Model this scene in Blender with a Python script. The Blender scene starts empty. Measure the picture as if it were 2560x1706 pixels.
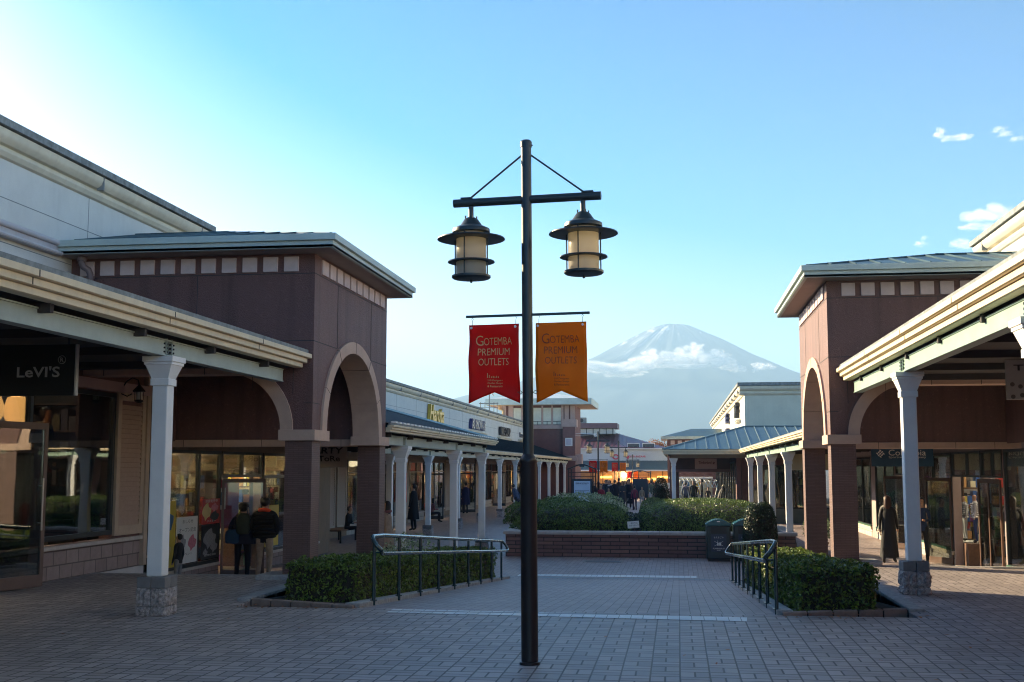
import bpy, bmesh, math, random
import numpy as np
from mathutils import Vector, Matrix, noise
random.seed(7); np.random.seed(7)
R = math.radians
scene = bpy.context.scene
C = scene.collection

# ------------------------------------------------------------------ camera, sky, sun, exposure
cam_d = bpy.data.cameras.new("camera"); cam = bpy.data.objects.new("camera", cam_d); C.objects.link(cam)
cam.location = (0, 0, 2.4); cam.rotation_euler = (R(96.17), 0, R(7.93))
cam_d.lens = 41.48; cam_d.sensor_width = 36; cam_d.clip_start = 0.1; cam_d.clip_end = 40000
scene.camera = cam
SUN_EL, SUN_AZ = 19.5, 61.0            # azimuth: degrees left of the street axis (+Y)
world = bpy.data.worlds.new("World"); scene.world = world; world.use_nodes = True
wn = world.node_tree; wn.nodes.clear()
sky = wn.nodes.new('ShaderNodeTexSky'); sky.sky_type = 'NISHITA'; sky.sun_disc = False
sky.sun_elevation = R(SUN_EL); sky.sun_rotation = R(-SUN_AZ)
sky.altitude = 400; sky.air_density = 1.0; sky.dust_density = 0.8; sky.ozone_density = 3.6
hs = wn.nodes.new('ShaderNodeHueSaturation'); hs.inputs['Saturation'].default_value = 1.5; hs.inputs['Hue'].default_value = 0.506
sr_ = wn.nodes.new('ShaderNodeMapRange'); sr_.inputs[1].default_value = 1.8; sr_.inputs[2].default_value = 5.2; sr_.inputs[3].default_value = 2.15; sr_.inputs[4].default_value = 0.75
bw = wn.nodes.new('ShaderNodeRGBToBW'); pw = wn.nodes.new('ShaderNodeMath'); pw.operation = 'POWER'; pw.inputs[1].default_value = 0.8
ml = wn.nodes.new('ShaderNodeMath'); ml.operation = 'MULTIPLY'; ml.inputs[1].default_value = 0.34
gam = wn.nodes.new('ShaderNodeVectorMath'); gam.operation = 'SCALE'
bg = wn.nodes.new('ShaderNodeBackground'); bg.inputs['Strength'].default_value = 0.060
wo = wn.nodes.new('ShaderNodeOutputWorld')
wn.links.new(sky.outputs[0], hs.inputs['Color']); wn.links.new(hs.outputs[0], gam.inputs[0]); wn.links.new(sky.outputs[0], bw.inputs[0]); wn.links.new(bw.outputs[0], pw.inputs[0]); wn.links.new(bw.outputs[0], sr_.inputs[0]); wn.links.new(sr_.outputs[0], hs.inputs['Saturation']); wn.links.new(pw.outputs[0], ml.inputs[0]); wn.links.new(ml.outputs[0], gam.inputs['Scale']); wn.links.new(gam.outputs[0], bg.inputs[0]); wn.links.new(bg.outputs[0], wo.inputs[0])
sd = bpy.data.lights.new("sun", 'SUN'); sd.energy = 3.6; sd.angle = R(0.55); sd.color = (1.0, 0.80, 0.50)
so = bpy.data.objects.new("sun", sd); C.objects.link(so)
SDIR = Vector((-math.sin(R(SUN_AZ))*math.cos(R(SUN_EL)), math.cos(R(SUN_AZ))*math.cos(R(SUN_EL)), math.sin(R(SUN_EL))))
so.rotation_euler = SDIR.to_track_quat('Z', 'Y').to_euler(); so.location = (-30, 20, 30)
scene.view_settings.view_transform = 'Standard'; scene.view_settings.look = 'None'
scene.view_settings.exposure = 2.65; scene.view_settings.gamma = 1.0; scene.view_settings.use_curve_mapping = False
scene.render.engine = 'CYCLES'
cy = scene.cycles; cy.filter_width = 1.1; cy.use_denoising = True; cy.max_bounces = 7; cy.diffuse_bounces = 3; cy.glossy_bounces = 3
cy.transmission_bounces = 4; cy.transparent_max_bounces = 40; cy.volume_bounces = 0; cy.caustics_reflective = False; cy.caustics_refractive = False

# ------------------------------------------------------------------ materials
MATS = {}
def nodes(name):
    m = bpy.data.materials.new(name); m.use_nodes = True; nt = m.node_tree
    return m, nt, nt.nodes['Principled BSDF']
def N(nt, t, **kw):
    n = nt.nodes.new(t)
    for k, v in kw.items():
        if k in n.inputs: n.inputs[k].default_value = v
        else: setattr(n, k, v)
    return n
def L(nt, a, b): nt.links.new(a, b)
def vmath(nt, op, a, b=None, c=None):
    n = nt.nodes.new('ShaderNodeMath'); n.operation = op
    for i, v in enumerate((a, b, c)):
        if v is None: continue
        if isinstance(v, (int, float)): n.inputs[i].default_value = v
        else: nt.links.new(v, n.inputs[i])
    return n.outputs[0]
def mixc(nt, f, a, b, mode='MIX'):
    n = nt.nodes.new('ShaderNodeMix'); n.data_type = 'RGBA'; n.blend_type = mode
    for i, v in ((0, f), (6, a), (7, b)):
        if hasattr(v, 'links'): nt.links.new(v, n.inputs[i])
        elif i == 0: n.inputs[0].default_value = v
        else: n.inputs[i].default_value = (v[0], v[1], v[2], 1)
    return n.outputs[2]
def wallvec(nt):
    """(run along the wall, height) whichever way the wall faces"""
    tc = nt.nodes.new('ShaderNodeTexCoord'); s = nt.nodes.new('ShaderNodeSeparateXYZ'); L(nt, tc.outputs['Object'], s.inputs[0])
    g = nt.nodes.new('ShaderNodeNewGeometry'); sn = nt.nodes.new('ShaderNodeSeparateXYZ'); L(nt, g.outputs['Normal'], sn.inputs[0])
    ax = vmath(nt, 'GREATER_THAN', vmath(nt, 'ABSOLUTE', sn.outputs[0]), 0.6)
    u = vmath(nt, 'ADD', vmath(nt, 'MULTIPLY', s.outputs[0], vmath(nt, 'SUBTRACT', 1.0, ax)), vmath(nt, 'MULTIPLY', s.outputs[1], ax))
    c = nt.nodes.new('ShaderNodeCombineXYZ'); L(nt, u, c.inputs[0]); L(nt, s.outputs[2], c.inputs[1])
    return c.outputs[0], tc.outputs['Object']
def pm(name, col, rough=.6, var=.18, scale=3., bump=.15, bscale=60., metal=0., spec=.5, streak=0.0, coat=0.0, bdist=.01, trans=0.0):
    if name in MATS: return MATS[name]
    m, nt, p = nodes(name)
    tc = nt.nodes.new('ShaderNodeTexCoord')
    nz = N(nt, 'ShaderNodeTexNoise', Scale=scale, Detail=6.0, Roughness=.65); L(nt, tc.outputs['Object'], nz.inputs['Vector'])
    f = nz.outputs['Fac']
    dark = tuple(c*(1-var) for c in col); lite = tuple(min(1, c*(1+var)) for c in col)
    cr = nt.nodes.new('ShaderNodeValToRGB'); cr.color_ramp.elements[0].position = .3; cr.color_ramp.elements[1].position = .7
    cr.color_ramp.elements[0].color = (*dark, 1); cr.color_ramp.elements[1].color = (*lite, 1); L(nt, f, cr.inputs[0])
    out = cr.outputs[0]
    if streak:
        mp = N(nt, 'ShaderNodeMapping'); mp.inputs['Scale'].default_value = (9, 9, .6); L(nt, tc.outputs['Object'], mp.inputs[0])
        n2 = N(nt, 'ShaderNodeTexNoise', Scale=1.0, Detail=4.0); L(nt, mp.outputs[0], n2.inputs['Vector'])
        r2 = nt.nodes.new('ShaderNodeMapRange'); r2.inputs[1].default_value = .5; r2.inputs[2].default_value = .8; r2.inputs[4].default_value = streak; L(nt, n2.outputs[0], r2.inputs[0])
        out = mixc(nt, r2.outputs[0], out, tuple(c*.45 for c in col))
    L(nt, out, p.inputs['Base Color'])
    rr = nt.nodes.new('ShaderNodeMapRange'); rr.inputs[3].default_value = max(.02, rough-.1); rr.inputs[4].default_value = min(1, rough+.12); L(nt, f, rr.inputs[0]); L(nt, rr.outputs[0], p.inputs['Roughness'])
    p.inputs['Metallic'].default_value = metal; p.inputs['Specular IOR Level'].default_value = spec
    if coat: p.inputs['Coat Weight'].default_value = coat; p.inputs['Coat Roughness'].default_value = .15
    if bump:
        nb = N(nt, 'ShaderNodeTexNoise', Scale=bscale, Detail=3.0); L(nt, tc.outputs['Object'], nb.inputs['Vector'])
        b = N(nt, 'ShaderNodeBump', Strength=bump, Distance=bdist); L(nt, nb.outputs[0], b.inputs['Height']); L(nt, b.outputs[0], p.inputs['Normal'])
    MATS[name] = m; return m
def emit(name, col, s):
    if name in MATS: return MATS[name]
    m, nt, p = nodes(name); p.inputs['Base Color'].default_value = (*col, 1)
    p.inputs['Emission Color'].default_value = (*col, 1); p.inputs['Emission Strength'].default_value = s
    MATS[name] = m; return m

stucco = None
def roughcast(name, col, glint):
    m, nt, p = nodes(name)
    tc = nt.nodes.new('ShaderNodeTexCoord')
    v = N(nt, 'ShaderNodeTexVoronoi', Scale=60.0); L(nt, tc.outputs['Object'], v.inputs['Vector'])
    n1 = N(nt, 'ShaderNodeTexNoise', Scale=15.0, Detail=6.0, Roughness=.8); L(nt, tc.outputs['Object'], n1.inputs['Vector'])
    n2 = N(nt, 'ShaderNodeTexNoise', Scale=1.3, Detail=5.0); L(nt, tc.outputs['Object'], n2.inputs['Vector'])
    c1 = mixc(nt, n2.outputs[0], tuple(c*.8 for c in col), tuple(c*1.2 for c in col))
    r = nt.nodes.new('ShaderNodeMapRange'); r.inputs[1].default_value = .57; r.inputs[2].default_value = .66; r.inputs[4].default_value = glint; L(nt, n1.outputs[0], r.inputs[0])  # sparkle of the glossy aggregate, painted into the colour as lighter specks
    c2 = mixc(nt, r.outputs[0], c1, tuple(min(1, c*2.1+.05) for c in col))
    mp = N(nt, 'ShaderNodeMapping'); mp.inputs['Scale'].default_value = (5, 5, .35); L(nt, tc.outputs['Object'], mp.inputs[0])
    n3 = N(nt, 'ShaderNodeTexNoise', Scale=1.0, Detail=5.0); L(nt, mp.outputs[0], n3.inputs['Vector'])
    r3 = nt.nodes.new('ShaderNodeMapRange'); r3.inputs[1].default_value = .48; r3.inputs[2].default_value = .72; r3.inputs[4].default_value = .6; L(nt, n3.outputs[0], r3.inputs[0])
    L(nt, mixc(nt, r3.outputs[0], c2, tuple(c*.5 for c in col)), p.inputs['Base Color'])
    p.inputs['Roughness'].default_value = .62; p.inputs['Specular IOR Level'].default_value = .6
    h = vmath(nt, 'ADD', n1.outputs[0], vmath(nt, 'MULTIPLY', v.outputs['Distance'], .6))
    b = N(nt, 'ShaderNodeBump', Strength=.55, Distance=.02); L(nt, h, b.inputs['Height']); L(nt, b.outputs[0], p.inputs['Normal'])
    MATS[name] = m; return m
brown = roughcast('brown_roughcast', (.155, .073, .062), .42)
ribbed = None
def mk_ribbed():
    m, nt, p = nodes('brown_ribbed_block')
    uv, oc = wallvec(nt)
    br = N(nt, 'ShaderNodeTexBrick', Scale=1.0); br.inputs['Brick Width'].default_value = .16; br.inputs['Row Height'].default_value = .028; br.inputs['Mortar Size'].default_value = .005
    br.inputs['Color1'].default_value = (.145, .082, .068, 1); br.inputs['Color2'].default_value = (.18, .105, .088, 1); br.inputs['Mortar'].default_value = (.115, .065, .055, 1)
    L(nt, uv, br.inputs['Vector']); L(nt, br.outputs[0], p.inputs['Base Color']); p.inputs['Roughness'].default_value = .6
    nb = N(nt, 'ShaderNodeTexNoise', Scale=70.0, Detail=4.0); L(nt, oc, nb.inputs['Vector'])
    h = vmath(nt, 'ADD', vmath(nt, 'MULTIPLY', br.outputs['Fac'], -.8), nb.outputs[0])
    b = N(nt, 'ShaderNodeBump', Strength=.5, Distance=.012); L(nt, h, b.inputs['Height']); L(nt, b.outputs[0], p.inputs['Normal'])
    MATS['rib'] = m; return m
ribbed = mk_ribbed()
def mk_bricks(name, c1, c2, mortar, w, h, ms=.012, bump=.5, offset=.5):
    m, nt, p = nodes(name)
    uv, oc = wallvec(nt)
    br = N(nt, 'ShaderNodeTexBrick', Scale=1.0); br.inputs['Brick Width'].default_value = w; br.inputs['Row Height'].default_value = h; br.inputs['Mortar Size'].default_value = ms
    br.offset = offset
    br.inputs['Color1'].default_value = (*c1, 1); br.inputs['Color2'].default_value = (*c2, 1); br.inputs['Mortar'].default_value = (*mortar, 1)
    L(nt, uv, br.inputs['Vector'])
    n2 = N(nt, 'ShaderNodeTexNoise', Scale=9.0, Detail=6.0, Roughness=.7); L(nt, oc, n2.inputs['Vector'])
    c = mixc(nt, .55, br.outputs[0], mixc(nt, n2.outputs[0], (.25, .25, .25), (.8, .8, .8)), 'OVERLAY')
    L(nt, c, p.inputs['Base Color']); p.inputs['Roughness'].default_value = .8
    nb = N(nt, 'ShaderNodeTexNoise', Scale=45.0, Detail=5.0); L(nt, oc, nb.inputs['Vector'])
    hh = vmath(nt, 'ADD', vmath(nt, 'MULTIPLY', br.outputs['Fac'], -1.0), vmath(nt, 'MULTIPLY', nb.outputs[0], .6))
    b = N(nt, 'ShaderNodeBump', Strength=bump, Distance=.015); L(nt, hh, b.inputs['Height']); L(nt, b.outputs[0], p.inputs['Normal'])
    MATS[name] = m; return m
redbrick = mk_bricks('planter_brick', (.19, .105, .095), (.26, .15, .13), (.06, .045, .045), .52, .105)
blocks = mk_bricks('plinth_block', (.27, .20, .19), (.34, .26, .24), (.14, .11, .10), .36, .205, .01)
palebl = mk_bricks('pale_plinth_block', (.42, .37, .31), (.50, .44, .37), (.2, .17, .15), .40, .18, .01)
def mk_paver(name, c1, c2, joint, cell=.2, weave=True, scale_y=1.0):
    m, nt, p = nodes(name)
    tc = nt.nodes.new('ShaderNodeTexCoord'); s = nt.nodes.new('ShaderNodeSeparateXYZ'); L(nt, tc.outputs['Object'], s.inputs[0])
    u = vmath(nt, 'DIVIDE', s.outputs[0], cell); v = vmath(nt, 'DIVIDE', s.outputs[1], cell*scale_y)
    fu = vmath(nt, 'FLOOR', u); fv = vmath(nt, 'FLOOR', v)
    cu = vmath(nt, 'SUBTRACT', u, fu); cv = vmath(nt, 'SUBTRACT', v, fv)
    par = vmath(nt, 'FLOORED_MODULO', vmath(nt, 'ADD', fu, fv), 2.0)
    par = vmath(nt, 'GREATER_THAN', par, .5)
    w = vmath(nt, 'ADD', vmath(nt, 'MULTIPLY', par, cu), vmath(nt, 'MULTIPLY', vmath(nt, 'SUBTRACT', 1.0, par), cv))
    eu = vmath(nt, 'MINIMUM', cu, vmath(nt, 'SUBTRACT', 1.0, cu)); ev = vmath(nt, 'MINIMUM', cv, vmath(nt, 'SUBTRACT', 1.0, cv))
    ew = vmath(nt, 'ABSOLUTE', vmath(nt, 'SUBTRACT', w, .5))
    e = vmath(nt, 'MINIMUM', vmath(nt, 'MULTIPLY', eu, .85), vmath(nt, 'MULTIPLY', ev, .55))
    if weave: e = vmath(nt, 'MINIMUM', e, vmath(nt, 'MULTIPLY', ew, .75))
    jm = nt.nodes.new('ShaderNodeMapRange'); jm.inputs[1].default_value = .016; jm.inputs[2].default_value = .034; L(nt, e, jm.inputs[0])   # 0 in the joint
    half = vmath(nt, 'GREATER_THAN', w, .5)
    cb = nt.nodes.new('ShaderNodeCombineXYZ'); L(nt, fu, cb.inputs[0]); L(nt, fv, cb.inputs[1])
    if weave: L(nt, half, cb.inputs[2])
    wnz = nt.nodes.new('ShaderNodeTexWhiteNoise'); L(nt, cb.outputs[0], wnz.inputs['Vector'])
    big = N(nt, 'ShaderNodeTexNoise', Scale=.7, Detail=5.0, Roughness=.6); L(nt, tc.outputs['Object'], big.inputs['Vector'])
    fine = N(nt, 'ShaderNodeTexNoise', Scale=160.0, Detail=2.0); L(nt, tc.outputs['Object'], fine.inputs['Vector'])
    f = vmath(nt, 'ADD', vmath(nt, 'MULTIPLY', wnz.outputs['Value'], .65), vmath(nt, 'SUBTRACT', vmath(nt, 'MULTIPLY', big.outputs[0], 1.1), .35))
    col = mixc(nt, f, c1, c2)
    col = mixc(nt, .4, col, mixc(nt, fine.outputs[0], (.2, .2, .2), (.8, .8, .8)), 'OVERLAY')
    # dark blotches of old gum and damp
    sp = N(nt, 'ShaderNodeTexNoise', Scale=5.0, Detail=3.0); L(nt, tc.outputs['Object'], sp.inputs['Vector'])
    sr = nt.nodes.new('ShaderNodeMapRange'); sr.inputs[1].default_value = .62; sr.inputs[2].default_value = .75; sr.inputs[4].default_value = .35; L(nt, sp.outputs[0], sr.inputs[0])
    col = mixc(nt, sr.outputs[0], col, tuple(c*.6 for c in c1))
    gv = N(nt, 'ShaderNodeTexVoronoi', Scale=1.7); L(nt, tc.outputs['Object'], gv.inputs['Vector'])
    gs = nt.nodes.new('ShaderNodeMapRange'); gs.inputs[1].default_value = .045; gs.inputs[2].default_value = .03; gs.inputs[4].default_value = .45; L(nt, gv.outputs['Distance'], gs.inputs[0])
    col = mixc(nt, gs.outputs[0], col, tuple(c*.35 for c in c1))
    col = mixc(nt, jm.outputs[0], joint, col); L(nt, col, p.inputs['Base Color'])
    rg = nt.nodes.new('ShaderNodeMapRange'); rg.inputs[3].default_value = .42; rg.inputs[4].default_value = .7; L(nt, big.outputs[0], rg.inputs[0]); L(nt, rg.outputs[0], p.inputs['Roughness'])
    p.inputs['Specular IOR Level'].default_value = .45
    h = vmath(nt, 'ADD', vmath(nt, 'ADD', jm.outputs[0], vmath(nt, 'MULTIPLY', fine.outputs[0], .25)), vmath(nt, 'MULTIPLY', wnz.outputs['Value'], .25))
    b = N(nt, 'ShaderNodeBump', Strength=.5, Distance=.006); L(nt, h, b.inputs['Height']); L(nt, b.outputs[0], p.inputs['Normal'])
    MATS[name] = m; return m
paver = mk_paver('grey_weave_paving', (.25, .215, .205), (.45, .385, .365), (.085, .072, .068), .23)
paver2 = mk_paver('small_block_paving', (.28, .225, .22), (.42, .345, .335), (.08, .065, .06), .12, False, 2.0)
def mk_ground():
    m = mk_paver('mall_paving', (.27, .215, .21), (.42, .335, .325), (.08, .062, .06), .11, False, 2.0); return m
mall_mat = mk_ground()
granite_blocks = mk_paver('pale_granite_setts', (.62, .62, .62), (.82, .82, .82), (.2, .2, .2), .13, False, 6)
white_p = pm('pale_wall_panel', (.64, .65, .62), .75, .08, 1.2, .25, 90, streak=.10)
cream = pm('cream_gutter', (.68, .56, .37), .5, .10, 1.5, .05, 30, streak=.25)
cream2 = pm('cream_cornice', (.66, .62, .50), .55, .10, 1.5, .05, 30, streak=.18)
coping_m = pm('dark_coping', (.20, .22, .22), .7, .45, 6, .2, 40, streak=.6)
tan = pm('tan_trim', (.52, .36, .275), .75, .10, 4, .25, 120)
frieze_m = pm('pink_frieze_panel', (.60, .48, .46), .8, .08, 8, .3, 150)
fascia = pm('grey_green_fascia', (.44, .52, .49), .5, .10, 2, .05, 30, streak=.12)
soffit = pm('brown_soffit', (.33, .27, .24), .7, .1, 3, .05)
teal = pm('teal_metal_roof', (.055, .10, .115), .36, .2, 1.0, .04, 3, metal=.35, spec=.35)
tealflat = pm('slate_tile_roof', (.035, .045, .05), .85, .25, 5, .4, 40, spec=.12)
beam_m = pm('grey_green_beam', (.36, .42, .38), .5, .12, 3, .05, streak=.12)
beam_g = pm('sage_green_beam', (.27, .38, .31), .45, .12, 3, .05, streak=.1)
colm = pm('white_column_paint', (.78, .77, .75), .55, .06, 3, .1, 120, streak=.08)
rockm = pm('rock_faced_stone', (.40, .35, .33), .85, .55, 26, 1.0, 50, bdist=.03)
smoothst = pm('smooth_grey_stone', (.19, .18, .175), .7, .15, 10, .2)
kerb_m = pm('granite_kerb', (.34, .33, .32), .8, .3, 14, .6, 70)
soil = pm('dark_soil', (.028, .022, .018), .95, .4, 12, .8, 40)
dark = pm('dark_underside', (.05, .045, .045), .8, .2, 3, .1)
black = pm('black_frame', (.018, .018, .020), .35, .2, 3, .02)
bfr = pm('bronze_frame', (.14, .09, .075), .4, .15, 3, .05)
lampm = pm('dark_green_lamp_paint', (.028, .042, .050), .38, .25, 5, .06, 80, metal=.2)
polem = pm('dark_bronze_pole', (.022, .018, .020), .35, .3, 2, .05, 60, metal=.2, streak=.2)
railm = pm('dark_teal_rail_paint', (.02, .045, .05), .25, .2, 4, .05, 60, coat=.6)
pipe_m = pm('brown_downpipe', (.17, .12, .115), .5, .1, 4, .1)
rackmetal = pm('steel_rack', (.5, .5, .52), .3, .1, 5, 0, metal=.9)
binm = pm('dark_green_bin', (.018, .035, .038), .3, .2, 4, .05, 60, coat=.4)
binlid = pm('teal_bin_lid', (.02, .12, .15), .2, .2, 4, .05, coat=.7)
whitepaint = pm('white_print', (.78, .78, .76), .6, .05, 10, 0)
cardboard = pm('white_plinth_box', (.62, .60, .58), .7, .05, 3, 0)
wood = pm('brown_wood', (.12, .06, .035), .5, .3, 12, .2)
def mk_louver():
    m, nt, p = nodes('tan_louvre_board')
    uv, oc = wallvec(nt); s = nt.nodes.new('ShaderNodeSeparateXYZ'); L(nt, uv, s.inputs[0])
    n2 = N(nt, 'ShaderNodeTexNoise', Scale=14.0, Detail=6.0); L(nt, oc, n2.inputs['Vector'])
    L(nt, mixc(nt, n2.outputs[0], (.36, .25, .19), (.46, .33, .25)), p.inputs['Base Color']); p.inputs['Roughness'].default_value = .65
    MATS['louver'] = m; return m
louver = mk_louver()
tanframe = pm('tan_timber', (.46, .35, .26), .6, .1, 6, .1)
def mk_glass():
    m, nt, p = nodes('shop_glass'); nt.nodes.remove(p)
    t = N(nt, 'ShaderNodeBsdfTransparent'); t.inputs[0].default_value = (.80, .84, .83, 1)
    g = N(nt, 'ShaderNodeBsdfGlossy', Roughness=.015)
    lw = N(nt, 'ShaderNodeLayerWeight', Blend=.40)
    r = nt.nodes.new('ShaderNodeMapRange'); r.inputs[3].default_value = .05; r.inputs[4].default_value = .8; L(nt, lw.outputs['Fresnel'], r.inputs[0])
    mx = nt.nodes.new('ShaderNodeMixShader'); L(nt, r.outputs[0], mx.inputs[0]); L(nt, t.outputs[0], mx.inputs[1]); L(nt, g.outputs[0], mx.inputs[2])
    nb = N(nt, 'ShaderNodeTexNoise', Scale=.9, Detail=1.0); tc = nt.nodes.new('ShaderNodeTexCoord'); L(nt, tc.outputs['Object'], nb.inputs['Vector'])
    b = N(nt, 'ShaderNodeBump', Strength=.06, Distance=.05); L(nt, nb.outputs[0], b.inputs['Height']); L(nt, b.outputs[0], g.inputs['Normal'])
    L(nt, mx.outputs[0], nt.nodes['Material Output'].inputs[0]); MATS['glass'] = m; return m
glass = mk_glass()
def mk_goods(name, cols, em=0.0):
    m, nt, p = nodes(name)
    g = nt.nodes.new('ShaderNodeNewGeometry'); cr = nt.nodes.new('ShaderNodeValToRGB'); cr.color_ramp.interpolation = 'CONSTANT'
    e = cr.color_ramp.elements
    while len(e) < len(cols): e.new(.5)
    for i, c in enumerate(cols): e[i].position = i/len(cols); e[i].color = (*c, 1)
    L(nt, g.outputs['Random Per Island'], cr.inputs[0]); L(nt, cr.outputs[0], p.inputs['Base Color']); p.inputs['Roughness'].default_value = .5
    MATS[name] = m; return m
goods_mix = mk_goods('mixed_goods', [(.5, .42, .3), (.45, .05, .04), (.04, .12, .4), (.6, .5, .1), (.7, .68, .62), (.05, .05, .06), (.1, .3, .2), (.55, .3, .12), (.3, .1, .3), (.75, .7, .5), (.15, .15, .2)])
goods_dark = mk_goods('dark_garments', [(.03, .03, .035), (.06, .05, .07), (.12, .10, .10), (.25, .22, .2), (.05, .07, .12), (.3, .06, .05), (.02, .02, .02), (.16, .12, .06), (.4, .4, .42)])
goods_warm = mk_goods('warm_goods', [(.6, .35, .12), (.7, .55, .3), (.45, .1, .06), (.2, .12, .08), (.8, .7, .5), (.5, .3, .2), (.1, .06, .05)])
def mk_leaf(name, cols, trans=.25, rough=.45):
    m, nt, p = nodes(name)
    g = nt.nodes.new('ShaderNodeNewGeometry'); cr = nt.nodes.new('ShaderNodeValToRGB'); e = cr.color_ramp.elements
    while len(e) < len(cols): e.new(.5)
    for i, c in enumerate(cols): e[i].position = i/(len(cols)-1); e[i].color = (*c, 1)
    tc = nt.nodes.new('ShaderNodeTexCoord'); n2 = N(nt, 'ShaderNodeTexNoise', Scale=1.6, Detail=3.0); L(nt, tc.outputs['Object'], n2.inputs['Vector'])
    f = vmath(nt, 'ADD', vmath(nt, 'MULTIPLY', g.outputs['Random Per Island'], .7), vmath(nt, 'SUBTRACT', vmath(nt, 'MULTIPLY', n2.outputs[0], .8), .22))
    L(nt, f, cr.inputs[0]); L(nt, cr.outputs[0], p.inputs['Base Color']); p.inputs['Roughness'].default_value = rough
    tb = N(nt, 'ShaderNodeBsdfTranslucent'); L(nt, cr.outputs[0], tb.inputs[0])
    mx = nt.nodes.new('ShaderNodeMixShader'); mx.inputs[0].default_value = trans; L(nt, p.outputs[0], mx.inputs[1]); L(nt, tb.outputs[0], mx.inputs[2])
    L(nt, mx.outputs[0], nt.nodes['Material Output'].inputs[0]); MATS[name] = m; return m
leaf_a = mk_leaf('box_hedge_leaf', [(.05, .055, .02), (.09, .12, .03), (.15, .22, .035), (.24, .33, .05)])
leaf_b = mk_leaf('holly_hedge_leaf', [(.04, .055, .02), (.08, .115, .03), (.13, .20, .04), (.22, .29, .07)])
leaf_c = mk_leaf('dark_yew_leaf', [(.012, .022, .012), (.022, .038, .018), (.03, .055, .022), (.045, .075, .03)])
leaf_d = mk_leaf('variegated_leaf', [(.08, .12, .05), (.2, .28, .12), (.45, .5, .3), (.6, .62, .45)])
leaf_e = mk_leaf('autumn_leaf', [(.12, .03, .012), (.28, .08, .02), (.4, .16, .04), (.25, .12, .06)])
twig = pm('dark_twigs', (.035, .028, .02), .9, .4, 20, .5, 40)

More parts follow.
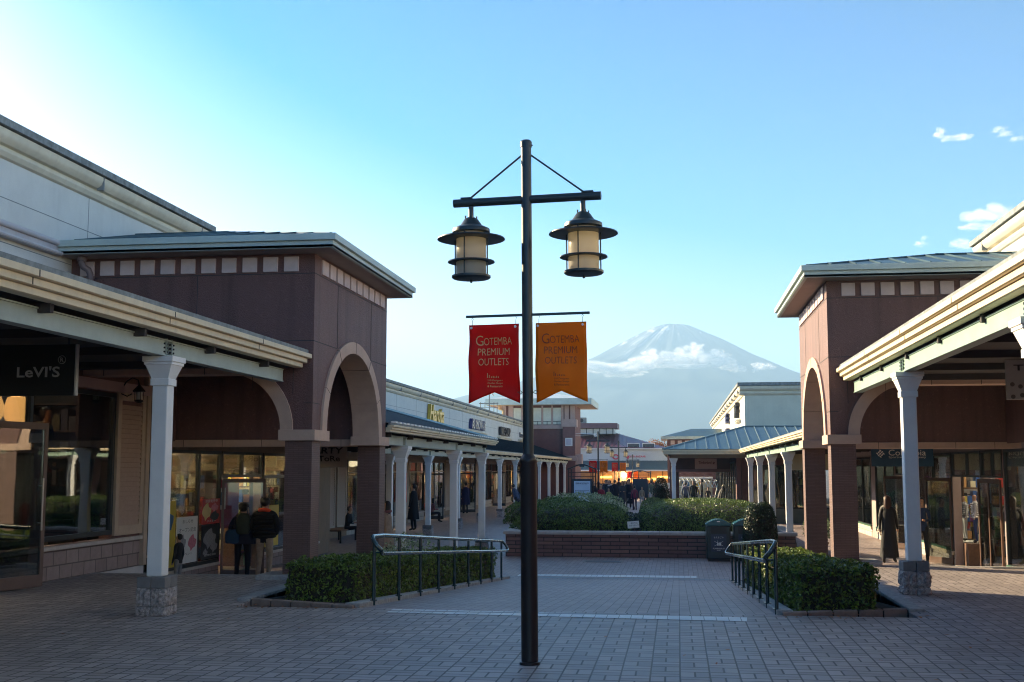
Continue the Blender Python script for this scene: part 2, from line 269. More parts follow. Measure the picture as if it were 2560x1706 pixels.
# ------------------------------------------------------------------ mesh helpers
ORG = {}
def org(o): return ORG.get(o.name, Vector((0, 0, 0))) if o is not None else Vector((0, 0, 0))
class MB:
    def __init__(s): s.v = []; s.f = []; s.ch = []
    def add(s, vs, fs):
        n = len(s.v); s.ch.append((n, len(s.f))); s.v += [tuple(a) for a in vs]; s.f += [tuple(i+n for i in f) for f in fs]; return s
    def box(s, x0, x1, y0, y1, z0, z1):
        if x0 > x1: x0, x1 = x1, x0
        if y0 > y1: y0, y1 = y1, y0
        if z0 > z1: z0, z1 = z1, z0
        return s.add([(x0,y0,z0),(x1,y0,z0),(x1,y1,z0),(x0,y1,z0),(x0,y0,z1),(x1,y0,z1),(x1,y1,z1),(x0,y1,z1)],
              [(0,3,2,1),(4,5,6,7),(0,1,5,4),(1,2,6,5),(2,3,7,6),(3,0,4,7)])
    def hexa(s, p): return s.add(p, [(0,3,2,1),(4,5,6,7),(0,1,5,4),(1,2,6,5),(2,3,7,6),(3,0,4,7)])
    def prism(s, pts, ax, a, b):
        n = len(pts)
        def mk(p, t): return {'x': (t, p[0], p[1]), 'y': (p[0], t, p[1]), 'z': (p[0], p[1], t)}[ax]
        vs = [mk(p, a) for p in pts] + [mk(p, b) for p in pts]
        return s.add(vs, [tuple(range(n)), tuple(range(2*n-1, n-1, -1))] + [(i, i+n, (i+1) % n+n, (i+1) % n) for i in range(n)])
    def quad(s, *p): return s.add(p, [tuple(range(len(p)))])
    def tube(s, pts, r, n=8, caps=True):
        pts = [Vector(p) for p in pts]; m = len(pts); rs = r if isinstance(r, (list, tuple)) else [r]*m
        rings = []; up = None
        for i, p in enumerate(pts):
            d = ((pts[i]-pts[i-1]).normalized() if i else Vector()) + ((pts[i+1]-pts[i]).normalized() if i < m-1 else Vector())
            d.normalize()
            if up is None: up = Vector((0, 0, 1)) if abs(d.z) < .9 else Vector((1, 0, 0))
            a = d.cross(up).normalized(); b = a.cross(d).normalized(); up = b
            rings.append([p + (a*math.cos(2*math.pi*k/n)+b*math.sin(2*math.pi*k/n))*rs[i] for k in range(n)])
        vs = [q for rg in rings for q in rg]; fs = []
        for i in range(m-1):
            for k in range(n): fs.append((i*n+k, i*n+(k+1) % n, (i+1)*n+(k+1) % n, (i+1)*n+k))
        if caps: fs.append(tuple(range(n-1, -1, -1))); fs.append(tuple((m-1)*n+k for k in range(n)))
        return s.add(vs, fs)
    def lathe(s, prof, cx=0, cy=0, n=24, cz=0, sx=1, sy=1):
        vs = []; fs = []; m = len(prof)
        for r, z in prof:
            for k in range(n): a = 2*math.pi*k/n; vs.append((cx+r*math.cos(a)*sx, cy+r*math.sin(a)*sy, cz+z))
        for i in range(m-1):
            for k in range(n): fs.append((i*n+k, i*n+(k+1) % n, (i+1)*n+(k+1) % n, (i+1)*n+k))
        fs.append(tuple(range(n-1, -1, -1))); fs.append(tuple((m-1)*n+k for k in range(n)))
        return s.add(vs, fs)
    def loft(s, rings, caps=True):
        n = len(rings[0]); vs = [q for rg in rings for q in rg]; fs = []
        for i in range(len(rings)-1):
            for k in range(n): fs.append((i*n+k, i*n+(k+1) % n, (i+1)*n+(k+1) % n, (i+1)*n+k))
        if caps: fs.append(tuple(range(n-1, -1, -1))); fs.append(tuple((len(rings)-1)*n+k for k in range(n)))
        return s.add(vs, fs)
    def xf(s, M): s.v = [tuple(M @ Vector(p)) for p in s.v]; return s
    def each(s, name, m, parent=None, **kw):
        out = []
        for i, (v0, f0) in enumerate(s.ch):
            v1, f1 = s.ch[i+1] if i+1 < len(s.ch) else (len(s.v), len(s.f))
            q = MB(); q.v = s.v[v0:v1]; q.f = [tuple(k-v0 for k in f) for f in s.f[f0:f1]]; out.append(q.build(name, m, parent, **kw))
        return out
    def build(s, name, m, parent=None, local=False, smooth=None, bevel=0, recalc=True):
        o0 = Vector((0, 0, 0)) if local else org(parent)
        me = bpy.data.meshes.new(name); me.from_pydata([(a[0]-o0.x, a[1]-o0.y, a[2]-o0.z) for a in s.v], [], s.f); me.update()
        if recalc:
            bm = bmesh.new(); bm.from_mesh(me); bmesh.ops.recalc_face_normals(bm, faces=bm.faces); bm.to_mesh(me); bm.free()
        if smooth is not None:
            me.shade_smooth(); me.set_sharp_from_angle(angle=R(smooth))
        if m is not None: me.materials.append(m)
        o = bpy.data.objects.new(name, me); C.objects.link(o)
        if parent is not None: o.parent = parent; ORG[o.name] = org(parent).copy()
        if bevel:
            b = o.modifiers.new('edge', 'BEVEL'); b.width = bevel; b.segments = 2; b.limit_method = 'ANGLE'; b.angle_limit = R(50)
        return o
def thing(name, label, cat, loc=(0, 0, 0), rz=0, group=None):
    o = bpy.data.objects.new(name, None); C.objects.link(o); o.location = loc; o.rotation_euler = (0, 0, rz); o.empty_display_size = .2
    o['label'] = label; o['category'] = cat
    if group: o['group'] = group
    ORG[o.name] = Vector(loc); return o
def tag(o, label, cat, group=None):
    o['label'] = label; o['category'] = cat
    if group: o['group'] = group
    return o
def struct(o): o['kind'] = 'structure'; return o
def stuff(o): o['kind'] = 'stuff'; return o
def dup(root, loc, rz=None, label=None, group=None):
    def cp(o, par):
        c = o.copy(); C.objects.link(c)
        if par is not None: c.parent = par
        for ch in list(o.children): cp(ch, c)
        return c
    r = cp(root, None); r.location = loc
    if rz is not None: r.rotation_euler = (0, 0, rz)
    if label: r['label'] = label
    if group: r['group'] = group
    return r
TX = {}
def text_geo(s, bold=False, thin=False):
    if (s, bold, thin) in TX: return TX[(s, bold, thin)]
    c = bpy.data.curves.new('t', 'FONT'); c.body = s; c.size = 1; c.align_x = 'CENTER'; c.align_y = 'CENTER'; c.resolution_u = 3
    if bold: c.offset = .02
    if thin: c.offset = -.008
    o = bpy.data.objects.new('t', c); C.objects.link(o); bpy.context.view_layer.update()
    me = bpy.data.meshes.new_from_object(o.evaluated_get(bpy.context.evaluated_depsgraph_get()))
    vs = [tuple(v.co) for v in me.vertices]; fs = [tuple(p.vertices) for p in me.polygons]
    bpy.data.objects.remove(o); bpy.data.curves.remove(c); bpy.data.meshes.remove(me)
    TX[(s, bold, thin)] = (vs, fs); return vs, fs
def put_text(mb, s, cx, cy, cz, h, facing='-y', width=None, thick=0.0, bold=False, roll=0.0, italic=0.0, thin=False):
    """letters of height h, centred at the point, facing the given side"""
    vs, fs = text_geo(s, bold, thin)
    if not vs: return mb
    xs = [v[0] for v in vs]; ys = [v[1] for v in vs]
    w0 = max(xs)-min(xs); h0 = max(ys)-min(ys); mx = (max(xs)+min(xs))/2; my = (max(ys)+min(ys))/2
    sy = h/h0; sx = sy if width is None else width/w0
    out = []
    cr, sr = math.cos(roll), math.sin(roll)
    for x, y, z in vs:
        a = (x-mx)*sx + (y-my)*sy*italic; b = (y-my)*sy; a, b = a*cr-b*sr, a*sr+b*cr
        out.append({'-y': (cx+a, cy, cz+b), '+x': (cx, cy+a, cz+b), '-x': (cx, cy-a, cz+b), '+y': (cx-a, cy, cz+b)}[facing])
    n = {'-y': Vector((0, -1, 0)), '+x': Vector((1, 0, 0)), '-x': Vector((-1, 0, 0)), '+y': Vector((0, 1, 0))}[facing]
    if thick:
        k = len(out); o2 = [tuple(Vector(p)+n*thick) for p in out]
        ed = {}
        for f in fs:
            for i in range(len(f)):
                e = (f[i], f[(i+1) % len(f)]); r_ = (e[1], e[0])
                if r_ in ed: del ed[r_]
                else: ed[e] = 1
        F = [tuple(i+k for i in f) for f in fs] + [(a, b, b+k, a+k) for a, b in ed]
        mb.add(out+o2, F)
    else: mb.add(out, fs)
    return mb
def leaves(mb_list, pts, nrm, size, name, m, parent, kind=None):
    """many small leaf quads at pts with rough direction nrm"""
    n = len(pts)
    rnd = np.random.normal(size=(n, 3)); d = nrm*0.9 + rnd*0.75; d /= np.linalg.norm(d, axis=1)[:, None]+1e-9
    a = np.cross(d, np.random.normal(size=(n, 3))); a /= np.linalg.norm(a, axis=1)[:, None]+1e-9
    b = np.cross(d, a); sz = size*np.random.uniform(.6, 1.35, (n, 1))
    L_ = a*sz; W_ = b*sz*.5
    V = np.stack([pts-L_*.5, pts+W_*.5, pts+L_*.5, pts-W_*.5], axis=1).reshape(-1, 3)
    o0 = org(parent); V = V - np.array(o0)
    me = bpy.data.meshes.new(name); me.vertices.add(4*n); me.vertices.foreach_set('co', V.ravel())
    me.loops.add(4*n); me.loops.foreach_set('vertex_index', np.arange(4*n, dtype=np.int32))
    me.polygons.add(n); me.polygons.foreach_set('loop_start', np.arange(0, 4*n, 4, dtype=np.int32)); me.polygons.foreach_set('loop_total', np.full(n, 4, dtype=np.int32))
    me.update(); me.validate(); me.materials.append(m)
    o = bpy.data.objects.new(name, me); C.objects.link(o)
    if parent is not None: o.parent = parent; ORG[o.name] = o0.copy()
    return o
def vnoise(P, s, seed=0.0):
    return np.array([noise.noise(Vector((p[0]*s+seed, p[1]*s-seed, p[2]*s+2*seed))) for p in P])

# ------------------------------------------------------------------ ground
def zr(y): return .8 if y < 13.5 else max(0, .8-.0635*(y-13.5))
g = MB(); xs = [-4000, -60, 60, 4000]; ys = [(-60, 0), (26.2, 0), (88, 0), (100, -.7), (400, -.7), (6800, -.7)]
for i in range(3):
    for j in range(len(ys)-1):
        g.quad((xs[i], ys[j][0], ys[j][1]), (xs[i+1], ys[j][0], ys[j][1]), (xs[i+1], ys[j+1][0], ys[j+1][1]), (xs[i], ys[j+1][0], ys[j+1][1]))
struct(g.build('ground', mall_mat))
g = MB(); g.box(-40, -5.15, -25, 17.35, -.3, .8); g.box(-5.15, 2.55, -25, 13.45, -.3, .8); g.box(2.55, 40, -25, 20.5, -.3, .8)
struct(g.build('plaza', paver))
g = MB(); g.prism([(13.45, -.3), (13.45, .8), (26.1, .002), (26.1, -.3)], 'x', -3.72, 1.12)
struct(g.build('ramp', paver2))
for nm, x0, x1, y in (('steps', -12, -5.15, 17.35), ('steps', 2.55, 12, 20.5)):
    g = MB()
    for k in range(4): g.box(x0, x1, y+.32*k, y+.32*(k+1), -.2, .64-.16*k)
    struct(g.build(nm, kerb_m))
    g = MB(); g.box(x0, x1, y-.10, y+.03, .6, .806); struct(g.build('step_edge', kerb_m))
# pale block rows across the ramp, drain channel, manhole
g = MB(); g.quad((-3.25, 13.10, .804), (.70, 12.86, .804), (.72, 13.20, .804), (-3.24, 13.44, .804)); struct(g.build('pale_block_row', granite_blocks))
g = MB(); g.quad((-3.6, 26.7, .004), (.4, 26.7, .004), (.4, 27.2, .004), (-3.6, 27.2, .004)); struct(g.build('pale_block_row', granite_blocks))
drain = pm('drain_grate', (.16, .17, .18), .4, .3, 30, .3, 60, metal=.6)
g = MB(); g.quad((-3.7, 26.3, .005), (1.3, 26.3, .005), (1.3, 26.48, .005), (-3.7, 26.48, .005)); struct(g.build('drain_channel', drain))
mh = thing('manhole_cover', 'flat rectangular drain cover set in the paving before the brick planter', 'manhole cover', (-2.0, 31.0, .0))
g = MB(); g.box(-2.45, -1.45, 30.75, 31.3, .002, .012); g.build('frame', kerb_m, mh)
g = MB(); g.box(-2.38, -1.52, 30.81, 31.24, .012, .018); g.build('cover', drain, mh)
mh = thing('drain_grating', 'long dark drain grating beside the sunlit right shop steps', 'drain', (6, 20.2, .8))
g = MB(); g.box(5.0, 9, 20.14, 20.32, .802, .807)
g.build('grate', drain, mh)

# ------------------------------------------------------------------ planting beds, kerbs, hedges
def bed(side):
    xi, xo = (-3.72, -5.15) if side < 0 else (1.12, 2.55)
    s = 1 if side > 0 else -1
    g = MB(); g.hexa([(xi, 13.5, .4), (xo, 14.0, .4), (xo, 26, -.2), (xi, 26, -.2), (xi, 13.5, .815), (xo, 14.0, .815), (xo, 26, .03), (xi, 26, .03)])
    struct(g.build('planting_bed', soil))
    t = thing('kerb', 'low stone kerb framing the planting bed at the %s of the ramp' % ('left' if s < 0 else 'right'), 'kerb', (xi, 13.5, .8))
    g = MB()
    n = 13
    for k in range(n):
        a = 13.52+(26-13.52)*k/n; b = 13.52+(26-13.52)*(k+1)/n-.02
        g.hexa([(xi-.06*s, a, -.2), (xi+.12*s, a, -.2), (xi+.12*s, b, -.2), (xi-.06*s, b, -.2), (xi-.06*s, a, zr(a)+.055), (xi+.12*s, a, zr(a)+.055), (xi+.12*s, b, zr(b)+.055), (xi-.06*s, b, zr(b)+.055)])
    g.build('ramp_edging', kerb_m, t, bevel=.012)
    g = MB(); m_ = 5
    for k in range(m_):
        xa = xi+(xo-xi)*k/m_; xb = xi+(xo-xi)*(k+1)/m_-.015*s
        ya = 13.42+.55*k/m_; yb = 13.42+.55*(k+1)/m_
        g.hexa([(xa, ya, .5), (xb, yb, .5), (xb, yb+.12, .5), (xa, ya+.12, .5), (xa, ya, .835), (xb, yb, .835), (xb, yb+.12, .835), (xa, ya+.12, .835)])
    g.build('front_edging', pm('brick_kerb', (.27, .2, .17), .8, .25, 9, .4), t, bevel=.01)
    g = MB()
    for k in range(7):
        a = 13.97+(17.3-13.97)*k/7; b = a+(17.3-13.97)/7-.015
        g.box(xo, xo+.17*s, a, b, .45, .84)
    g.build('side_edging', kerb_m, t, bevel=.012)
bed(-1); bed(1)
def hedge_box(name, label, x0, x1, y0, y1, zb, zt, m, dens, size, wob=.06, seed=1.0, cat='hedge', group=None, rnd=.12):
    """zb, zt are functions of y. leaves over and just inside the surface of a soft-cornered box"""
    t = thing(name, label, cat, ((x0+x1)/2, (y0+y1)/2, zb((y0+y1)/2)), group=group)
    A = (x1-x0)*(y1-y0); hh = zt(y0)-zb(y0); S1 = (y1-y0)*hh; S2 = (x1-x0)*hh
    tot = A+2*S1+2*S2; n = int(tot*dens)
    r = np.random.rand(n)*tot; U = np.random.rand(n); V = np.random.rand(n)
    P = np.zeros((n, 3)); Nn = np.zeros((n, 3))
    for i in range(n):
        q = r[i]
        if q < A: x = x0+(x1-x0)*U[i]; y = y0+(y1-y0)*V[i]; w = 1.0; nn = (0, 0, 1)
        elif q < A+2*S1: x = x0 if q < A+S1 else x1; y = y0+(y1-y0)*U[i]; w = V[i]; nn = (-1 if x == x0 else 1, 0, .3)
        else: y = y0 if q < A+2*S1+S2 else y1; x = x0+(x1-x0)*U[i]; w = V[i]; nn = (0, -1 if y == y0 else 1, .3)
        z = zb(y)+(zt(y)-zb(y))*w
        # round the corners
        dx = min(x-x0, x1-x); dy = min(y-y0, y1-y); dz = zt(y)-z
        cr = rnd
        if dz < cr and (dx < cr or dy < cr):
            z -= max(0, cr-min(dx, dy, 10))*.35*max(0, 1-dz/cr)
        if dx < cr and dy < cr:
            x += (cr-dx)*.3*(1 if x-x0 < x1-x else -1); y += (cr-dy)*.3*(1 if y-y0 < y1-y else -1)
        P[i] = (x, y, z); Nn[i] = nn
    nv = vnoise(P, 2.6, seed)+.5*vnoise(P, 7.0, seed+3)
    P += Nn/np.linalg.norm(Nn, axis=1)[:, None]*(nv*wob*1.6-np.abs(np.random.normal(size=n))*.035)[:, None]
    P[:, 2] = np.maximum(P[:, 2], np.array([zb(y) for y in P[:, 1]])+.01)
    leaves(None, P, Nn, size, 'foliage', m, t)
    g = MB(); e = .07; ny = max(2, int((y1-y0)/1.2))
    for k in range(ny):
        a = y0+e+(y1-y0-2*e)*k/ny; b = y0+e+(y1-y0-2*e)*(k+1)/ny
        g.hexa([(x0+e, a, zb(a)-.02), (x1-e, a, zb(a)-.02), (x1-e, b, zb(b)-.02), (x0+e, b, zb(b)-.02), (x0+e, a, zt(a)-e*1.2), (x1-e, a, zt(a)-e*1.2), (x1-e, b, zt(b)-e*1.2), (x0+e, b, zt(b)-e*1.2)])
    g.build('branches', twig, t)
    return t
hedge_box('box_hedge', 'long clipped green hedge in the bed behind the left handrail', -4.84, -3.88, 14.2, 25.5, lambda y: zr(y)+.0, lambda y: 1.30-.052*(y-14), leaf_a, 2000, .046)
hedge_box('box_hedge', 'clipped bright green hedge in the bed behind the right handrail', 1.30, 2.20, 13.80, 24.5, lambda y: zr(y)+.0, lambda y: 1.33-.05*(y-14), leaf_a, 2100, .047, seed=5.0)
def blob(name, label, cx, cy, z0, rx, ry, rz_, m, n, size, cat='bush', seed=2.0, wob=.12, power=2.6, inner=.78, group=None, trunk=False, dome=True):
    t = thing(name, label, cat, (cx, cy, z0), group=group)
    d = np.random.normal(size=(n, 3)); d /= np.linalg.norm(d, axis=1)[:, None]
    if dome: d[:, 2] = np.abs(d[:, 2])
    k = (np.abs(d[:, 0])**power+np.abs(d[:, 1])**power+np.abs(d[:, 2])**power)**(-1/power)
    P = d*k[:, None]
    nv = vnoise(P, 1.9, seed)+.5*vnoise(P, 5, seed+1)
    sc = 1+nv*wob-np.abs(np.random.normal(size=n))*.05
    P = P*sc[:, None]*np.array([rx, ry, rz_])+np.array([cx, cy, z0 if dome else z0+rz_])
    leaves(None, P, d, size, 'foliage', m, t)
    g = MB(); rings = []
    for i in range(7):
        a = (i/6*(math.pi/2)*.98) if dome else (-math.pi/2*.98+i/6*math.pi*.98)
        ring = []
        for j in range(16):
            b = 2*math.pi*j/16; v = Vector((math.cos(a)*math.cos(b), math.cos(a)*math.sin(b), math.sin(a)))
            kk = (abs(v.x)**power+abs(v.y)**power+abs(v.z)**power)**(-1/power)*inner
            ring.append((cx+v.x*kk*rx, cy+v.y*kk*ry, (z0 if dome else z0+rz_)+v.z*kk*rz_))
        rings.append(ring)
    g.loft(rings); g.build('branches', twig, t)
    return t

def litter(name, pts_n, x0, x1, y0, y1, zf, m):
    P = np.stack([np.random.uniform(x0, x1, pts_n), np.random.uniform(y0, y1, pts_n), np.zeros(pts_n)], axis=1); P[:, 2] = [zf(y)+.012 for y in P[:, 1]]
    o = leaves(None, P, np.tile(np.array([0, 0, 6.0]), (pts_n, 1)), .05, name, m, None); stuff(o)
litter('fallen_leaves', 70, -5.1, -3.6, 13.2, 13.6, lambda y: .80, leaf_e); litter('fallen_leaves', 60, 1.1, 2.7, 13.1, 13.6, lambda y: .80, leaf_e)
litter('fallen_leaves', 90, -4.8, 2.8, 29.5, 32.5, lambda y: 0, leaf_e); litter('fallen_leaves', 40, -8, 4, 9, 13, lambda y: .80, leaf_e)

# ------------------------------------------------------------------ handrails
def handrail(x, s, ys, label):
    """s=+1 means the lower rail is offset towards +x"""
    t = thing('handrail', label, 'handrail', (x, ys[0], zr(ys[0])), group='handrails beside the ramp')
    ya, yb = ys[0]-.12, ys[-1]+.12; za = 1.585; zb_ = .885; xl = x+.12*s
    top = [(x, ya+.03, za), (x, ya+.6, za-.02), (x, yb-.2, zb_+.012), (x, yb, zb_)]
    low = [(xl, ya-.02, za-.16), (xl, ya+.05, za-.205), (xl, yb-.1, zb_-.19), (xl, yb+.02, zb_-.17)]
    g = MB(); g.tube(top, .026, 10); g.build('top_rail', railm, t, smooth=40)
    g = MB(); g.tube(low, .024, 10); g.build('lower_rail', railm, t, smooth=40)
    g = MB(); g.tube([top[0], (x+.02*s, ya-.03, za-.03), (x+.07*s, ya-.05, za-.10), low[0]], .026, 10)
    g.tube([top[-1], (x+.06*s, yb+.05, zb_-.08), low[-1]], .024, 10); g.each('end_bend', railm, t, smooth=40)
    for y in ys:
        zt = za+(zb_-za)*(y-ya)/(yb-ya)
        g = MB(); g.tube([(x, y, zr(y)-.02), (x, y, zt)], .0215, 10); g.lathe([(.045, 0), (.045, .008)], x, y, 12, zr(y)+.056)
        g.build('post', railm, t, smooth=40)
        g = MB(); g.tube([(x, y, zt-.19), (xl, y, zt-.19)], .010, 6); g.build('bracket', railm, t)
handrail(-3.66, 1, [14.15, 15.46, 16.77, 18.09, 19.40, 20.72, 22.03, 23.35, 24.67], 'dark teal tubular handrail left of the ramp, before the long hedge')
handrail(1.07, -1, [13.62, 14.98, 16.34, 17.7, 19.06, 20.42, 21.78, 23.14, 24.5], 'dark tubular handrail right of the ramp, seen almost end-on')

# ------------------------------------------------------------------ brick planter with shrubs
pl = thing('brick_planter', 'long red brick planter wall with rounded cream coping across the street', 'planter', (-.8, 32.6, 0))
g = MB(); g.box(-4.72, 3.1, 32.6, 32.85, -.05, .60); g.box(-4.72, -4.47, 32.85, 46, -.05, .60); g.box(2.85, 3.1, 32.85, 37, -.05, .60); g.box(-4.47, 2.85, 45.75, 46, -.05, .6)
g.build('brick_wall', redbrick, pl)
g = MB()
for k in range(13):
    a = -4.78+7.94*k/13; b = -4.78+7.94*(k+1)/13-.012
    g.prism([(32.54, .603), (32.54, .66), (32.56, .69), (32.60, .70), (32.87, .70), (32.9, .68), (32.9, .603)], 'x', a, b)
for k in range(20):
    a = 32.91+13*k/20; g.prism([(-4.78, .603), (-4.78, .66), (-4.75, .70), (-4.45, .70), (-4.42, .66), (-4.42, .603)], 'y', a, a+.64)
for k in range(6):
    a = 32.91+4.1*k/6; g.prism([(2.79, .603), (2.79, .66), (2.82, .70), (3.13, .70), (3.16, .66), (3.16, .603)], 'y', a, a+.67)
g.build('coping', pm('pinkish_coping', (.46, .40, .37), .75, .15, 7, .3, 60), pl, bevel=.004)
g = MB(); g.box(-4.47, 2.85, 32.85, 45.75, .3, .52); g.build('earth', soil, pl)
hd = [('shrub', 'spreading dark green shrub at the left end of the brick planter', -3.0, 34.9, .5, 1.75, 1.9, .98, leaf_b, 22000, .058, 11),
      ('shrub', 'pale flecked variegated shrub behind the left shrub in the planter', -3.0, 38.6, .5, 1.6, 1.2, 1.07, leaf_d, 6000, .07, 12),
      ('shrub', 'low dark shrub in the gap between the planter hedges', -1.15, 34.6, .5, .75, .9, .62, leaf_c, 3000, .06, 13)]
for h in hd: blob(h[0], h[1], h[2], h[3], h[4], h[5], h[6], h[7], h[8], h[9], h[10], cat='shrub', seed=h[11], wob=.2)
def mound(y):
    return 1.50
t = blob('mound_hedge', 'big rounded clipped hedge in the planter behind the bins', .72, 35.3, .5, 1.95, 2.4, 1.03, leaf_b, 30000, .052, cat='hedge', seed=21, wob=.04, power=3.2, inner=.86)
t = blob('dome_bush', 'dark round-topped bush in front of the planter beside the second bin', 2.10, 31.6, 0, .45, .45, 1.50, leaf_c, 9000, .05, cat='bush', seed=31, wob=.05, power=4.0, inner=.9)
blob('shrub', 'low variegated shrub at the foot of the left tower behind the hedge', -4.55, 19.6, zr(19.6), .42, 1.6, .75, leaf_d, 2600, .06, cat='shrub', seed=41, wob=.35)
for i, (x, y, rx, ry, h, lb) in enumerate([(-6.2, 53, 1.5, 2.2, 1.0, 'dark low hedge mound left of the map board'), (-4.9, 62, .9, 1.6, 1.0, 'low hedge mound at the left of the crowd'), (-1.15, 58.5, .7, 4.5, .95, 'flat-topped green hedge strip leading to the pavilion column')]):
    blob('low_hedge', lb, x, y, 0, rx, ry, h, leaf_b, 4500, .09, cat='hedge', seed=50+i, wob=.12, power=3)
blob('topiary_tree', 'dark round clipped tree beside the far shoppers', -.85, 62, .1, .5, .5, 1.85, leaf_c, 4200, .07, cat='tree', seed=61, wob=.08, power=2.4)
# sign stuck in the shrubs
t = thing('garden_notice', 'small tilted white notice with black handwriting in the shrubs', 'notice', (-1.2, 32.98, .6))
g = MB(); g.box(-.16, .16, -.006, .006, .17, .36); g.xf(Matrix.Translation((-1.2, 33.0, .6)) @ Matrix.Rotation(R(5), 4, 'Y').inverted()); g.build('board', whitepaint, t)
g = MB(); put_text(g, 'まわりに', -1.2, 32.985, .91, .045, width=.19, roll=R(5)); put_text(g, 'のぼらないで', -1.205, 32.985, .845, .045, width=.26, roll=R(5)); put_text(g, 'ください', -1.21, 32.985, .79, .03, width=.12, roll=R(5)); g.build('writing', black, t)
g = MB(); g.box(-1.21, -1.19, 32.99, 33.01, .5, .78); g.build('stake', wood, t)

# ------------------------------------------------------------------ litter bins
def bin_(x, y, label, lines, cross):
    t = thing('litter_bin', label, 'litter bin', (x, y, 0), rz=R(2), group='litter bins before the planter')
    w = .31
    g = MB(); g.box(-w, w, -.25, .25, .06, .92); g.build('body', binm, t, local=True, bevel=.03)
    g = MB(); g.box(-w+.03, w-.03, -.23, .23, 0, .06); g.build('base', black, t, local=True)
    g = MB(); pts = [(-w-.02, .92)] + [(-w-.02+(2*w+.04)*k/10, .97+.12*math.sin(math.pi*k/10)) for k in range(11)] + [(w+.02, .92)]
    g.prism(pts, 'y', -.28, .28); g.build('lid', binlid, t, local=True, smooth=30, bevel=.012)
    g = MB(); g.box(-w+.10, w-.10, -.262, -.251, .72, .90); g.build('opening', black, t, local=True)
    g = MB(); g.box(-.2, .2, -.258, -.251, .25, .70); g.build('notice_panel', pm('navy_panel', (.03, .045, .08), .4, .1, 4, 0), t, local=True)
    g = MB(); 
    for s, z, h, wd in lines: put_text(g, s, 0, -.261, z, h, width=wd)
    if cross:
        for a, b in ((-.11, .11), (.11, -.11)):
            g.tube([(a, -.262, .40), (b, -.262, .52)], .005, 4)
        g.prism([(-.045, .41), (-.045, .47), (-.03, .50), (-.03, .54), (-.02, .54), (-.02, .50), (-.005, .47), (-.005, .41)], 'y', -.2605, -.2601)
        g.prism([(.01, .41), (.01, .49), (.06, .49), (.06, .41)], 'y', -.2605, -.2601)
    g.build('writing', whitepaint, t, local=True)
    g = MB(); g.box(-.04, .04, -.285, -.281, 1.015, 1.04); g.build('label_tag', whitepaint, t, local=True)
bin_(1.03, 31.75, 'dark green litter bin marked flammables only, left of the pair', [('もえるごみ', .62, .05, .25), ('FLAMMABLES', .335, .035, .3), ('ONLY', .29, .028, .1)], True)
bin_(1.74, 31.85, 'dark green bottle bin half hidden behind the round-topped bush', [('ビン・カン', .62, .05, .25), ('BOTTLES', .335, .035, .22)], False)

# ------------------------------------------------------------------ porch columns
def stone_block(g, x0, x1, y0, y1, z0, z1, amp=.034, n=6, seed=0):
    # six gridded faces pushed out by noise; rock-faced
    def face(o, u, v):
        vs = []
        for i in range(n+1):
            for j in range(n+1):
                p = Vector(o)+Vector(u)*(i/n)+Vector(v)*(j/n)
                edge = min(i, n-i, j, n-j); nn = Vector(u).cross(Vector(v)).normalized()
                d = 0 if edge == 0 else amp*(.45+.9*noise.noise(p*22+Vector((seed, seed, 0))))*(.7 if edge == 1 else 1)
                vs.append(p+nn*d)
        g.add(vs, [(i*(n+1)+j, (i+1)*(n+1)+j, (i+1)*(n+1)+j+1, i*(n+1)+j+1) for i in range(n) for j in range(n)])
    dx, dy, dz = x1-x0, y1-y0, z1-z0
    face((x0, y0, z0), (dx, 0, 0), (0, 0, dz)); face((x1, y0, z0), (0, dy, 0), (0, 0, dz)); face((x1, y1, z0), (-dx, 0, 0), (0, 0, dz)); face((x0, y1, z0), (0, -dy, 0), (0, 0, dz))
    face((x0, y0, z1), (dx, 0, 0), (0, dy, 0)); face((x0, y1, z0), (dx, 0, 0), (0, -dy, 0))
def sq_loft(g, prof):
    g.loft([[(-w, -w, z), (w, -w, z), (w, w, z), (-w, w, z)] for w, z in prof])
def make_column(label, loc, group):
    t = thing('porch_column', label, 'column', loc, group=group)
    g = MB(); k = 0
    for (z0, z1) in ((.0, .092), (.104, .292)):
        for sx in (-1, 1):
            for sy in (-1, 1):
                a, b = (.006*sx, .165*sx); c, d = (.006*sy, .165*sy); k += 1
                stone_block(g, min(a, b), max(a, b), min(c, d), max(c, d), z0, z1, seed=k*3.1)
    g.build('stone_base', rockm, t, local=True)
    g = MB(); g.box(-.155, .155, -.155, .155, .0, .292); g.build('mortar', pm('mortar', (.2, .19, .18), .9, .1), t, local=True)
    g = MB()
    for sx in (-1, 1):
        for sy in (-1, 1): g.box(.003*sx, .162*sx, .003*sy, .162*sy, .298, .418)
    g.build('smooth_course', smoothst, t, local=True, bevel=.006)
    g = MB(); g.box(-.09, .09, -.09, .09, .418, 2.54); g.build('shaft', colm, t, local=True, bevel=.012)
    g = MB(); sq_loft(g, [(.108, 2.525), (.108, 2.60), (.098, 2.60), (.155, 2.755), (.165, 2.755), (.165, 2.785), (.18, 2.79), (.18, 2.85)]); g.build('capital', colm, t, local=True, bevel=.004)
    return t
ordn = ['first', 'second', 'third', 'fourth', 'fifth', 'sixth', 'seventh', 'eighth', 'ninth', 'tenth', 'eleventh', 'twelfth']
col0 = make_column('large white porch column on a rock-faced base at the left front', (-5.72, 12.60, .8), 'white porch columns along the walkways')
CG = 'white porch columns along the walkways'
dup(col0, (-5.72, 7.0, .8), label='white porch column nearest the viewer under the left walkway', group=CG)
dup(col0, (3.0, 15.98, .8), label='large sunlit white porch column on stone before the right tower', group=CG)
dup(col0, (3.0, 10.32, .8), label='white porch column cut off by the right edge of the photo', group=CG)
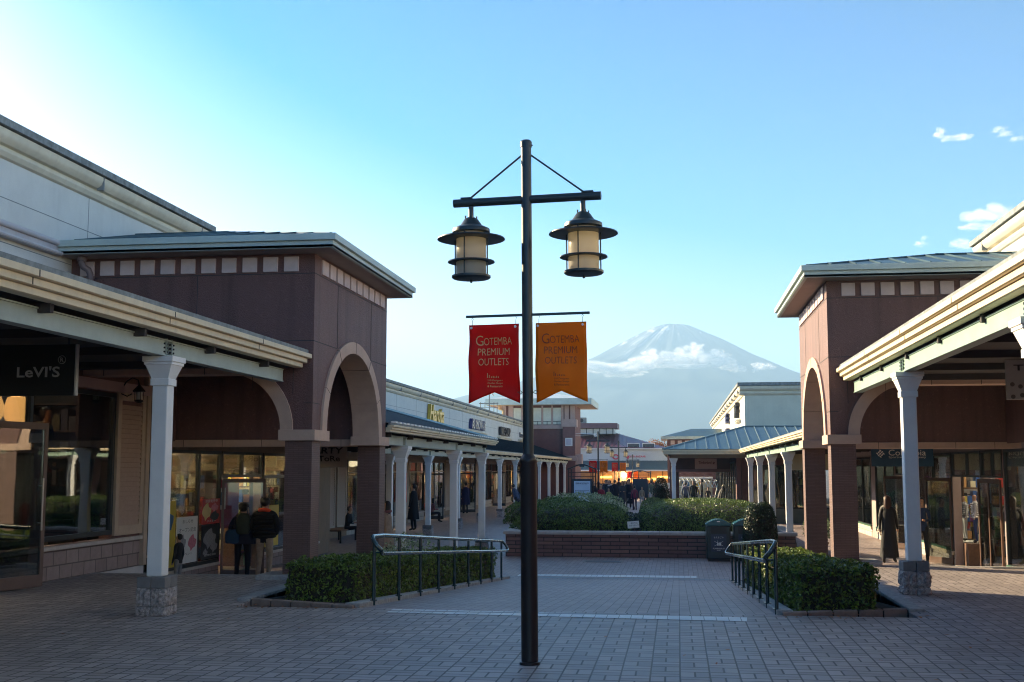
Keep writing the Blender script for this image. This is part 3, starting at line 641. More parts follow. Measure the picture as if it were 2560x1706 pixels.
for i, y in enumerate((23.55, 29.3, 33.6)): dup(col0, (-5.55, y, 0), label='%s of the three white columns behind the left tower' % ordn[i], group=CG)
for i in range(11): dup(col0, (-8.75, 35.6+5.7*i, 0), label='%s white column in the long row before the left shops' % ordn[i], group=CG)
for i, y in enumerate((33.13, 38.85, 44.35, 50.0)): dup(col0, (3.0, y, 0), label='%s white column in the row beyond the right tower' % ordn[i], group=CG)
dup(col0, (-.16, 52.9, 0), label='pale blue-white column at the corner of the teal-roofed pavilion', group=CG)

# ------------------------------------------------------------------ walkway canopies
def canopy(name, label, xg, o, y0, y1, zc, xcol, xwall, rise, cols, roofm, beammat, hip=False, z_off=0, slats=cream):
    """xg: outer gutter edge, o: +1 if the wall is at larger x, zc: column top"""
    t = thing(name, label, 'canopy', (xcol, y0, zc-2.85))
    # stepped gutter
    ks = 1.0 if zc > 3 else .62
    for k in range(3):
        g = MB(); zt = zc+.22+.215*ks-.072*ks*k; xa = xg+o*.05*k*ks
        g.prism([(xa, zt), (xa, zt-.06*ks), (xa+o*.02, zt-.068*ks), (xa+o*.12, zt-.068*ks), (xa+o*.12, zt)], 'y', y0, y1-.06*k); g.build('gutter_board', slats, t)
    g = MB(); g.box(xg+o*.055, xg+o*.16, y0, y1, zc+.221+.215*ks, zc+.235+.215*ks+.05*ks); g.build('roof_edging', coping_m, t)
    g = MB(); x2 = xg+o*.12
    for yy in (np.arange(y0+1.5, y1, 2.75)):
        g.box(xg-o*.004, xg+o*.05, yy, yy+.012, zc+.22+.153*ks, zc+.22+.212*ks); g.box(xg+o*.05*ks-o*.004, xg+o*.1, yy-.02, yy-.008, zc+.22+.083*ks, zc+.22+.143*ks)
    g.each('gutter_joint', dark, t)
    zt = zc+.25+.215*ks; w = abs(xwall-xg)
    if hip:
        e = min(w-.1, 2.68)
        zr_ = zt+rise
        P = lambda d, y: (xg+o*(.1+d), y, zt+rise*d/w)
        n = 9; g = MB()
        top = [P(0, y0), P(0, y1), P(e, y1-e-.2), P(w-.1, y1-e-.2-(w-.1-e)), P(w-.1, y0)]
        low = [(a, b, c-.05) for a, b, c in top]
        g.add(top+low, [(0, 1, 2, 3, 4), (9, 8, 7, 6, 5)]+[(i, (i+1) % 5, (i+1) % 5+5, i+5) for i in range(5)])
        g.add([P(0, y1), P(w-.1, y1), P(w-.1, y1-e-.2-(w-.1-e)), P(e, y1-e-.2)], [(0, 1, 2, 3)])
        g.build('roof', roofm, t)
        g = MB(); a = Vector(P(0, y1)); b = Vector(P(w-.1, y1-e-.2-(w-.1-e))); u = Vector((0, 0, .045))
        g.hexa([a+Vector((-.06, -.04, 0)), a+Vector((.06, .04, 0)), b+Vector((.06, .04, 0)), b+Vector((-.06, -.04, 0)), a+Vector((-.06, -.04, .05)), a+Vector((.06, .04, .05)), b+Vector((.06, .04, .05)), b+Vector((-.06, -.04, .05))])
        g.build('hip_cap', pm('blue_ridge_metal', (.18, .32, .42), .3, .1, 3, 0, metal=.4), t)
        g = MB()
        for yy in np.arange(y0+.3, y1-.1, .33): g.box(xg+o*.035, xg+o*.13, yy, yy+.2, zc+.40, zc+.43)
        g.each('snow_guard', whitepaint, t)
    else:
        g = MB(); g.prism([(xg+o*.1, zt), (xg+o*.1, zt-.05), (xwall, zt+rise-.05), (xwall, zt+rise)], 'y', y0, y1); g.build('roof', roofm, t)
        if roofm is teal or roofm is tealflat:
            g = MB()
            for yy in np.arange(y0+.2, y1, .45):
                g.prism([(xg+o*.1, zt), (xg+o*.1, zt+.03), (xwall, zt+rise+.03), (xwall, zt+rise)], 'y', yy, yy+.02)
            g.build('roof_seam', roofm, t)
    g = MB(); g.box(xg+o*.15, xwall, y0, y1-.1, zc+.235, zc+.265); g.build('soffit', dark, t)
    # I-beam with stiffeners and bolts at every column
    g = MB(); ye = y1-.35
    g.box(xcol-.07, xcol+.07, y0, ye, zc+.005, zc+.02); g.box(xcol-.07, xcol+.07, y0, ye, zc+.175, zc+.19)
    ys = [c for c in cols if y0 < c < y1]; seg = [y0]+sum([[c-.11, c+.05] for c in ys], [])+[ye]
    for a, b in zip(seg[::2], seg[1::2]): g.box(xcol-o*.058, xcol-o*.045, a, b, zc+.022, zc+.173)
    g.box(xcol-.01, xcol+.01, y0, ye, zc+.021, zc+.174)
    g.build('beam', beammat, t)
    g = MB()
    for c in ys:
        g.box(xcol-.075, xcol+.075, c-.105, c-.095, zc, zc+.2); g.box(xcol-.075, xcol+.075, c+.04, c+.05, zc, zc+.2)
    g.each('stiffener', beammat, t)
    g = MB()
    for c in (ys if zc > 3 else []):
        for dy in (-.145, -.07, .01, .085):
            for dz in (.05, .095, .14):
                g.tube([(xcol-o*.05, c+dy, zc+dz), (xcol-o*.078, c+dy, zc+dz)], .012, 6)
    if g.v: g.each('bolt', black, t)
    # rafters under the roof
    g = MB()
    for yy in np.arange(y0+.6, y1-.3, 1.9): g.box(xg+o*.2, xwall, yy, yy+.06, zc+.14, zc+.234)
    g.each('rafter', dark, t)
    return t
canopy('walkway_canopy', 'walkway canopy with cream stepped gutter at the left front', -5.34, -1, -6, 16.84, 3.65, -5.72, -8.9, .75, [7.0, 12.6], tealflat, beam_m)
canopy('walkway_canopy', 'sunlit walkway canopy with cream gutter at the right front', 2.70, 1, -6, 20.58, 3.65, 3.0, 6.25, .75, [10.32, 15.98], tealflat, beam_g)
canopy('walkway_canopy', 'slate-roofed canopy with hipped end just behind the left tower', -5.17, -1, 21.3, 34.3, 2.85, -5.55, -11.8, 1.95, [23.55, 29.3, 33.6], tealflat, beam_m, hip=True)
canopy('walkway_canopy', 'long low canopy running along the far left shops', -8.35, -1, 33.9, 101.5, 2.85, -8.75, -11.8, 1.15, [35.6+5.7*i for i in range(11)], tealflat, beam_m)
canopy('walkway_canopy', 'sunlit canopy running from the right tower to the pavilion', 2.62, 1, 25.3, 51.9, 2.85, 3.0, 6.7, .8, [33.13, 38.85, 44.35, 50.0], teal, beam_g)

# ------------------------------------------------------------------ gate towers
def arch_pts(c, a, zs, b, n=20, t0=math.pi, t1=0):
    return [(c+a*math.cos(t0+(t1-t0)*k/n), zs+b*math.sin(t0+(t1-t0)*k/n)) for k in range(n+1)]
def gate_tower(label, f, o, y0, dep, W, cols_front, side):
    X = lambda d: f+o*d
    y1 = y0+dep; zt = 5.6; zs = 2.97; T = .41
    t = thing('gate_tower', label, 'gate tower', (X(.2), y0, .0))
    zb = [.8, 0.0]                          # near pier stands on the plaza, far pier on the mall
    g = MB()
    # piers
    g.box(X(0), X(T), y0, y0+T, .8, 2.81); g.box(X(0), X(T), y1-T, y1, -.02, 2.81)
    g.each('pier', ribbed, t)
    g = MB()
    # street face with arch
    c = (y0+y1)/2; ai = dep/2-T-.20; zi = 1.35
    pts = arch_pts(c, ai, zs, zi)
    def strip_y(xa, xb, pts, ztop, g):
        for (a, za), (b, zb_) in zip(pts[:-1], pts[1:]):
            for xx in (xa, xb): g.quad((xx, a, za), (xx, b, zb_), (xx, b, ztop), (xx, a, ztop))
            g.quad((xa, a, za), (xb, a, za), (xb, b, zb_), (xa, b, zb_))
    strip_y(X(0), X(T), pts, zt, g)
    g.box(X(0), X(T), y0, c-ai, zs, zt); g.box(X(0), X(T), c+ai, y1, zs, zt)
    # front face with a round-cornered opening
    xi = .47; rx = .85; rz_ = .85
    cn = [(X(xi), zs)]+[(X(xi+rx-rx*math.cos(math.pi/2*k/10)), zs+rz_*math.sin(math.pi/2*k/10)) for k in range(1, 11)]+[(X(W), zs+rz_)]
    for (a, za), (b, zb_) in zip(cn[:-1], cn[1:]):
        for yy in (y0, y0+T): g.quad((a, yy, za), (b, yy, zb_), (b, yy, zt), (a, yy, zt))
        g.quad((a, y0, za), (a, y0+T, za), (b, y0+T, zb_), (b, y0, zb_))
    g.box(X(T), X(xi), y0, y0+T, zs, zt)
    # rear wall and blind side
    g.box(X(T), X(W+.6), y1-T, y1, 2.93, zt)
    g.box(X(W), X(W+.05), y0+T, y1-T, 2.9, zt)
    g.build('wall', brown, t, recalc=False)
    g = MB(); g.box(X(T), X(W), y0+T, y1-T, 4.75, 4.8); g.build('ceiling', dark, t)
    g = MB(); g.box(X(T), X(W+.7), y1-T-.03, y1+.03, 2.80, 2.925)
    g.build('lintel_band', tan, t)
    g = MB()
    for k in range(5): g.box(X(T+.3+.75*k), X(T+.308+.75*k), y1-T-.034, y1-T-.028, 2.80, 2.925)
    g.build('band_joint', dark, t)
    # capitals of the piers
    g = MB()
    g.box(X(-.06), X(xi+.03), y0-.06, y0+T+.28, 2.81, zs); g.box(X(-.06), X(T+.06), y1-T-.28, y1+.06, 2.81, zs)
    g.each('pier_cap', tan, t, bevel=.006)
    # arch ring, proud of both faces
    def ring(fn_in, fn_out, a, b, axis):
        g = MB(); n = len(fn_in)-1
        for k in range(n):
            q = [fn_in[k], fn_in[k+1], fn_out[k+1], fn_out[k]]
            g.prism(q, axis, a, b)
        return g
    pin = arch_pts(c, ai-.02, zs, zi-.02, 28); pout = arch_pts(c, ai+.22, zs, zi+.17, 28)
    bm_ = ring(pin, pout, X(-.035), X(T+.035), 'x'); bm_.build('arch_trim', tan, t, smooth=30)
    g = MB()
    for k in (4, 9, 14, 19, 24):
        (a, za), (b, zb_) = pin[k], pout[k]; d = .005
        g.prism([(a-d, za-.004), (a+d, za-.004), (b+d, zb_+.004), (b-d, zb_+.004)], 'x', X(-.039), X(T+.039))
    g.build('arch_joint', dark, t)
    ci = [(X(xi-.0+.0), zs)]+[(X(xi+rx-(rx-.0)*math.cos(math.pi/2*k/14)), zs+rz_*math.sin(math.pi/2*k/14)) for k in range(1, 15)]+[(X(W), zs+rz_)]
    co = [(X(xi-.18), zs)]+[(X(xi+rx-(rx+.18)*math.cos(math.pi/2*k/14)), zs+(rz_+.18)*math.sin(math.pi/2*k/14)) for k in range(1, 15)]+[(X(W), zs+rz_+.18)]
    ci = [(a+(o*.01), b-.01) for a, b in ci]
    ring(ci, co, y0-.03, y0+T+.03, 'y').build('front_arch_trim', tan, t, smooth=30)
    g = MB(); g.box(X(xi+.45), X(xi+.456), y0-.034, y0-.028, 3.55, 3.95)
    for k in range(3): g.box(X(xi+1.2+.8*k), X(xi+1.21+.8*k), y0-.034, y0-.028, 3.8, 4.0)
    g.each('trim_joint', dark, t)
    # joints of the wall cladding
    g = MB(); e = .004
    g.box(X(-e), X(W), y0-e, y0, 5.30, 5.312); g.box(X(-e), X(0), y0, y1, 5.30, 5.312)
    g.box(X(-e), X(W), y0-e, y0, 4.285, 4.297); 
    for s, e2 in ((y0, y0+1.23), (y1-1.12, y1)): g.box(X(-e), X(0), s, e2, 4.285, 4.297)
    for yy in (y0+1.22, y1-1.14): g.box(X(-e), X(0), yy, yy+.012, 4.29, 5.3)
    g.box(X(1.83), X(1.84), y0-e, y0, 4.3, 5.3); g.box(X(.02), X(.14), y0-e, y0, 3.36, 3.37); g.box(X(-e), X(0), y0, y0+.36, 3.36, 3.37); g.box(X(.3), X(.31), y0-e, y0, 3.5, 3.95)
    g.build('cladding_joint', dark, t)
    # frieze of pale squares
    k = 0; d = .25
    while d+.23 < W:
        g = MB(); g.box(X(d), X(d+.225), y0-.028, y0+.01, 5.335, 5.56); g.build('frieze_panel', frieze_m, t, bevel=.006); d += .325
    yy = y0+.33; n = 10; pitch = (dep-.33-.17)/n
    for k in range(n):
        g = MB(); g.box(X(-.028), X(.01), yy+pitch*k, yy+pitch*k+pitch*.76, 5.335, 5.56); g.build('frieze_panel', frieze_m, t, bevel=.006)
    # eaves
    ex = .42; ef = .50; er = .3; xw = W+.12
    a, b, c_, d_ = X(-ex), X(xw), y0-ef, y1+er
    g = MB(); g.box(a, b, c_, d_, 5.602, 5.64); g.build('soffit', soffit, t)
    g = MB()
    def frame(x0, x1, ya, yb, z0, z1, th):
        g.box(x0, x1, ya, ya+th, z0, z1); g.box(x0, x1, yb-th, yb, z0, z1)
        xa, xb = min(x0, x1), max(x0, x1); g.box(xa, xa+th, ya+th, yb-th, z0, z1); g.box(xb-th, xb, ya+th, yb-th, z0, z1)
    frame(a, b, c_, d_, 5.596, 5.70, .06); g.build('fascia', fascia, t, bevel=.004)
    g = MB(); a2, c2, d2 = a-o*.05, c_-.05, d_+.05; frame(a2, b, c2, d2, 5.702, 5.80, .07); g.build('gutter', fascia, t, bevel=.006)
    # hipped metal roof with standing seams
    z0 = 5.80; hz = .60; xm = X(W/2-.35); ym = (c_+d_)/2; dh = (d_-c_)/2
    pA = (a+o*.06, c_+.06, z0); pB = (b, c_+.06, z0); pC = (b, d_-.06, z0); pD = (a+o*.06, d_-.06, z0); rA = (a+o*(dh), ym, z0+hz); rB = (b, ym, z0+hz)
    g = MB(); g.add([pA, pB, pC, pD, rA, rB], [(0, 1, 5, 4), (2, 3, 4, 5), (3, 0, 4)]); g.build('roof', teal, t)
    g = MB()
    for k in range(11):
        u = k/11; xx = a+o*.06+(b-a-o*.06)*u; 
        if abs(xx-a) < dh: q = abs(xx-a)/dh
        else: q = 1
        g.hexa([(xx-.012, c_+.06, z0), (xx+.012, c_+.06, z0), (xx+.012, c_+.06+(ym-c_-.06)*q, z0+hz*q), (xx-.012, c_+.06+(ym-c_-.06)*q, z0+hz*q), (xx-.012, c_+.06, z0+.03), (xx+.012, c_+.06, z0+.03), (xx+.012, c_+.06+(ym-c_-.06)*q, z0+hz*q+.03), (xx-.012, c_+.06+(ym-c_-.06)*q, z0+hz*q+.03)])
    g.tube([rA, rB], .035, 6); g.tube([pA, rA], .03, 6); g.tube([pD, rA], .03, 6)
    g.build('roof_seam', teal, t)
    # plinth stones
    g = MB(); g.box(X(-.05), X(.75), y0-.22, y0+.5, .79, .87); g.build('plinth', kerb_m, t, bevel=.015)
    return t
tl = gate_tower('brown stucco gate tower with arches and pale frieze on the left', -5.32, -1, 16.85, 4.43, 3.88, 0, 'l')
tr = gate_tower('brown stucco gate tower with sunlit street face on the right', 2.58, 1, 20.6, 4.62, 3.95, 0, 'r')
g = MB(); x = -8.9
g.tube([(x, 16.6, 5.60), (x, 16.6, 5.50), (x+.02, 16.62, 5.44), (x+.08, 16.66, 5.40), (x+.1, 16.68, 5.33), (x+.1, 16.7, 5.15), (x+.08, 16.72, 5.1)], .05, 10)
g.lathe([(.07, 0), (.07, .06)], x, 16.6, 12, 5.53); g.lathe([(.062, 0), (.062, .03)], x+.1, 16.69, 12, 5.28)
g.tube([(x-.16, 16.72, 5.09), (x+.30, 16.72, 5.05)], .06, 10)
g.build('downpipe', pipe_m, tl, smooth=40)

# ------------------------------------------------------------------ shop buildings
def cornice(g, x, o, y0, y1, zt, sc=1.0, both=False):
    """stepped cornice along y; o points into the building"""
    pr = [(0, -.44), (-.05, -.42), (-.09, -.36), (-.09, -.33), (-.05, -.31), (-.05, -.28), (-.12, -.27), (-.18, -.22), (-.21, -.15), (-.21, -.10), (-.16, -.09), (-.16, -.085)]
    g.prism([(x+o*a*sc, zt+b*sc) for a, b in pr]+[(x+o*.1, zt-.085*sc), (x+o*.1, zt-.44*sc)], 'y', y0, y1)
def upper_wall(t, x, o, y0, y1, z0, zt, depth=14, sc=1.0, band=None, joints=True):
    g = MB(); g.box(x, x+o*depth, y0, y1, z0, zt-.05); g.build('wall', white_p, t)
    g = MB(); cornice(g, x, o, y0-.0, y1+.12, zt, sc); g.build('cornice', cream2, t, smooth=30)
    g = MB(); g.box(x-o*.27*sc, x+o*.3, y0, y1+.15, zt-.085*sc, zt+.02); g.build('coping', coping_m, t)
    if joints:
        g = MB()
        for yy in np.arange(y0+1.6, y1-.2, 3.95): g.box(x-o*.003, x, yy, yy+.012, z0, zt-.42*sc)
        for zz in np.arange(zt-.98, z0+.3, -.62): g.box(x-o*.003, x, y0, y1, zz, zz+.012)
        g.build('panel_joint', pm('joint_grey', (.22, .24, .25), .8, .1), t)
        g = MB()
        for yy in np.arange(y0+1.65, y1-.2, 3.95):
            g.box(x-o*.215*sc, x-o*.1, yy, yy+.03, zt-.30*sc, zt-.09*sc)
        g.each('cornice_clip', pm('joint_grey', (.22, .24, .25), .8, .1), t)
    if band:
        g = MB(); zb, ye = band
        g.tube([(x-o*.06, y0, zb+.16), (x-o*.06, ye, zb+.16)], .045, 10); g.box(x-o*.05, x+o*.02, y0, ye, zb+.02, zb+.13); g.tube([(x-o*.11, y0, zb), (x-o*.11, ye-.06, zb)], .03, 8); g.box(x-o*.12, x+.0, y0, ye-.06, zb-.03, zb-.005)
        g.build('string_course', pm('pinkish_moulding', (.52, .49, .50), .6, .08, 2, .05), t, smooth=40)
def window(t, x, o, ya, yb, za, zb, mulls=(), fm=black, fw=.045, transom=None, name='window'):
    g = MB(); d0, d1 = x-o*.02, x+o*.06
    g.box(d0, d1, ya, ya+fw, za, zb); g.box(d0, d1, yb-fw, yb, za, zb); g.box(d0, d1, ya+fw, yb-fw, za, za+fw); g.box(d0, d1, ya+fw, yb-fw, zb-fw, zb)
    for m in mulls: g.box(d0, d1, m-fw/2, m+fw/2, za+fw, zb-fw)
    if transom: g.box(d0-o*.003, d1, ya+fw, yb-fw, transom-fw/2, transom+fw/2)
    w = g.build(name, fm, t)
    g = MB(); g.box(x+o*.015, x+o*.02, ya+fw, yb-fw, za+fw, zb-fw); g.build('pane', glass, w)
    return w
def door_leaf(t, x, y, ang, w, z0, z1, fm=bfr, o=1):
    """an open glazed leaf hinged at (x,y), swung out by ang towards the walkway"""
    dx, dy = -o*math.sin(ang)*w, math.cos(ang)*w
    M = Matrix.Translation((x, y, 0)) @ Matrix.Rotation(math.atan2(dy, dx), 4, 'Z')
    g = MB(); f = .06; g.box(0, f, -.02, .02, z0, z1); g.box(w-f, w, -.02, .02, z0, z1); g.box(f, w-f, -.02, .02, z1-.09, z1); g.box(f, w-f, -.02, .02, z0, z0+.16); g.xf(M)
    dl = g.build('door', fm, t)
    g = MB(); g.box(f, w-f, -.004, .004, z0+.16, z1-.09); g.xf(M); g.build('pane', glass, dl)
    g = MB(); g.tube([(w-.1, -.06, z0+.75), (w-.1, -.06, z0+1.45)], .012, 8); g.tube([(w-.1, -.06, z0+.85), (w-.1, 0, z0+.85)], .008, 6); g.tube([(w-.1, -.06, z0+1.35), (w-.1, 0, z0+1.35)], .008, 6); g.xf(M); g.build('handle', rackmetal, dl)
def room(t, x, o, y0, y1, z0, z1, depth, wallm, lights=True, em=None):
    g = MB(); e = .02
    xb = x+o*depth
    g.box(xb, xb+o*.05, y0, y1, z0, z1); g.box(x+o*.25, xb, y0, y0+.04, z0, z1); g.box(x+o*.25, xb, y1-.04, y1, z0, z1); g.box(x+o*.25, xb, y0, y1, z1, z1+.04); g.build('interior', wallm, t)
    g = MB(); g.box(x+o*.22, xb, y0, y1, z0-.02, z0+.012); g.build('floor', pm('shop_floor', (.25, .2, .16), .4, .1), t)
    if lights:
        g = MB(); k = max(1, int((y1-y0)/2.2))
        for i in range(k):
            yy = y0+(i+.5)*(y1-y0)/k; g.box(x+o*.9, x+o*1.0, yy-.5, yy+.5, z1-.03, z1-.01); g.box(x+o*2.0, x+o*2.1, yy-.4, yy+.4, z1-.03, z1-.01)
        g.each('ceiling_light', em or warm_light, t)
warm_light = emit('warm_shop_light', (1.0, .78, .45), 16.0)
dim_light = emit('dim_shop_light', (1.0, .85, .6), 5.0)
int_warm = pm('cream_interior', (.55, .45, .30), .7, .1); int_dark = pm('dark_interior', (.045, .042, .042), .6, .2); int_grey = pm('grey_interior', (.3, .29, .28), .7, .1); int_mid = pm('brown_interior', (.22, .15, .1), .6, .2)
def shutter(t, x, o, ya, yb, za, zb):
    f = .12
    g = MB(); g.box(x-o*.05, x, ya, ya+f, za, zb); g.box(x-o*.05, x, yb-f, yb, za, zb); g.box(x-o*.05, x, ya+f, yb-f, za, za+f*1.3); g.box(x-o*.05, x, ya+f, yb-f, zb-f, zb)
    s = g.build('shutter', tanframe, t, bevel=.004)
    g = MB(); z = za+f*1.3
    while z+.07 < zb-f:
        g.hexa([(x-o*.042, ya+f, z), (x-o*.042, yb-f, z), (x-o*.005, yb-f, z), (x-o*.005, ya+f, z), (x-o*.02, ya+f, z+.075), (x-o*.02, yb-f, z+.075), (x-o*.005, yb-f, z+.075), (x-o*.005, ya+f, z+.075)]); z += .078
    g.build('louvre', louver, s)
def wall_with(t, x, o, y0, y1, z0, zt, ops, wm, th=.2, pz=None, pmx=None):
    """ops: (ya, yb, za, zb) openings, sorted"""
    g = MB(); p = MB(); y = y0
    pz = pz or z0
    for ya, yb, za, zb in ops:
        if ya > y: g.box(x, x+o*th, y, ya, pz, zt); (p.box(x-o*.01, x+o*th, y, ya, z0, pz) if pz > z0 else None)
        g.box(x, x+o*th, ya, yb, zb, zt)
        if za > z0: p.box(x-o*.01, x+o*th, ya, yb, z0, za)
        y = yb
    if y < y1: g.box(x, x+o*th, y, y1, pz, zt); (p.box(x-o*.01, x+o*th, y, y1, z0, pz) if pz > z0 else None)
    g.build('shop_wall', wm, t)
    if p.v: p.each('plinth', pmx or blocks, t)
def sill(t, x, o, ya, yb, z, m=None, h=.06):
    g = MB(); g.box(x-o*.06, x+o*.03, ya, yb, z-h, z); g.build('sill', m or pm('pale_sill', (.50, .45, .41), .7, .15, 6, .2), t, bevel=.006)
SH = []
def shelf_unit(x, y, z, w, h, d, label, gm, rows=5, along='y', fm=wood):
    t = thing('display_shelf', label, 'display shelf', (x, y, z), group='display shelves inside the shops')
    g = MB()
    for k in range(rows+1): g.box(-d/2, d/2, -w/2, w/2, h*k/rows, h*k/rows+.02)
    g.box(-d/2, d/2, -w/2-.02, -w/2, 0, h); g.box(-d/2, d/2, w/2, w/2+.02, 0, h)
    if along == 'x': g.xf(Matrix.Rotation(R(90), 4, 'Z'))
    g.build('frame', fm, t, local=True)
    g = MB()
    for k in range(rows):
        yy = -w/2+.02
        while yy < w/2-.08:
            ww = random.uniform(.05, .16); hh = random.uniform(.35, .85)*h/rows
            g.box(-d/2+.03, d/2-.05, yy, min(yy+ww, w/2-.02), h*k/rows+.022, h*k/rows+.02+hh); yy += ww+random.uniform(.005, .05)
    if along == 'x': g.xf(Matrix.Rotation(R(90), 4, 'Z'))
    stuff(g.build('goods', gm, t, local=True)); return t
def garment(g, cx, cy, zt, h, w, d, ax='y', seed=0):
    rings = []
    for k, (f, ww, dd) in enumerate(((0, .25, .5), (.06, .8, .9), (.2, 1, 1), (.6, .95, 1.1), (1, 1.1, 1.2))):
        ring = []
        for j in range(10):
            a = 2*math.pi*j/10; r_ = 1+.12*math.sin(a*3+seed+k)
            u = math.cos(a)*w/2*ww*r_; v = math.sin(a)*d/2*dd*r_
            ring.append((cx+(v if ax == 'y' else u), cy+(u if ax == 'y' else v), zt-h*f))
        rings.append(ring)
    g.loft(rings)
def clothes_rack(x, y, z, w, label, gm, rz=0, h=1.45):
    t = thing('clothes_rack', label, 'clothes rack', (x, y, z), rz=rz, group='clothes racks inside the shops')
    g = MB(); g.tube([(0, -w/2, 0), (0, -w/2, h), (0, w/2, h), (0, w/2, 0)], .015, 6); g.tube([(-.2, -w/2, .02), (.2, -w/2, .02)], .015, 6); g.tube([(-.2, w/2, .02), (.2, w/2, .02)], .015, 6); g.build('rail', rackmetal, t, local=True)
    k = int(w/.11)
    g = MB()
    for i in range(k): garment(g, 0, -w/2+.08+i*(w-.16)/max(1, k-1), h-.03, random.uniform(.7, 1.0), .42, .09, ax='x', seed=i)
    stuff(g.build('garments', gm, t, local=True, smooth=50)); return t

# --- near left building
bL = thing('outlet_building', 'pale panelled outlet building with black shop sign at the left front', 'building', (-9, 14, .8))
upper_wall(bL, -9.2, -1, -8, 21.7, 4.2, 7.11, band=(5.60, 16.4))
ops = [(11.0, 12.0, 1.22, 3.6), (12.2, 15.35, .82, 3.60), (15.45, 17.90, 1.29, 3.60)]
wall_with(bL, -8.93, -1, -8, 19.05, .5, 4.45, [(5, 11.9, 1.22, 3.6), (12.0, 13.75, .82, 3.6), (13.85, 17.90, 1.29, 3.6)], brown, pz=1.22, pmx=blocks)
g = MB(); g.box(-8.93, -10.6, 19.0, 19.06, 0, 4.3); g.build('return_wall', white_p, bL)
g = MB(); g.box(-8.9, -8.94, 17.3, 19.05, -.02, .79); g.build('base_course', pm('pale_base', (.55, .52, .52), .8, .1), bL)
window(bL, -8.93, -1, 5, 11.9, 1.29, 3.6, (7.3, 9.6)); window(bL, -8.93, -1, 13.85, 17.90, 1.36, 3.6, (15.4,), fw=.07)
sill(bL, -8.93, -1, 13.8, 19.03, 1.29); sill(bL, -8.93, -1, 5, 11.9, 1.29)
door_leaf(bL, -8.9, 13.85, R(15), 1.38, .82, 3.02, o=-1)
window(bL, -8.93, -1, 12.0, 13.75, 3.05, 3.6)
shutter(bL, -8.93, -1, 17.93, 18.92, 1.33, 3.62)
g = MB(); g.box(-8.93, -8.85, 18.92, 19.05, .8, 4.2); g.build('corner_post', tanframe, bL, bevel=.005)
g = MB(); g.box(-8.93, -8.84, -8, 19.05, 3.62, 3.78); g.build('head_band', pm('pink_beam', (.42, .30, .28), .7, .1), bL)
room(bL, -8.93, -1, 4.9, 18.3, .82, 3.9, 4.0, int_dark, True, dim_light)
shelf_unit(-10.6, 18.0, .82, 2.2, 2.6, .4, 'dim denim shelf at the end of the black-signed shop', goods_dark, rows=6, along='x')
clothes_rack(-10.6, 15.2, .82, 1.6, 'denim rack near the mannequin in the left shop', goods_dark)
# wall lantern
t = thing('wall_lantern', 'small black bracket lantern beside the louvred shutter at the left shop', 'lantern', (-8.86, 18.0, 3.55))
g = MB(); g.tube([(-8.92, 18.0, 3.62), (-8.80, 18.0, 3.80), (-8.70, 18.0, 3.86), (-8.60, 18.0, 3.82), (-8.58, 18.0, 3.74)], .012, 8); g.tube([(-8.92, 18.0, 3.62), (-8.78, 18.0, 3.56), (-8.7, 18.0, 3.6)], .01, 6); g.build('bracket', black, t, smooth=40)
g = MB(); g.lathe([(.02, .0), (.11, -.10), (.10, -.11), (.07, -.11)], -8.58, 18.0, 8, 3.74); g.lathe([(.07, 0), (.08, -.02), (.03, -.05)], -8.58, 18.0, 8, 3.50)
for a in range(4):
    aa = math.pi/4+a*math.pi/2; g.tube([(-8.58+.07*math.cos(aa), 18+.07*math.sin(aa), 3.63), (-8.58+.07*math.cos(aa), 18+.07*math.sin(aa), 3.50)], .006, 4)
g.build('housing', black, t)
g = MB(); g.lathe([(.05, 0), (.055, .12)], -8.58, 18.0, 8, 3.505); g.build('glass', pm('seeded_glass', (.5, .5, .45), .2, .1), t)
# hanging signs
def hang_sign(name, label, x0, x1, y, z0, z1, m, th=.05, cat='sign', rods=.35, group='hanging shop signs'):
    t = thing(name, label, cat, ((x0+x1)/2, y, z0), group=group)
    g = MB(); g.box(x0, x1, y-th/2, y+th/2, z0, z1); g.build('board', m, t, bevel=.004)
    g = MB(); g.tube([(x0+.1, y, z1), (x0+.1, y, z1+rods)], .008, 6); g.tube([(x1-.1, y, z1), (x1-.1, y, z1+rods)], .008, 6); g.each('rod', black, t)
    return t
s = hang_sign('shop_sign', 'black hanging sign with silver capitals over the left front walkway', -8.12, -6.72, 12.5, 3.22, 3.80, pm('black_sign', (.006, .006, .006), .5, .1, 3, 0), rods=.1)
g = MB(); put_text(g, 'LeVI\'S', -7.16, 12.47, 3.49, .125, width=.52, bold=True); put_text(g, 'R', -6.88, 12.47, 3.625, .05, bold=True)
g2 = [(-6.88+.045*math.cos(a*math.pi/10), 12.47, 3.625+.045*math.sin(a*math.pi/10)) for a in range(21)]; g.tube(g2, .004, 4, caps=False); g.build('lettering', pm('silver_letter', (.42, .42, .42), .4, .05, 3, 0), s)
g = MB(); g.box(-6.722, -6.705, 12.47, 12.53, 3.22, 3.80); g.build('edge_strip', pm('silver_letter', (.42, .42, .42), .4, .05, 3, 0), s)
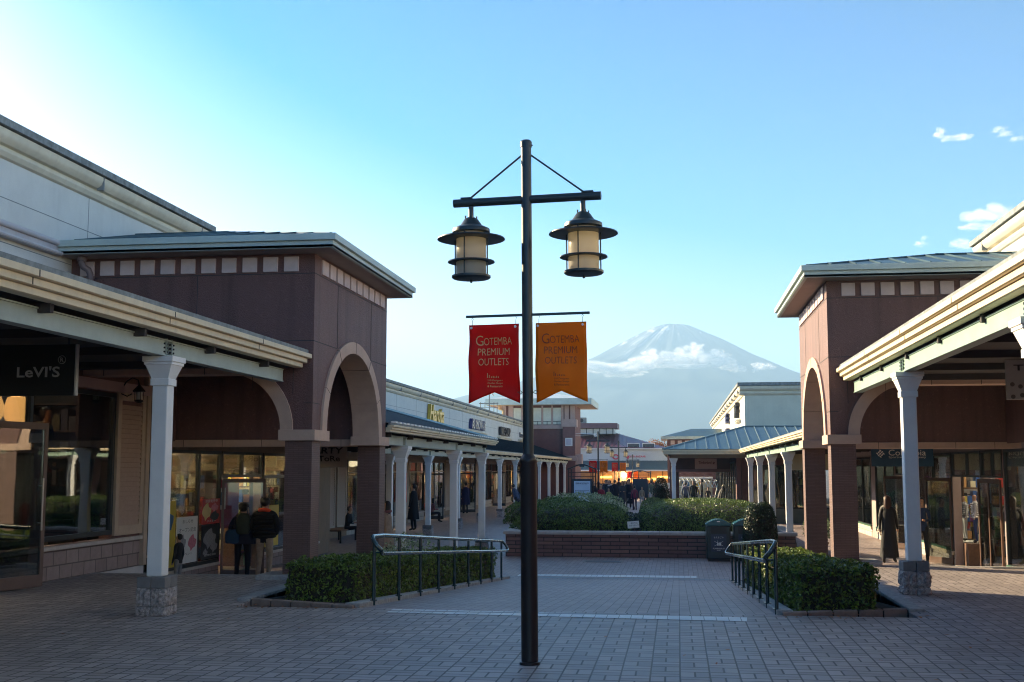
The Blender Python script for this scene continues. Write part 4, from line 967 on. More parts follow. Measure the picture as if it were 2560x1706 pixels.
# TSU sign right
s = hang_sign('shop_sign', 'grey hanging sign with dark round dots cut off by the right edge', 4.50, 5.7, 17.0, 3.34, 4.03, pm('grey_sign', (.40, .385, .375), .7, .05, 6, .05), rods=.05)
g = MB(); put_text(g, 'TSUMORI', 5.06, 16.97, 3.78, .085, width=.92, bold=True)
g.build('lettering', black, s)
for i, (dx, dz) in enumerate(((.075, .19), (.18, .16), (.285, .13), (.29, .075), (.2, .04), (.08, .02), (.39, .10), (.45, .17), (.5, .05))):
    g = MB(); g.lathe([(.03, 0), (.03, .008)], 0, 0, 14); g.xf(Matrix.Translation((4.5+dx, 16.973, 3.36+dz)) @ Matrix.Rotation(R(90), 4, 'X')); g.build('dot', pm('dot_grey', (.12, .11, .10), .7, .1), s)

# --- left recessed character-goods shop
bP = thing('glass_shop', 'wide glass-fronted shop with posters behind the left tower', 'shop', (-10, 24, 0))
wall_with(bP, -10.0, -1, 19.06, 33.5, 0, 4.3, [(19.2, 25.1, .38, 2.78), (25.1, 27.7, .02, 2.78), (27.8, 32.4, .38, 2.78)], int_mid, pmx=blocks)
window(bP, -10, -1, 19.2, 25.1, .38, 2.78, (21.6, 23.9), fw=.07); window(bP, -10, -1, 25.15, 27.7, 2.2, 2.78, (26.4,), fw=.06, name='transom_window'); window(bP, -10, -1, 27.8, 32.4, .38, 2.78, (30,), fw=.07, transom=2.2)
door_leaf(bP, -9.98, 25.15, R(70), .95, .02, 2.18, fm=bfr, o=-1)
room(bP, -10, -1, 19.1, 33.3, .02, 2.9, 3.4, int_warm, True)
sill(bP, -10, -1, 19.2, 25.05, .38); sill(bP, -10, -1, 27.8, 32.4, .38)
for i, (y, w, h, lb) in enumerate([(20.3, 1.3, 1.9, 'low-lit shelf of toys left of the poster window'), (22.6, 1.5, 1.5, 'shelf of bright boxed toys behind the poster window'), (26.5, 1.6, 1.8, 'toy shelf straight inside the poster shop door'), (29, 2.0, 1.9, 'toy shelf just right of the poster shop door'), (31.3, 1.6, 1.7, 'toy shelf at the far end of the poster shop')]):
    shelf_unit((-11.6, -10.9, -12.4, -10.9, -11.0)[i], y, .03, w, h, .4, lb, goods_mix)
for (x, y, w, h, lb) in [(-11.5, 25.4, 2.2, 2.3, 'tall toy shelf facing the street behind the poster window'), (-11.6, 28.2, 2.4, 2.3, 'toy shelf facing the street deeper in the poster shop'), (-11.7, 31.0, 2.2, 2.3, 'toy shelf facing the street at the far end of the poster shop'), (-11.3, 22.0, 1.6, 1.4, 'low toy stand facing the street at the near poster window')]:
    shelf_unit(x, y, .03, w, h, .45, lb, goods_mix, rows=6, along='x')
def poster(x, y0, y1, z0, z1, label, base, blocks_, texts, facing='+x'):
    t = thing('poster', label, 'poster', (x, (y0+y1)/2, z0), group='posters in the shop window')
    g = MB(); g.box(x-.006, x, y0, y1, z0, z1); g.build('sheet', base, t)
    for k, (ya, yb, za, zb, m) in enumerate(blocks_):
        g = MB(); Y = lambda q: y0+(y1-y0)*q; Z = lambda q: z0+(z1-z0)*q
        n = 14; pts = [(Y((ya+yb)/2+(yb-ya)/2*math.cos(2*math.pi*i/n)*(1+.3*math.sin(i*2.7))), Z((za+zb)/2+(zb-za)/2*math.sin(2*math.pi*i/n)*(1+.3*math.cos(i*1.9)))) for i in range(n)]
        g.prism(pts, 'x', x+.001*(k+1), x+.001*(k+1)+.0005); g.build('picture', m, t)
    if texts:
        g = MB()
        for s_, zq, h, wq in texts: put_text(g, s_, x+.012, (y0+y1)/2, z0+(z1-z0)*zq, h, '+x', width=(y1-y0)*wq)
        g.build('writing', whitepaint if base is not whitepaint else black, t)
yel = pm('yellow_print', (.65, .48, .04), .5, .1); redp = pm('red_print', (.5, .05, .05), .5, .3, 30, 0); blackp = pm('black_print', (.02, .02, .025), .4, .2); tealp = pm('blue_print', (.03, .12, .25), .5, .2); greyp = pm('grey_print', (.3, .3, .32), .5, .4, 25, 0); pinkp = pm('pink_print', (.6, .2, .25), .5, .3, 20, 0); cremp = pm('cream_print', (.7, .55, .25), .5, .2)
poster(-9.955, 24.02, 25.0, 1.22, 1.75, 'red and cream poster under a Japanese heading beside the shop door', redp, [(.0, .5, .2, .8, cremp), (.45, .95, .1, .5, blackp), (.5, .9, .5, .8, pinkp)], [('好評発売中!', .92, .07, .7), ('ポスター', .12, .05, .5)])
poster(-9.955, 24.02, 25.0, .48, 1.20, 'black and grey poster below the red one beside the door', blackp, [(.1, .8, .35, .85, greyp), (.5, .9, .2, .5, greyp), (.1, .35, .1, .3, greyp)], [('COMING SOON', .12, .04, .6)])
poster(-9.955, 22.75, 23.8, .48, 1.42, 'white notice with small pictures left of the black mullion', whitepaint, [(.1, .45, .3, .6, greyp), (.55, .95, .28, .58, pinkp), (.1, .3, .08, .2, redp)], [('おしらせ', .9, .07, .5), ('オープン記念', .72, .09, .8), ('イベント', .2, .05, .5)])
poster(-9.96, 21.7, 22.7, .45, 1.75, 'tall yellow poster beside the white notice', yel, [(.2, .9, .5, .9, tealp), (.3, .8, .1, .4, cremp)], [])
poster(-9.956, 27.9, 28.9, .5, 1.5, 'yellow sheet low in the window beyond the shop door', yel, [(.2, .8, .3, .8, redp)], [])
t = thing('display_screen', 'white framed device on a crimson stand inside the poster shop door', 'display', (-10.6, 26.6, 0))
g = MB(); g.box(-10.62, -10.55, 26.2, 26.85, 1.45, 1.95); g.build('screen_frame', whitepaint, t, bevel=.01)
g = MB(); g.box(-10.549, -10.54, 26.4, 26.66, 1.55, 1.85); g.build('screen', tealp, t); g = MB(); g.box(-10.66, -10.63, 26.05, 27.9, 1.0, 2.15); g.build('stand', pm('crimson', (.25, .01, .05), .5, .1), t)

# --- long left block
bF = thing('outlet_building', 'long pale outlet building with raised shop names down the left side', 'building', (-11.85, 65, 0))
upper_wall(bF, -11.85, -1, 20, 96, 3.0, 6.0, sc=1.0)
modules = [('s', 1.5), ('w', 3.2), ('d', 2.2), ('w', 2.4), ('s', 1.3), ('w', 2.6), ('d', 2.0), ('w', 3.0), ('s', 1.2)]
modules2 = [('w', 2.55), ('w', 2.55), ('s', 1.3), ('s', 1.3), ('w', 3.2), ('d', 2.2), ('w', 2.6)]
ops = []; y = 33.6; shut = []; i = 0; doors = []; wins = []
while y < 95:
    k, w = modules2[i] if i < len(modules2) else modules[(i-len(modules2)) % len(modules)]; i += 1
    if k == 's': shut.append((y+.05, y+w-.05))
    elif k == 'w': ops.append((y, y+w, .42, 2.72)); wins.append((y, y+w))
    else: ops.append((y, y+w, .02, 2.72)); doors.append((y, y+w))
    y += w+.12
wall_with(bF, -11.85, -1, 33.5, 96, 0, 3.0, ops, int_mid, pmx=palebl)
for a, b in shut: shutter(bF, -11.85, -1, a, b, .25, 2.85)
for a, b in wins: window(bF, -11.85, -1, a, b, .42, 2.72, (a+(b-a)*.5,), transom=2.25); sill(bF, -11.85, -1, a, b, .42)
for k, (a, b) in enumerate(doors):
    window(bF, -11.85, -1, a, b, 2.2, 2.72, name='transom_window'); door_leaf(bF, -11.8, a+.05, R(75), .85, .02, 2.18, fm=black, o=-1)
y = 33.6; ims = [int_warm, int_grey, int_mid, int_warm, int_dark, int_warm]
for k in range(6): room(bF, -11.85, -1, 33.6+k*10.3, 33.6+(k+1)*10.3-.1, .02, 2.85, 3.2, ims[k], True)
for k, (y, w) in enumerate([(36, 2), (38.6, 1.6), (46, 2), (49, 1.8), (56, 2.2), (60, 2), (67, 2), (72, 2), (80, 2)]):
    shelf_unit(-14.4, y, .03, w, 1.9, .4, 'warm-lit stock shelf, number %s along the far left shops' % ordn[k], goods_warm if k % 2 else goods_mix)
for k, (y, w) in enumerate([(37.2, 1.6), (44, 1.5), (51.5, 1.8), (53.5, 1.5), (64, 1.8), (76, 1.8)]):
    clothes_rack(-12.9, y, .03, w, '%s clothes rack inside the far left shops' % ordn[k], goods_dark)
t = thing('shop_banner', 'tall red vertical sale banner in a far left shop doorway', 'banner', (-11.6, 50.0, 0))
g = MB(); g.box(-11.62, -11.6, 49.3, 50.3, .95, 2.2); g.build('cloth', pm('sale_red', (.65, .035, .03), .6, .05), t)
g = MB(); put_text(g, 'SALE', -11.58, 49.8, 1.5, .15, '+x', width=.6); g.build('writing', whitepaint, t); g = MB(); g.box(-11.64, -11.62, 49.25, 50.35, 2.2, 2.23); g.build('rail', black, t)
for k in range(8):
    y = 36.5+k*7.3; shelf_unit(-13.0, y, .03, 1.7, 2.1, .4, '%s street-facing stock shelf inside the far left shops' % ordn[k], (goods_warm, goods_mix, goods_dark)[k % 3], rows=5, along='x')
# raised names on the long wall: thick letters with ledges
gold = pm('gold_letter', (.55, .40, .08), .3, .2, 5, 0, metal=.5); navy = pm('navy_letter', (.035, .04, .13), .4, .2, 5, 0); chrome = pm('steel_letter', (.35, .37, .42), .25, .2, 5, 0, metal=.8)
def wall_name(label, txt, x, y, z, h, w, m, thick, bold=True, fc='+x', italic=0, ledge=True, face=None):
    t = thing('wall_sign', label, 'sign', (x, y, z), group='raised shop names on the walls')
    o_ = 1 if fc == '+x' else -1
    g = MB(); put_text(g, txt, x+.03*o_, y, z, h, fc, width=w, thick=thick, bold=bold, italic=italic); g.build('lettering', m, t)
    if face:
        g = MB(); put_text(g, txt, x+(.032+thick)*o_, y, z, h*.97, fc, width=w*.99, bold=bold, italic=italic); g.build('letter_face', face, t)
    if ledge:
        g = MB(); zz = z-h/2-.12; g.prism([(x, zz), (x+.28*o_, zz), (x+.28*o_, zz-.05), (x+.22*o_, zz-.07), (x+.22*o_, zz-.12), (x+.12*o_, zz-.18), (x, zz-.2)], 'y', y-w/2-.5, y+w/2+.5); g.build('ledge', cream2, t)
    return t
wall_name('gold raised script shop name, nearest on the long left wall', 'Haruta', -11.85, 57.2, 5.08, .82, 3.4, gold, .16, italic=.25, ledge=False)
wall_name('navy raised shop name on the long left wall', 'AS KNOW AS', -11.85, 69.3, 4.98, .60, 4.8, navy, .20, face=chrome)
wall_name('black and steel raised shop name, third along the left wall', 'NICE CLAUP', -11.85, 80.6, 4.92, .58, 4.4, black, .20)
wall_name('small framed shop name by the red tower on the left wall', 'flower', -11.85, 90.0, 4.95, .40, 2.6, chrome, .06)
s = hang_sign('shop_sign', 'grey hanging sign with black graffiti lettering inside the left arch', -9.6, -8.52, 30.0, 2.43, 3.0, pm('grey_sign2', (.34, .31, .31), .7, .05, 6, .05), rods=.1)
g = MB(); put_text(g, 'PARTY', -9.1, 29.97, 2.87, .16, width=.95, bold=True, italic=.1); put_text(g, 'SToRe', -9.05, 29.97, 2.66, .15, width=.7, bold=True, italic=-.1); g.build('lettering', black, s)

# --- near right building
bR = thing('outlet_building', 'sunlit pale outlet building behind the right tower', 'building', (6.6, 20, .8))
upper_wall(bR, 6.54, 1, -8, 25.9, 4.3, 7.2)
g = MB(); g.box(6.27, 6.47, -8, 16.0, .5, 4.45); g.build('shop_wall', brown, bR)
bS = thing('sportswear_shop', 'glass-fronted sportswear shop with orange-lit door frames at the right', 'shop', (6.8, 30, 0))
wall_with(bS, 6.8, 1, 16.0, 54, 0, 3.3, [(20.8, 26.1, .34, 2.80), (26.25, 28.0, .02, 2.8), (28.05, 30.9, .02, 2.8), (30.95, 35.3, .34, 2.80), (36.6, 38.6, .02, 2.78), (38.9, 42.5, .34, 2.78), (43.5, 47.5, .34, 2.78), (48.2, 52.5, .34, 2.78)], pm('pinkish_wall', (.36, .28, .26), .75, .1), pmx=palebl)
grn = pm('green_bottom_frame', (.03, .11, .06), .4, .1)
for a, b, mm in ((20.8, 26.1, (22.8, 24.5)), (30.95, 35.3, (33.2,)), (38.9, 42.5, (40.7,)), (43.5, 47.5, (45.5,)), (48.2, 52.5, (50.2,))):
    window(bS, 6.8, 1, a, b, .36, 2.80, mm, fw=.06)
    g = MB(); g.box(6.74, 6.80, a+.05, b-.05, .36, .41); g.build('green_strip', grn, bS)
    sill(bS, 6.8, 1, a, b, .355, m=pm('sun_sill', (.55, .46, .34), .7, .1), h=.09)
window(bS, 6.8, 1, 26.25, 28.0, 2.2, 2.8, (27.1,), name='transom_window'); window(bS, 6.8, 1, 28.05, 30.9, 2.2, 2.8, (29.4,), name='transom_window')
window(bS, 6.8, 1, 36.6, 38.6, 2.2, 2.78, name='transom_window')
ofr = pm('dark_brown_frame', (.10, .05, .03), .35, .1)
door_leaf(bS, 6.78, 31.0, R(29), .95, .02, 2.17, fm=ofr, o=1); door_leaf(bS, 6.76, 26.3, R(3), .85, .02, 2.17, fm=ofr, o=1); door_leaf(bS, 6.76, 27.17, R(3), .85, .02, 2.17, fm=ofr, o=1)
door_leaf(bS, 6.78, 36.9, R(35), .9, .02, 2.17, fm=ofr, o=1)
room(bS, 6.8, 1, 16.1, 53.9, .02, 2.95, 3.6, int_grey, True, dim_light)
g = MB(); put_text(g, 'Columbia', 6.775, 32.3, 1.95, .26, '-x', width=1.2); g.xf(Matrix.Translation((6.775, 32.3, 1.95)) @ Matrix.Rotation(R(90), 4, 'X') @ Matrix.Translation((-6.775, -32.3, -1.95))); g.build('window_lettering', greyp, bS)
for k, (x, y, w, gm) in enumerate([(8.0, 22.5, 2.0, goods_dark), (8.2, 25.2, 1.6, goods_dark), (8.5, 31.5, 2.0, goods_dark), (8.2, 34, 1.6, goods_mix), (8.3, 41, 2.2, goods_dark), (8.3, 46, 2.2, goods_mix)]):
    clothes_rack(x, y, .03, w, '%s clothes rack inside the right sportswear shop' % ordn[k], gm)
for k, (x, y, w, h, gm) in enumerate([(8.6, 27.6, 1.8, 2.2, goods_dark), (8.7, 33.9, 2.0, 2.3, goods_mix), (8.4, 37.8, 1.8, 2.2, goods_dark), (8.5, 43.0, 1.8, 2.2, goods_mix), (8.5, 49.5, 1.8, 2.2, goods_dark)]):
    shelf_unit(x, y, .03, w, h, .4, '%s street-facing stock shelf inside the right sportswear shop' % ordn[k], gm, rows=5, along='x')
for k, (y, w) in enumerate([(23.5, 2.2), (27.5, 2.0), (32.6, 2.2), (39, 2), (50, 2.2)]): shelf_unit(10.1, y, .03, w, 2.0, .4, '%s wall shelf at the back of the right sportswear shop' % ordn[k], goods_mix if k % 2 else goods_dark)
t = thing('display_plinth', 'white box plinth with brown crate inside the sportswear shop door', 'plinth', (7.25, 31.2, 0))
g = MB(); g.box(6.98, 7.5, 31.15, 31.95, .02, .57); g.build('white_box', cardboard, t); g = MB(); g.box(7.0, 7.5, 30.4, 31.1, .02, .57); g.build('brown_box', wood, t)
s = hang_sign('shop_sign', 'blue hanging sign with white woven-diamond emblem at the right', 4.62, 6.05, 29.4, 2.45, 3.0, pm('sign_blue', (.012, .07, .15), .5, .08, 3, 0), rods=.1)
g = MB(); put_text(g, 'Columbia', 5.45, 29.37, 2.78, .14, width=.86); put_text(g, 'Sportswear Company', 5.45, 29.37, 2.665, .065, width=.86)
for i in range(3):
    for j in range(3):
        cx = 4.83+(i-j)*.036; cz = 2.755+(i+j-2)*.036; q = .016
        if (i+j) % 2: g.prism([(cx-q*1.7, cz-q*.6), (cx-q*.6, cz-q*1.7), (cx+q*1.7, cz+q*.6), (cx+q*.6, cz+q*1.7)], 'y', 29.368, 29.37)
        else: g.prism([(cx-q*1.7, cz+q*.6), (cx-q*.6, cz+q*1.7), (cx+q*1.7, cz-q*.6), (cx+q*.6, cz-q*1.7)], 'y', 29.368, 29.37)
g.build('lettering', whitepaint, s)
s = hang_sign('shop_sign', 'cream hanging sign with two dark letters beyond the right tower', 3.55, 5.2, 38.0, 2.35, 2.85, pm('cream_sign', (.45, .40, .27), .6, .05), rods=.1)
g = MB(); put_text(g, 'J.V', 4.3, 37.97, 2.62, .12, width=.5); g.build('lettering', black, s)
# potted plant by the right pier
t = thing('potted_plant', 'leafy variegated plant in a pot at the foot of the right tower', 'potted plant', (3.95, 34.3, 0))
g = MB(); g.lathe([(.14, 0), (.2, .3), (.22, .32), (.22, .35), (.19, .35), (.18, .33)], 3.95, 34.3, 16); g.build('pot', pm('clay_pot', (.25, .15, .11), .8, .2), t, smooth=40)
g = MB()
for k in range(9):
    a = k*.7; g.tube([(3.95, 34.3, .3), (3.95+.15*math.cos(a), 34.3+.15*math.sin(a), .6), (3.95+.35*math.cos(a), 34.3+.3*math.sin(a), .8+.1*math.sin(k*2))], .008, 5)
g.build('stem', twig, t)
n = 1100; d = np.random.normal(size=(n, 3)); d /= np.linalg.norm(d, axis=1)[:, None]; P = d*np.random.uniform(.25, 1, (n, 1))**.6*np.array([.46, .42, .38])+np.array([3.88, 34.3, .72]); leaves(None, P, d, .085, 'foliage', leaf_d, t)

# --- pavilion (teal hip roof) and the far shops behind it
pv = thing('pavilion', 'teal metal hip-roofed pavilion with pale column in the right middle distance', 'pavilion', (2, 53, 0))
def slab(pts, th, name, m, par):
    g = MB(); n = len(pts); lo = [(a, b, c-th) for a, b, c in pts]; g.add(list(pts)+lo, [tuple(range(n)), tuple(range(2*n-1, n-1, -1))]+[(i, (i+1) % n, (i+1) % n+n, i+n) for i in range(n)]); return g.build(name, m, par)
eA = (-.62, 52, 3.24); eB = (12, 52, 3.24); pk = (3.25, 58.2, 4.42); rg = (12, 58.2, 4.42); eC = (-.62, 66, 3.24)
g = MB(); g.add([eA, eB, rg, pk, eC, (12, 66, 3.24)], [(0, 1, 2, 3), (0, 3, 4), (4, 3, 2, 5), (0, 4, 5, 1)]); g.build('roof', teal, pv)
g = MB()
for k in range(1, 26):
    xx = -.62+k*.48; q = min(1, (xx+.62)/3.87)
    g.hexa([(xx-.014, 52, 3.24), (xx+.014, 52, 3.24), (xx+.014, 52+6.2*q, 3.24+1.18*q), (xx-.014, 52+6.2*q, 3.24+1.18*q), (xx-.014, 52, 3.275), (xx+.014, 52, 3.275), (xx+.014, 52+6.2*q, 3.275+1.18*q), (xx-.014, 52+6.2*q, 3.275+1.18*q)])
g.tube([eA, pk], .05, 6); g.tube([pk, rg], .05, 6)
g.build('roof_seam', pm('pale_seam', (.14, .20, .21), .4, .1, 3, 0, metal=.3), pv)
for k in range(3):
    g = MB(); z = 3.215-.07*k; e = .04*k; g.box(-.66+e, 12, 51.9+e, 52.1, z-.06, z); g.box(-.66+e, -.5, 52.1, 66, z-.06, z); g.build('gutter_board', cream, pv)
g = MB(); g.box(-.28, 12, 52.75, 52.95, 2.86, 3.02); g.box(-.25, -.08, 52.95, 60, 2.86, 3.02); g.build('beam', pm('brown_beam', (.20, .16, .14), .6, .1), pv)
g = MB(); g.box(-.4, 12, 52.3, 65.9, 3.02, 3.06); g.build('ceiling', dark, pv)
redbrown = pm('maroon_stucco', (.15, .065, .062), .75, .15, 3, .3, 90)
g = MB(); g.box(-.35, 2.9, 60, 60.4, 2.26, 3.02); g.build('cross_wall', redbrown, pv)
g = MB(); g.box(-.37, 2.9, 59.97, 60.0, 2.24, 2.36); g.build('band', pm('pink_band', (.30, .15, .15), .7, .1), pv)
g = MB(); g.box(-.38, .08, 60, 60.5, 0, 2.26); g.build('pier', redbrown, pv)
s = hang_sign('shop_sign', 'pinkish hanging sign with red-brown lettering under the pavilion roof', .80, 1.79, 55, 2.38, 2.85, pm('pink_sign', (.40, .24, .22), .6, .05), rods=.1)
g = MB(); put_text(g, 'Timberland', 1.26, 54.97, 2.67, .13, width=.58, bold=True); put_text(g, '*', 1.66, 54.97, 2.65, .13, bold=True); g.build('lettering', pm('sign_brown', (.12, .03, .03), .6, .1), s)
bT = thing('glass_shop', 'dark reflective glass shop front under the pavilion', 'shop', (2.6, 62, 0))
g = MB(); g.box(2.6, 2.8, 53.6, 54.4, 0, 3.0); g.box(2.6, 2.8, 82, 82.5, 0, 3.0); g.box(2.6, 2.8, 54.4, 82, 2.72, 3.0); g.build('shop_wall', redbrown, bT)
g = MB(); g.box(2.6, 2.8, 54.4, 82, 0, .2); g.build('plinth', dark, bT)
for k in range(12): window(bT, 2.6, 1, 54.4+2.3*k, 54.4+2.3*(k+1), .2, 2.72, (), fw=.09)
room(bT, 2.6, 1, 54.6, 82, .02, 2.75, 2.6, int_dark, True, dim_light)
bV = thing('glass_shop', 'dark glass shop front facing us at the end of the right canopy', 'shop', (4.8, 54, 0))
g = MB(); g.box(2.85, 6.8, 54.0, 54.2, 2.55, 3.05); g.box(2.85, 3.3, 54.0, 54.2, 0, 2.55); g.build('shop_wall', redbrown, bV)
g = MB(); g.box(3.3, 6.79, 53.98, 54.2, 0, .62); g.build('plinth', pm('olive_block', (.17, .165, .13), .8, .15), bV)
g = MB()
for xx in (3.3, 4.15, 5.0, 5.85, 6.7): g.box(xx, xx+.07, 53.98, 54.08, .62, 2.55)
g.box(3.37, 6.7, 53.98, 54.08, 2.49, 2.55); g.box(3.37, 6.7, 53.98, 54.08, .62, .69); w_ = g.build('window', black, bV)
g = MB(); g.box(3.37, 6.7, 54.03, 54.035, .69, 2.49); g.build('pane', glass, w_)
g = MB(); g.box(2.85, 6.79, 56.5, 56.6, 0, 2.9); g.build('interior', int_mid, bV)
shelf_unit(4.4, 56.2, .03, 1.6, 2.0, .4, 'lit stock shelf behind the dark glass at the canopy end', goods_warm, along='x')
shelf_unit(6.0, 56.2, .03, 1.3, 2.0, .4, 'right-hand stock shelf behind the dark glass at the canopy end', goods_mix, along='x')
clothes_rack(4.8, 55.2, .03, 1.8, 'garment rail behind the glass at the canopy end', goods_dark, rz=R(90))

bW = thing('outlet_building', 'tall white outlet building with sunlit street face beyond the pavilion', 'building', (4, 80, 0))
_wp = white_p; white_p = pm('cream_wall_panel', (.60, .58, .47), .75, .08, 1.2, .25, 90, streak=.10)
upper_wall(bW, 4.0, 1, 71, 132, 2.6, 7.4, sc=1.6)
g = MB(); cz = 7.4
pr = [(0, -.70), (-.08, -.66), (-.14, -.57), (-.14, -.53), (-.08, -.5), (-.08, -.45), (-.2, -.42), (-.3, -.34), (-.34, -.24), (-.34, -.16), (-.26, -.14)]
g.prism([(71+a, cz+b) for a, b in pr]+[(71.1, cz-.14), (71.1, cz-.7)], 'x', 3.7, 18); g.build('front_cornice', cream2, bW, smooth=30)
g = MB(); g.box(3.58, 18, 70.58, 71.2, cz-.14, cz+.05); g.build('front_coping', coping_m, bW)
g = MB(); g.box(4, 18, 70.9, 70.99, 4.55, 4.85); g.build('front_band', white_p, bW)
wall_name('tall dark raised characters nearest us on the sunlit right wall', 'ハイド', 4.0, 77.2, 6.1, 1.0, 2.4, black, .25, fc='-x', face=None)
wall_name('upper of two dark raised plaques on the sunlit right wall', 'BE', 4.0, 92, 6.2, .7, 2.6, navy, .25, fc='-x', ledge=False)
wall_name('lower of two dark raised plaques on the sunlit right wall', 'AMS', 4.0, 92.3, 5.15, .6, 2.8, navy, .25, fc='-x')
wall_name('red raised shop name farthest along the sunlit right wall', 'AIGLE', 4.0, 110, 5.3, .9, 3.6, pm('red_letter', (.5, .03, .02), .5, .1), .2, fc='-x')

white_p = _wp
# --- small far tower
tf = thing('gate_tower', 'distant small tower with teal hip roof behind the pavilion', 'gate tower', (2, 105, 0))
g = MB(); g.box(-.85, 8, 105, 110, -.7, 4.95); g.build('wall', redbrown, tf)
for k in range(8):
    g = MB(); g.box(-.55+.62*k, -.2+.62*k, 104.96, 105.01, 4.5, 4.85); g.build('frieze_panel', frieze_m, tf)
g = MB(); g.box(-1.4, 8.6, 104.3, 111, 4.95, 5.2); g.build('fascia', fascia, tf)
g = MB(); g.add([(-1.3, 104.4, 5.2), (8.6, 104.4, 5.2), (8.6, 107.6, 5.95), (1.3, 107.6, 5.95), (-1.3, 111, 5.2), (8.6, 111, 5.2)], [(0, 1, 2, 3), (0, 3, 4), (4, 3, 2, 5)]); g.build('roof', teal, tf)

# --- red tower left
rt = thing('corner_tower', 'pink and maroon corner tower with tall windows at the far left', 'tower', (-9, 95, 0))
g = MB(); g.box(-14.1, -8.15, 95.3, 101, -.2, 7.5); g.build('wall', redbrown, rt)
pinkst = pm('pink_stucco', (.42, .30, .27), .8, .1, 3, .2)
for a, b in ((-14.1, -13.75), (-13.55, -13.15), (-12.5, -12.15), (-11.95, -11.55), (-10.85, -10.72), (-10.05, -9.92), (-9.25, -9.05), (-8.97, -8.62), (-8.5, -8.12)):
    g = MB(); g.box(a, b, 95.18, 95.31, 5.9, 7.5); g.build('pilaster', pinkst, rt)
wp = pm('pale_window_blind', (.55, .56, .48), .4, .1)
for a, b in ((-13.13, -12.52), (-11.5, -10.87), (-10.7, -10.07), (-9.9, -9.27)):
    g = MB(); g.box(a, b, 95.2, 95.3, 5.95, 7.3); w_ = g.build('window', wp, rt)
    g = MB(); g.box(a, b, 95.17, 95.2, 6.18, 6.22); g.box((a+b)/2-.02, (a+b)/2+.02, 95.17, 95.2, 5.95, 6.18); g.build('bar', black, w_)
g = MB(); g.box(-14.15, -8.05, 95.1, 95.35, 5.6, 5.9); g.box(-9.2, -7.98, 94.9, 96.3, 5.75, 6.35); g.build('string_course', pinkst, rt)
g = MB(); g.box(-9.1, -8.1, 94.98, 96.1, -.2, 5.75); g.build('corner_pier', pm('maroon_pier', (.20, .09, .085), .75, .15, 3, .3, 90), rt)
g = MB(); g.box(-9.25, -7.95, 94.8, 96.3, 3.0, 3.3); g.box(-9.2, -8.0, 94.85, 96.25, 3.3, 3.42); g.box(-8.5, -7.6, 95.2, 96.4, 2.75, 3.55); g.build('pier_cap', pinkst, rt)
g = MB(); g.box(-8.9, -8.32, 94.93, 94.98, 4.2, 4.85); g.build('emblem_frame', whitepaint, rt); g = MB(); g.box(-8.82, -8.40, 94.90, 94.93, 4.28, 4.77); g.build('emblem_plate', pm('lilac_plate', (.55, .52, .6), .6, .05), rt)
g = MB(); g.box(-15.2, -6.75, 94.0, 102.4, 7.5, 7.55); g.build('soffit', pm('warm_soffit', (.5, .38, .25), .7, .1), rt)
g = MB(); g.box(-15.25, -6.7, 93.95, 94.05, 7.5, 8.0); g.box(-15.25, -15.15, 94.05, 102.4, 7.5, 8.0); g.box(-6.8, -6.7, 94.05, 102.4, 7.5, 8.0); g.box(-15.25, -6.7, 102.4, 102.5, 7.5, 8.0); g.build('fascia', fascia, rt)
g = MB(); g.add([(-15.15, 94.05, 8.0), (-6.8, 94.05, 8.0), (-6.8, 102.4, 8.0), (-15.15, 102.4, 8.0), (-11, 98.2, 8.75)], [(0, 1, 4), (1, 2, 4), (2, 3, 4), (3, 0, 4)]); g.build('roof', pm('pale_far_roof', (.5, .58, .6), .4, .1), rt)
g = MB(); g.tube([(-14.3, 94.9, 7.5), (-14.3, 94.95, 7.2), (-14.0, 95.1, 7.1), (-14.0, 95.1, 3)], .07, 8); g.build('downpipe', pm('cream_pipe', (.6, .45, .25), .5, .1), rt)
g = MB(); g.tube([(-8.1, 95.4, 5.2), (-6.3, 95.0, 5.15)], .03, 6); g.tube([(-8.1, 95.4, 5.05), (-6.5, 95.0, 5.1)], .02, 6); g.box(-6.6, -6.25, 94.9, 95.1, 4.95, 5.2); g.build('floodlight', whitepaint, rt)
# rooftop mast
t = thing('rooftop_mast', 'rooftop mast with dish and railings above the left cornice', 'mast', (-14.5, 93, 6))
g = MB(); g.tube([(-14.3, 90, 5.9), (-14.3, 90, 8.2)], .04, 6)
for dx in (-.7, -.35, .35, .6): g.tube([(-14.3+dx, 90, 5.9), (-14.3+dx, 90, 7.5)], .03, 5)
g.tube([(-15.1, 90, 7.4), (-13.6, 90, 7.4)], .04, 5); g.tube([(-15.1, 90, 7.1), (-13.6, 90, 7.1)], .02, 5); g.tube([(-14.5, 90, 8.0), (-14.7, 90, 8.3)], .03, 5); g.build('frame', pm('mast_metal', (.15, .17, .18), .5, .2), t)
g = MB(); g.lathe([(.02, 0), (.14, .04), (.2, .1)], 0, 0, 12); g.xf(Matrix.Translation((-14.1, 90, 8.1)) @ Matrix.Rotation(R(60), 4, 'Y')); g.build('dish', pm('dish_grey', (.4, .42, .42), .5, .1), t)

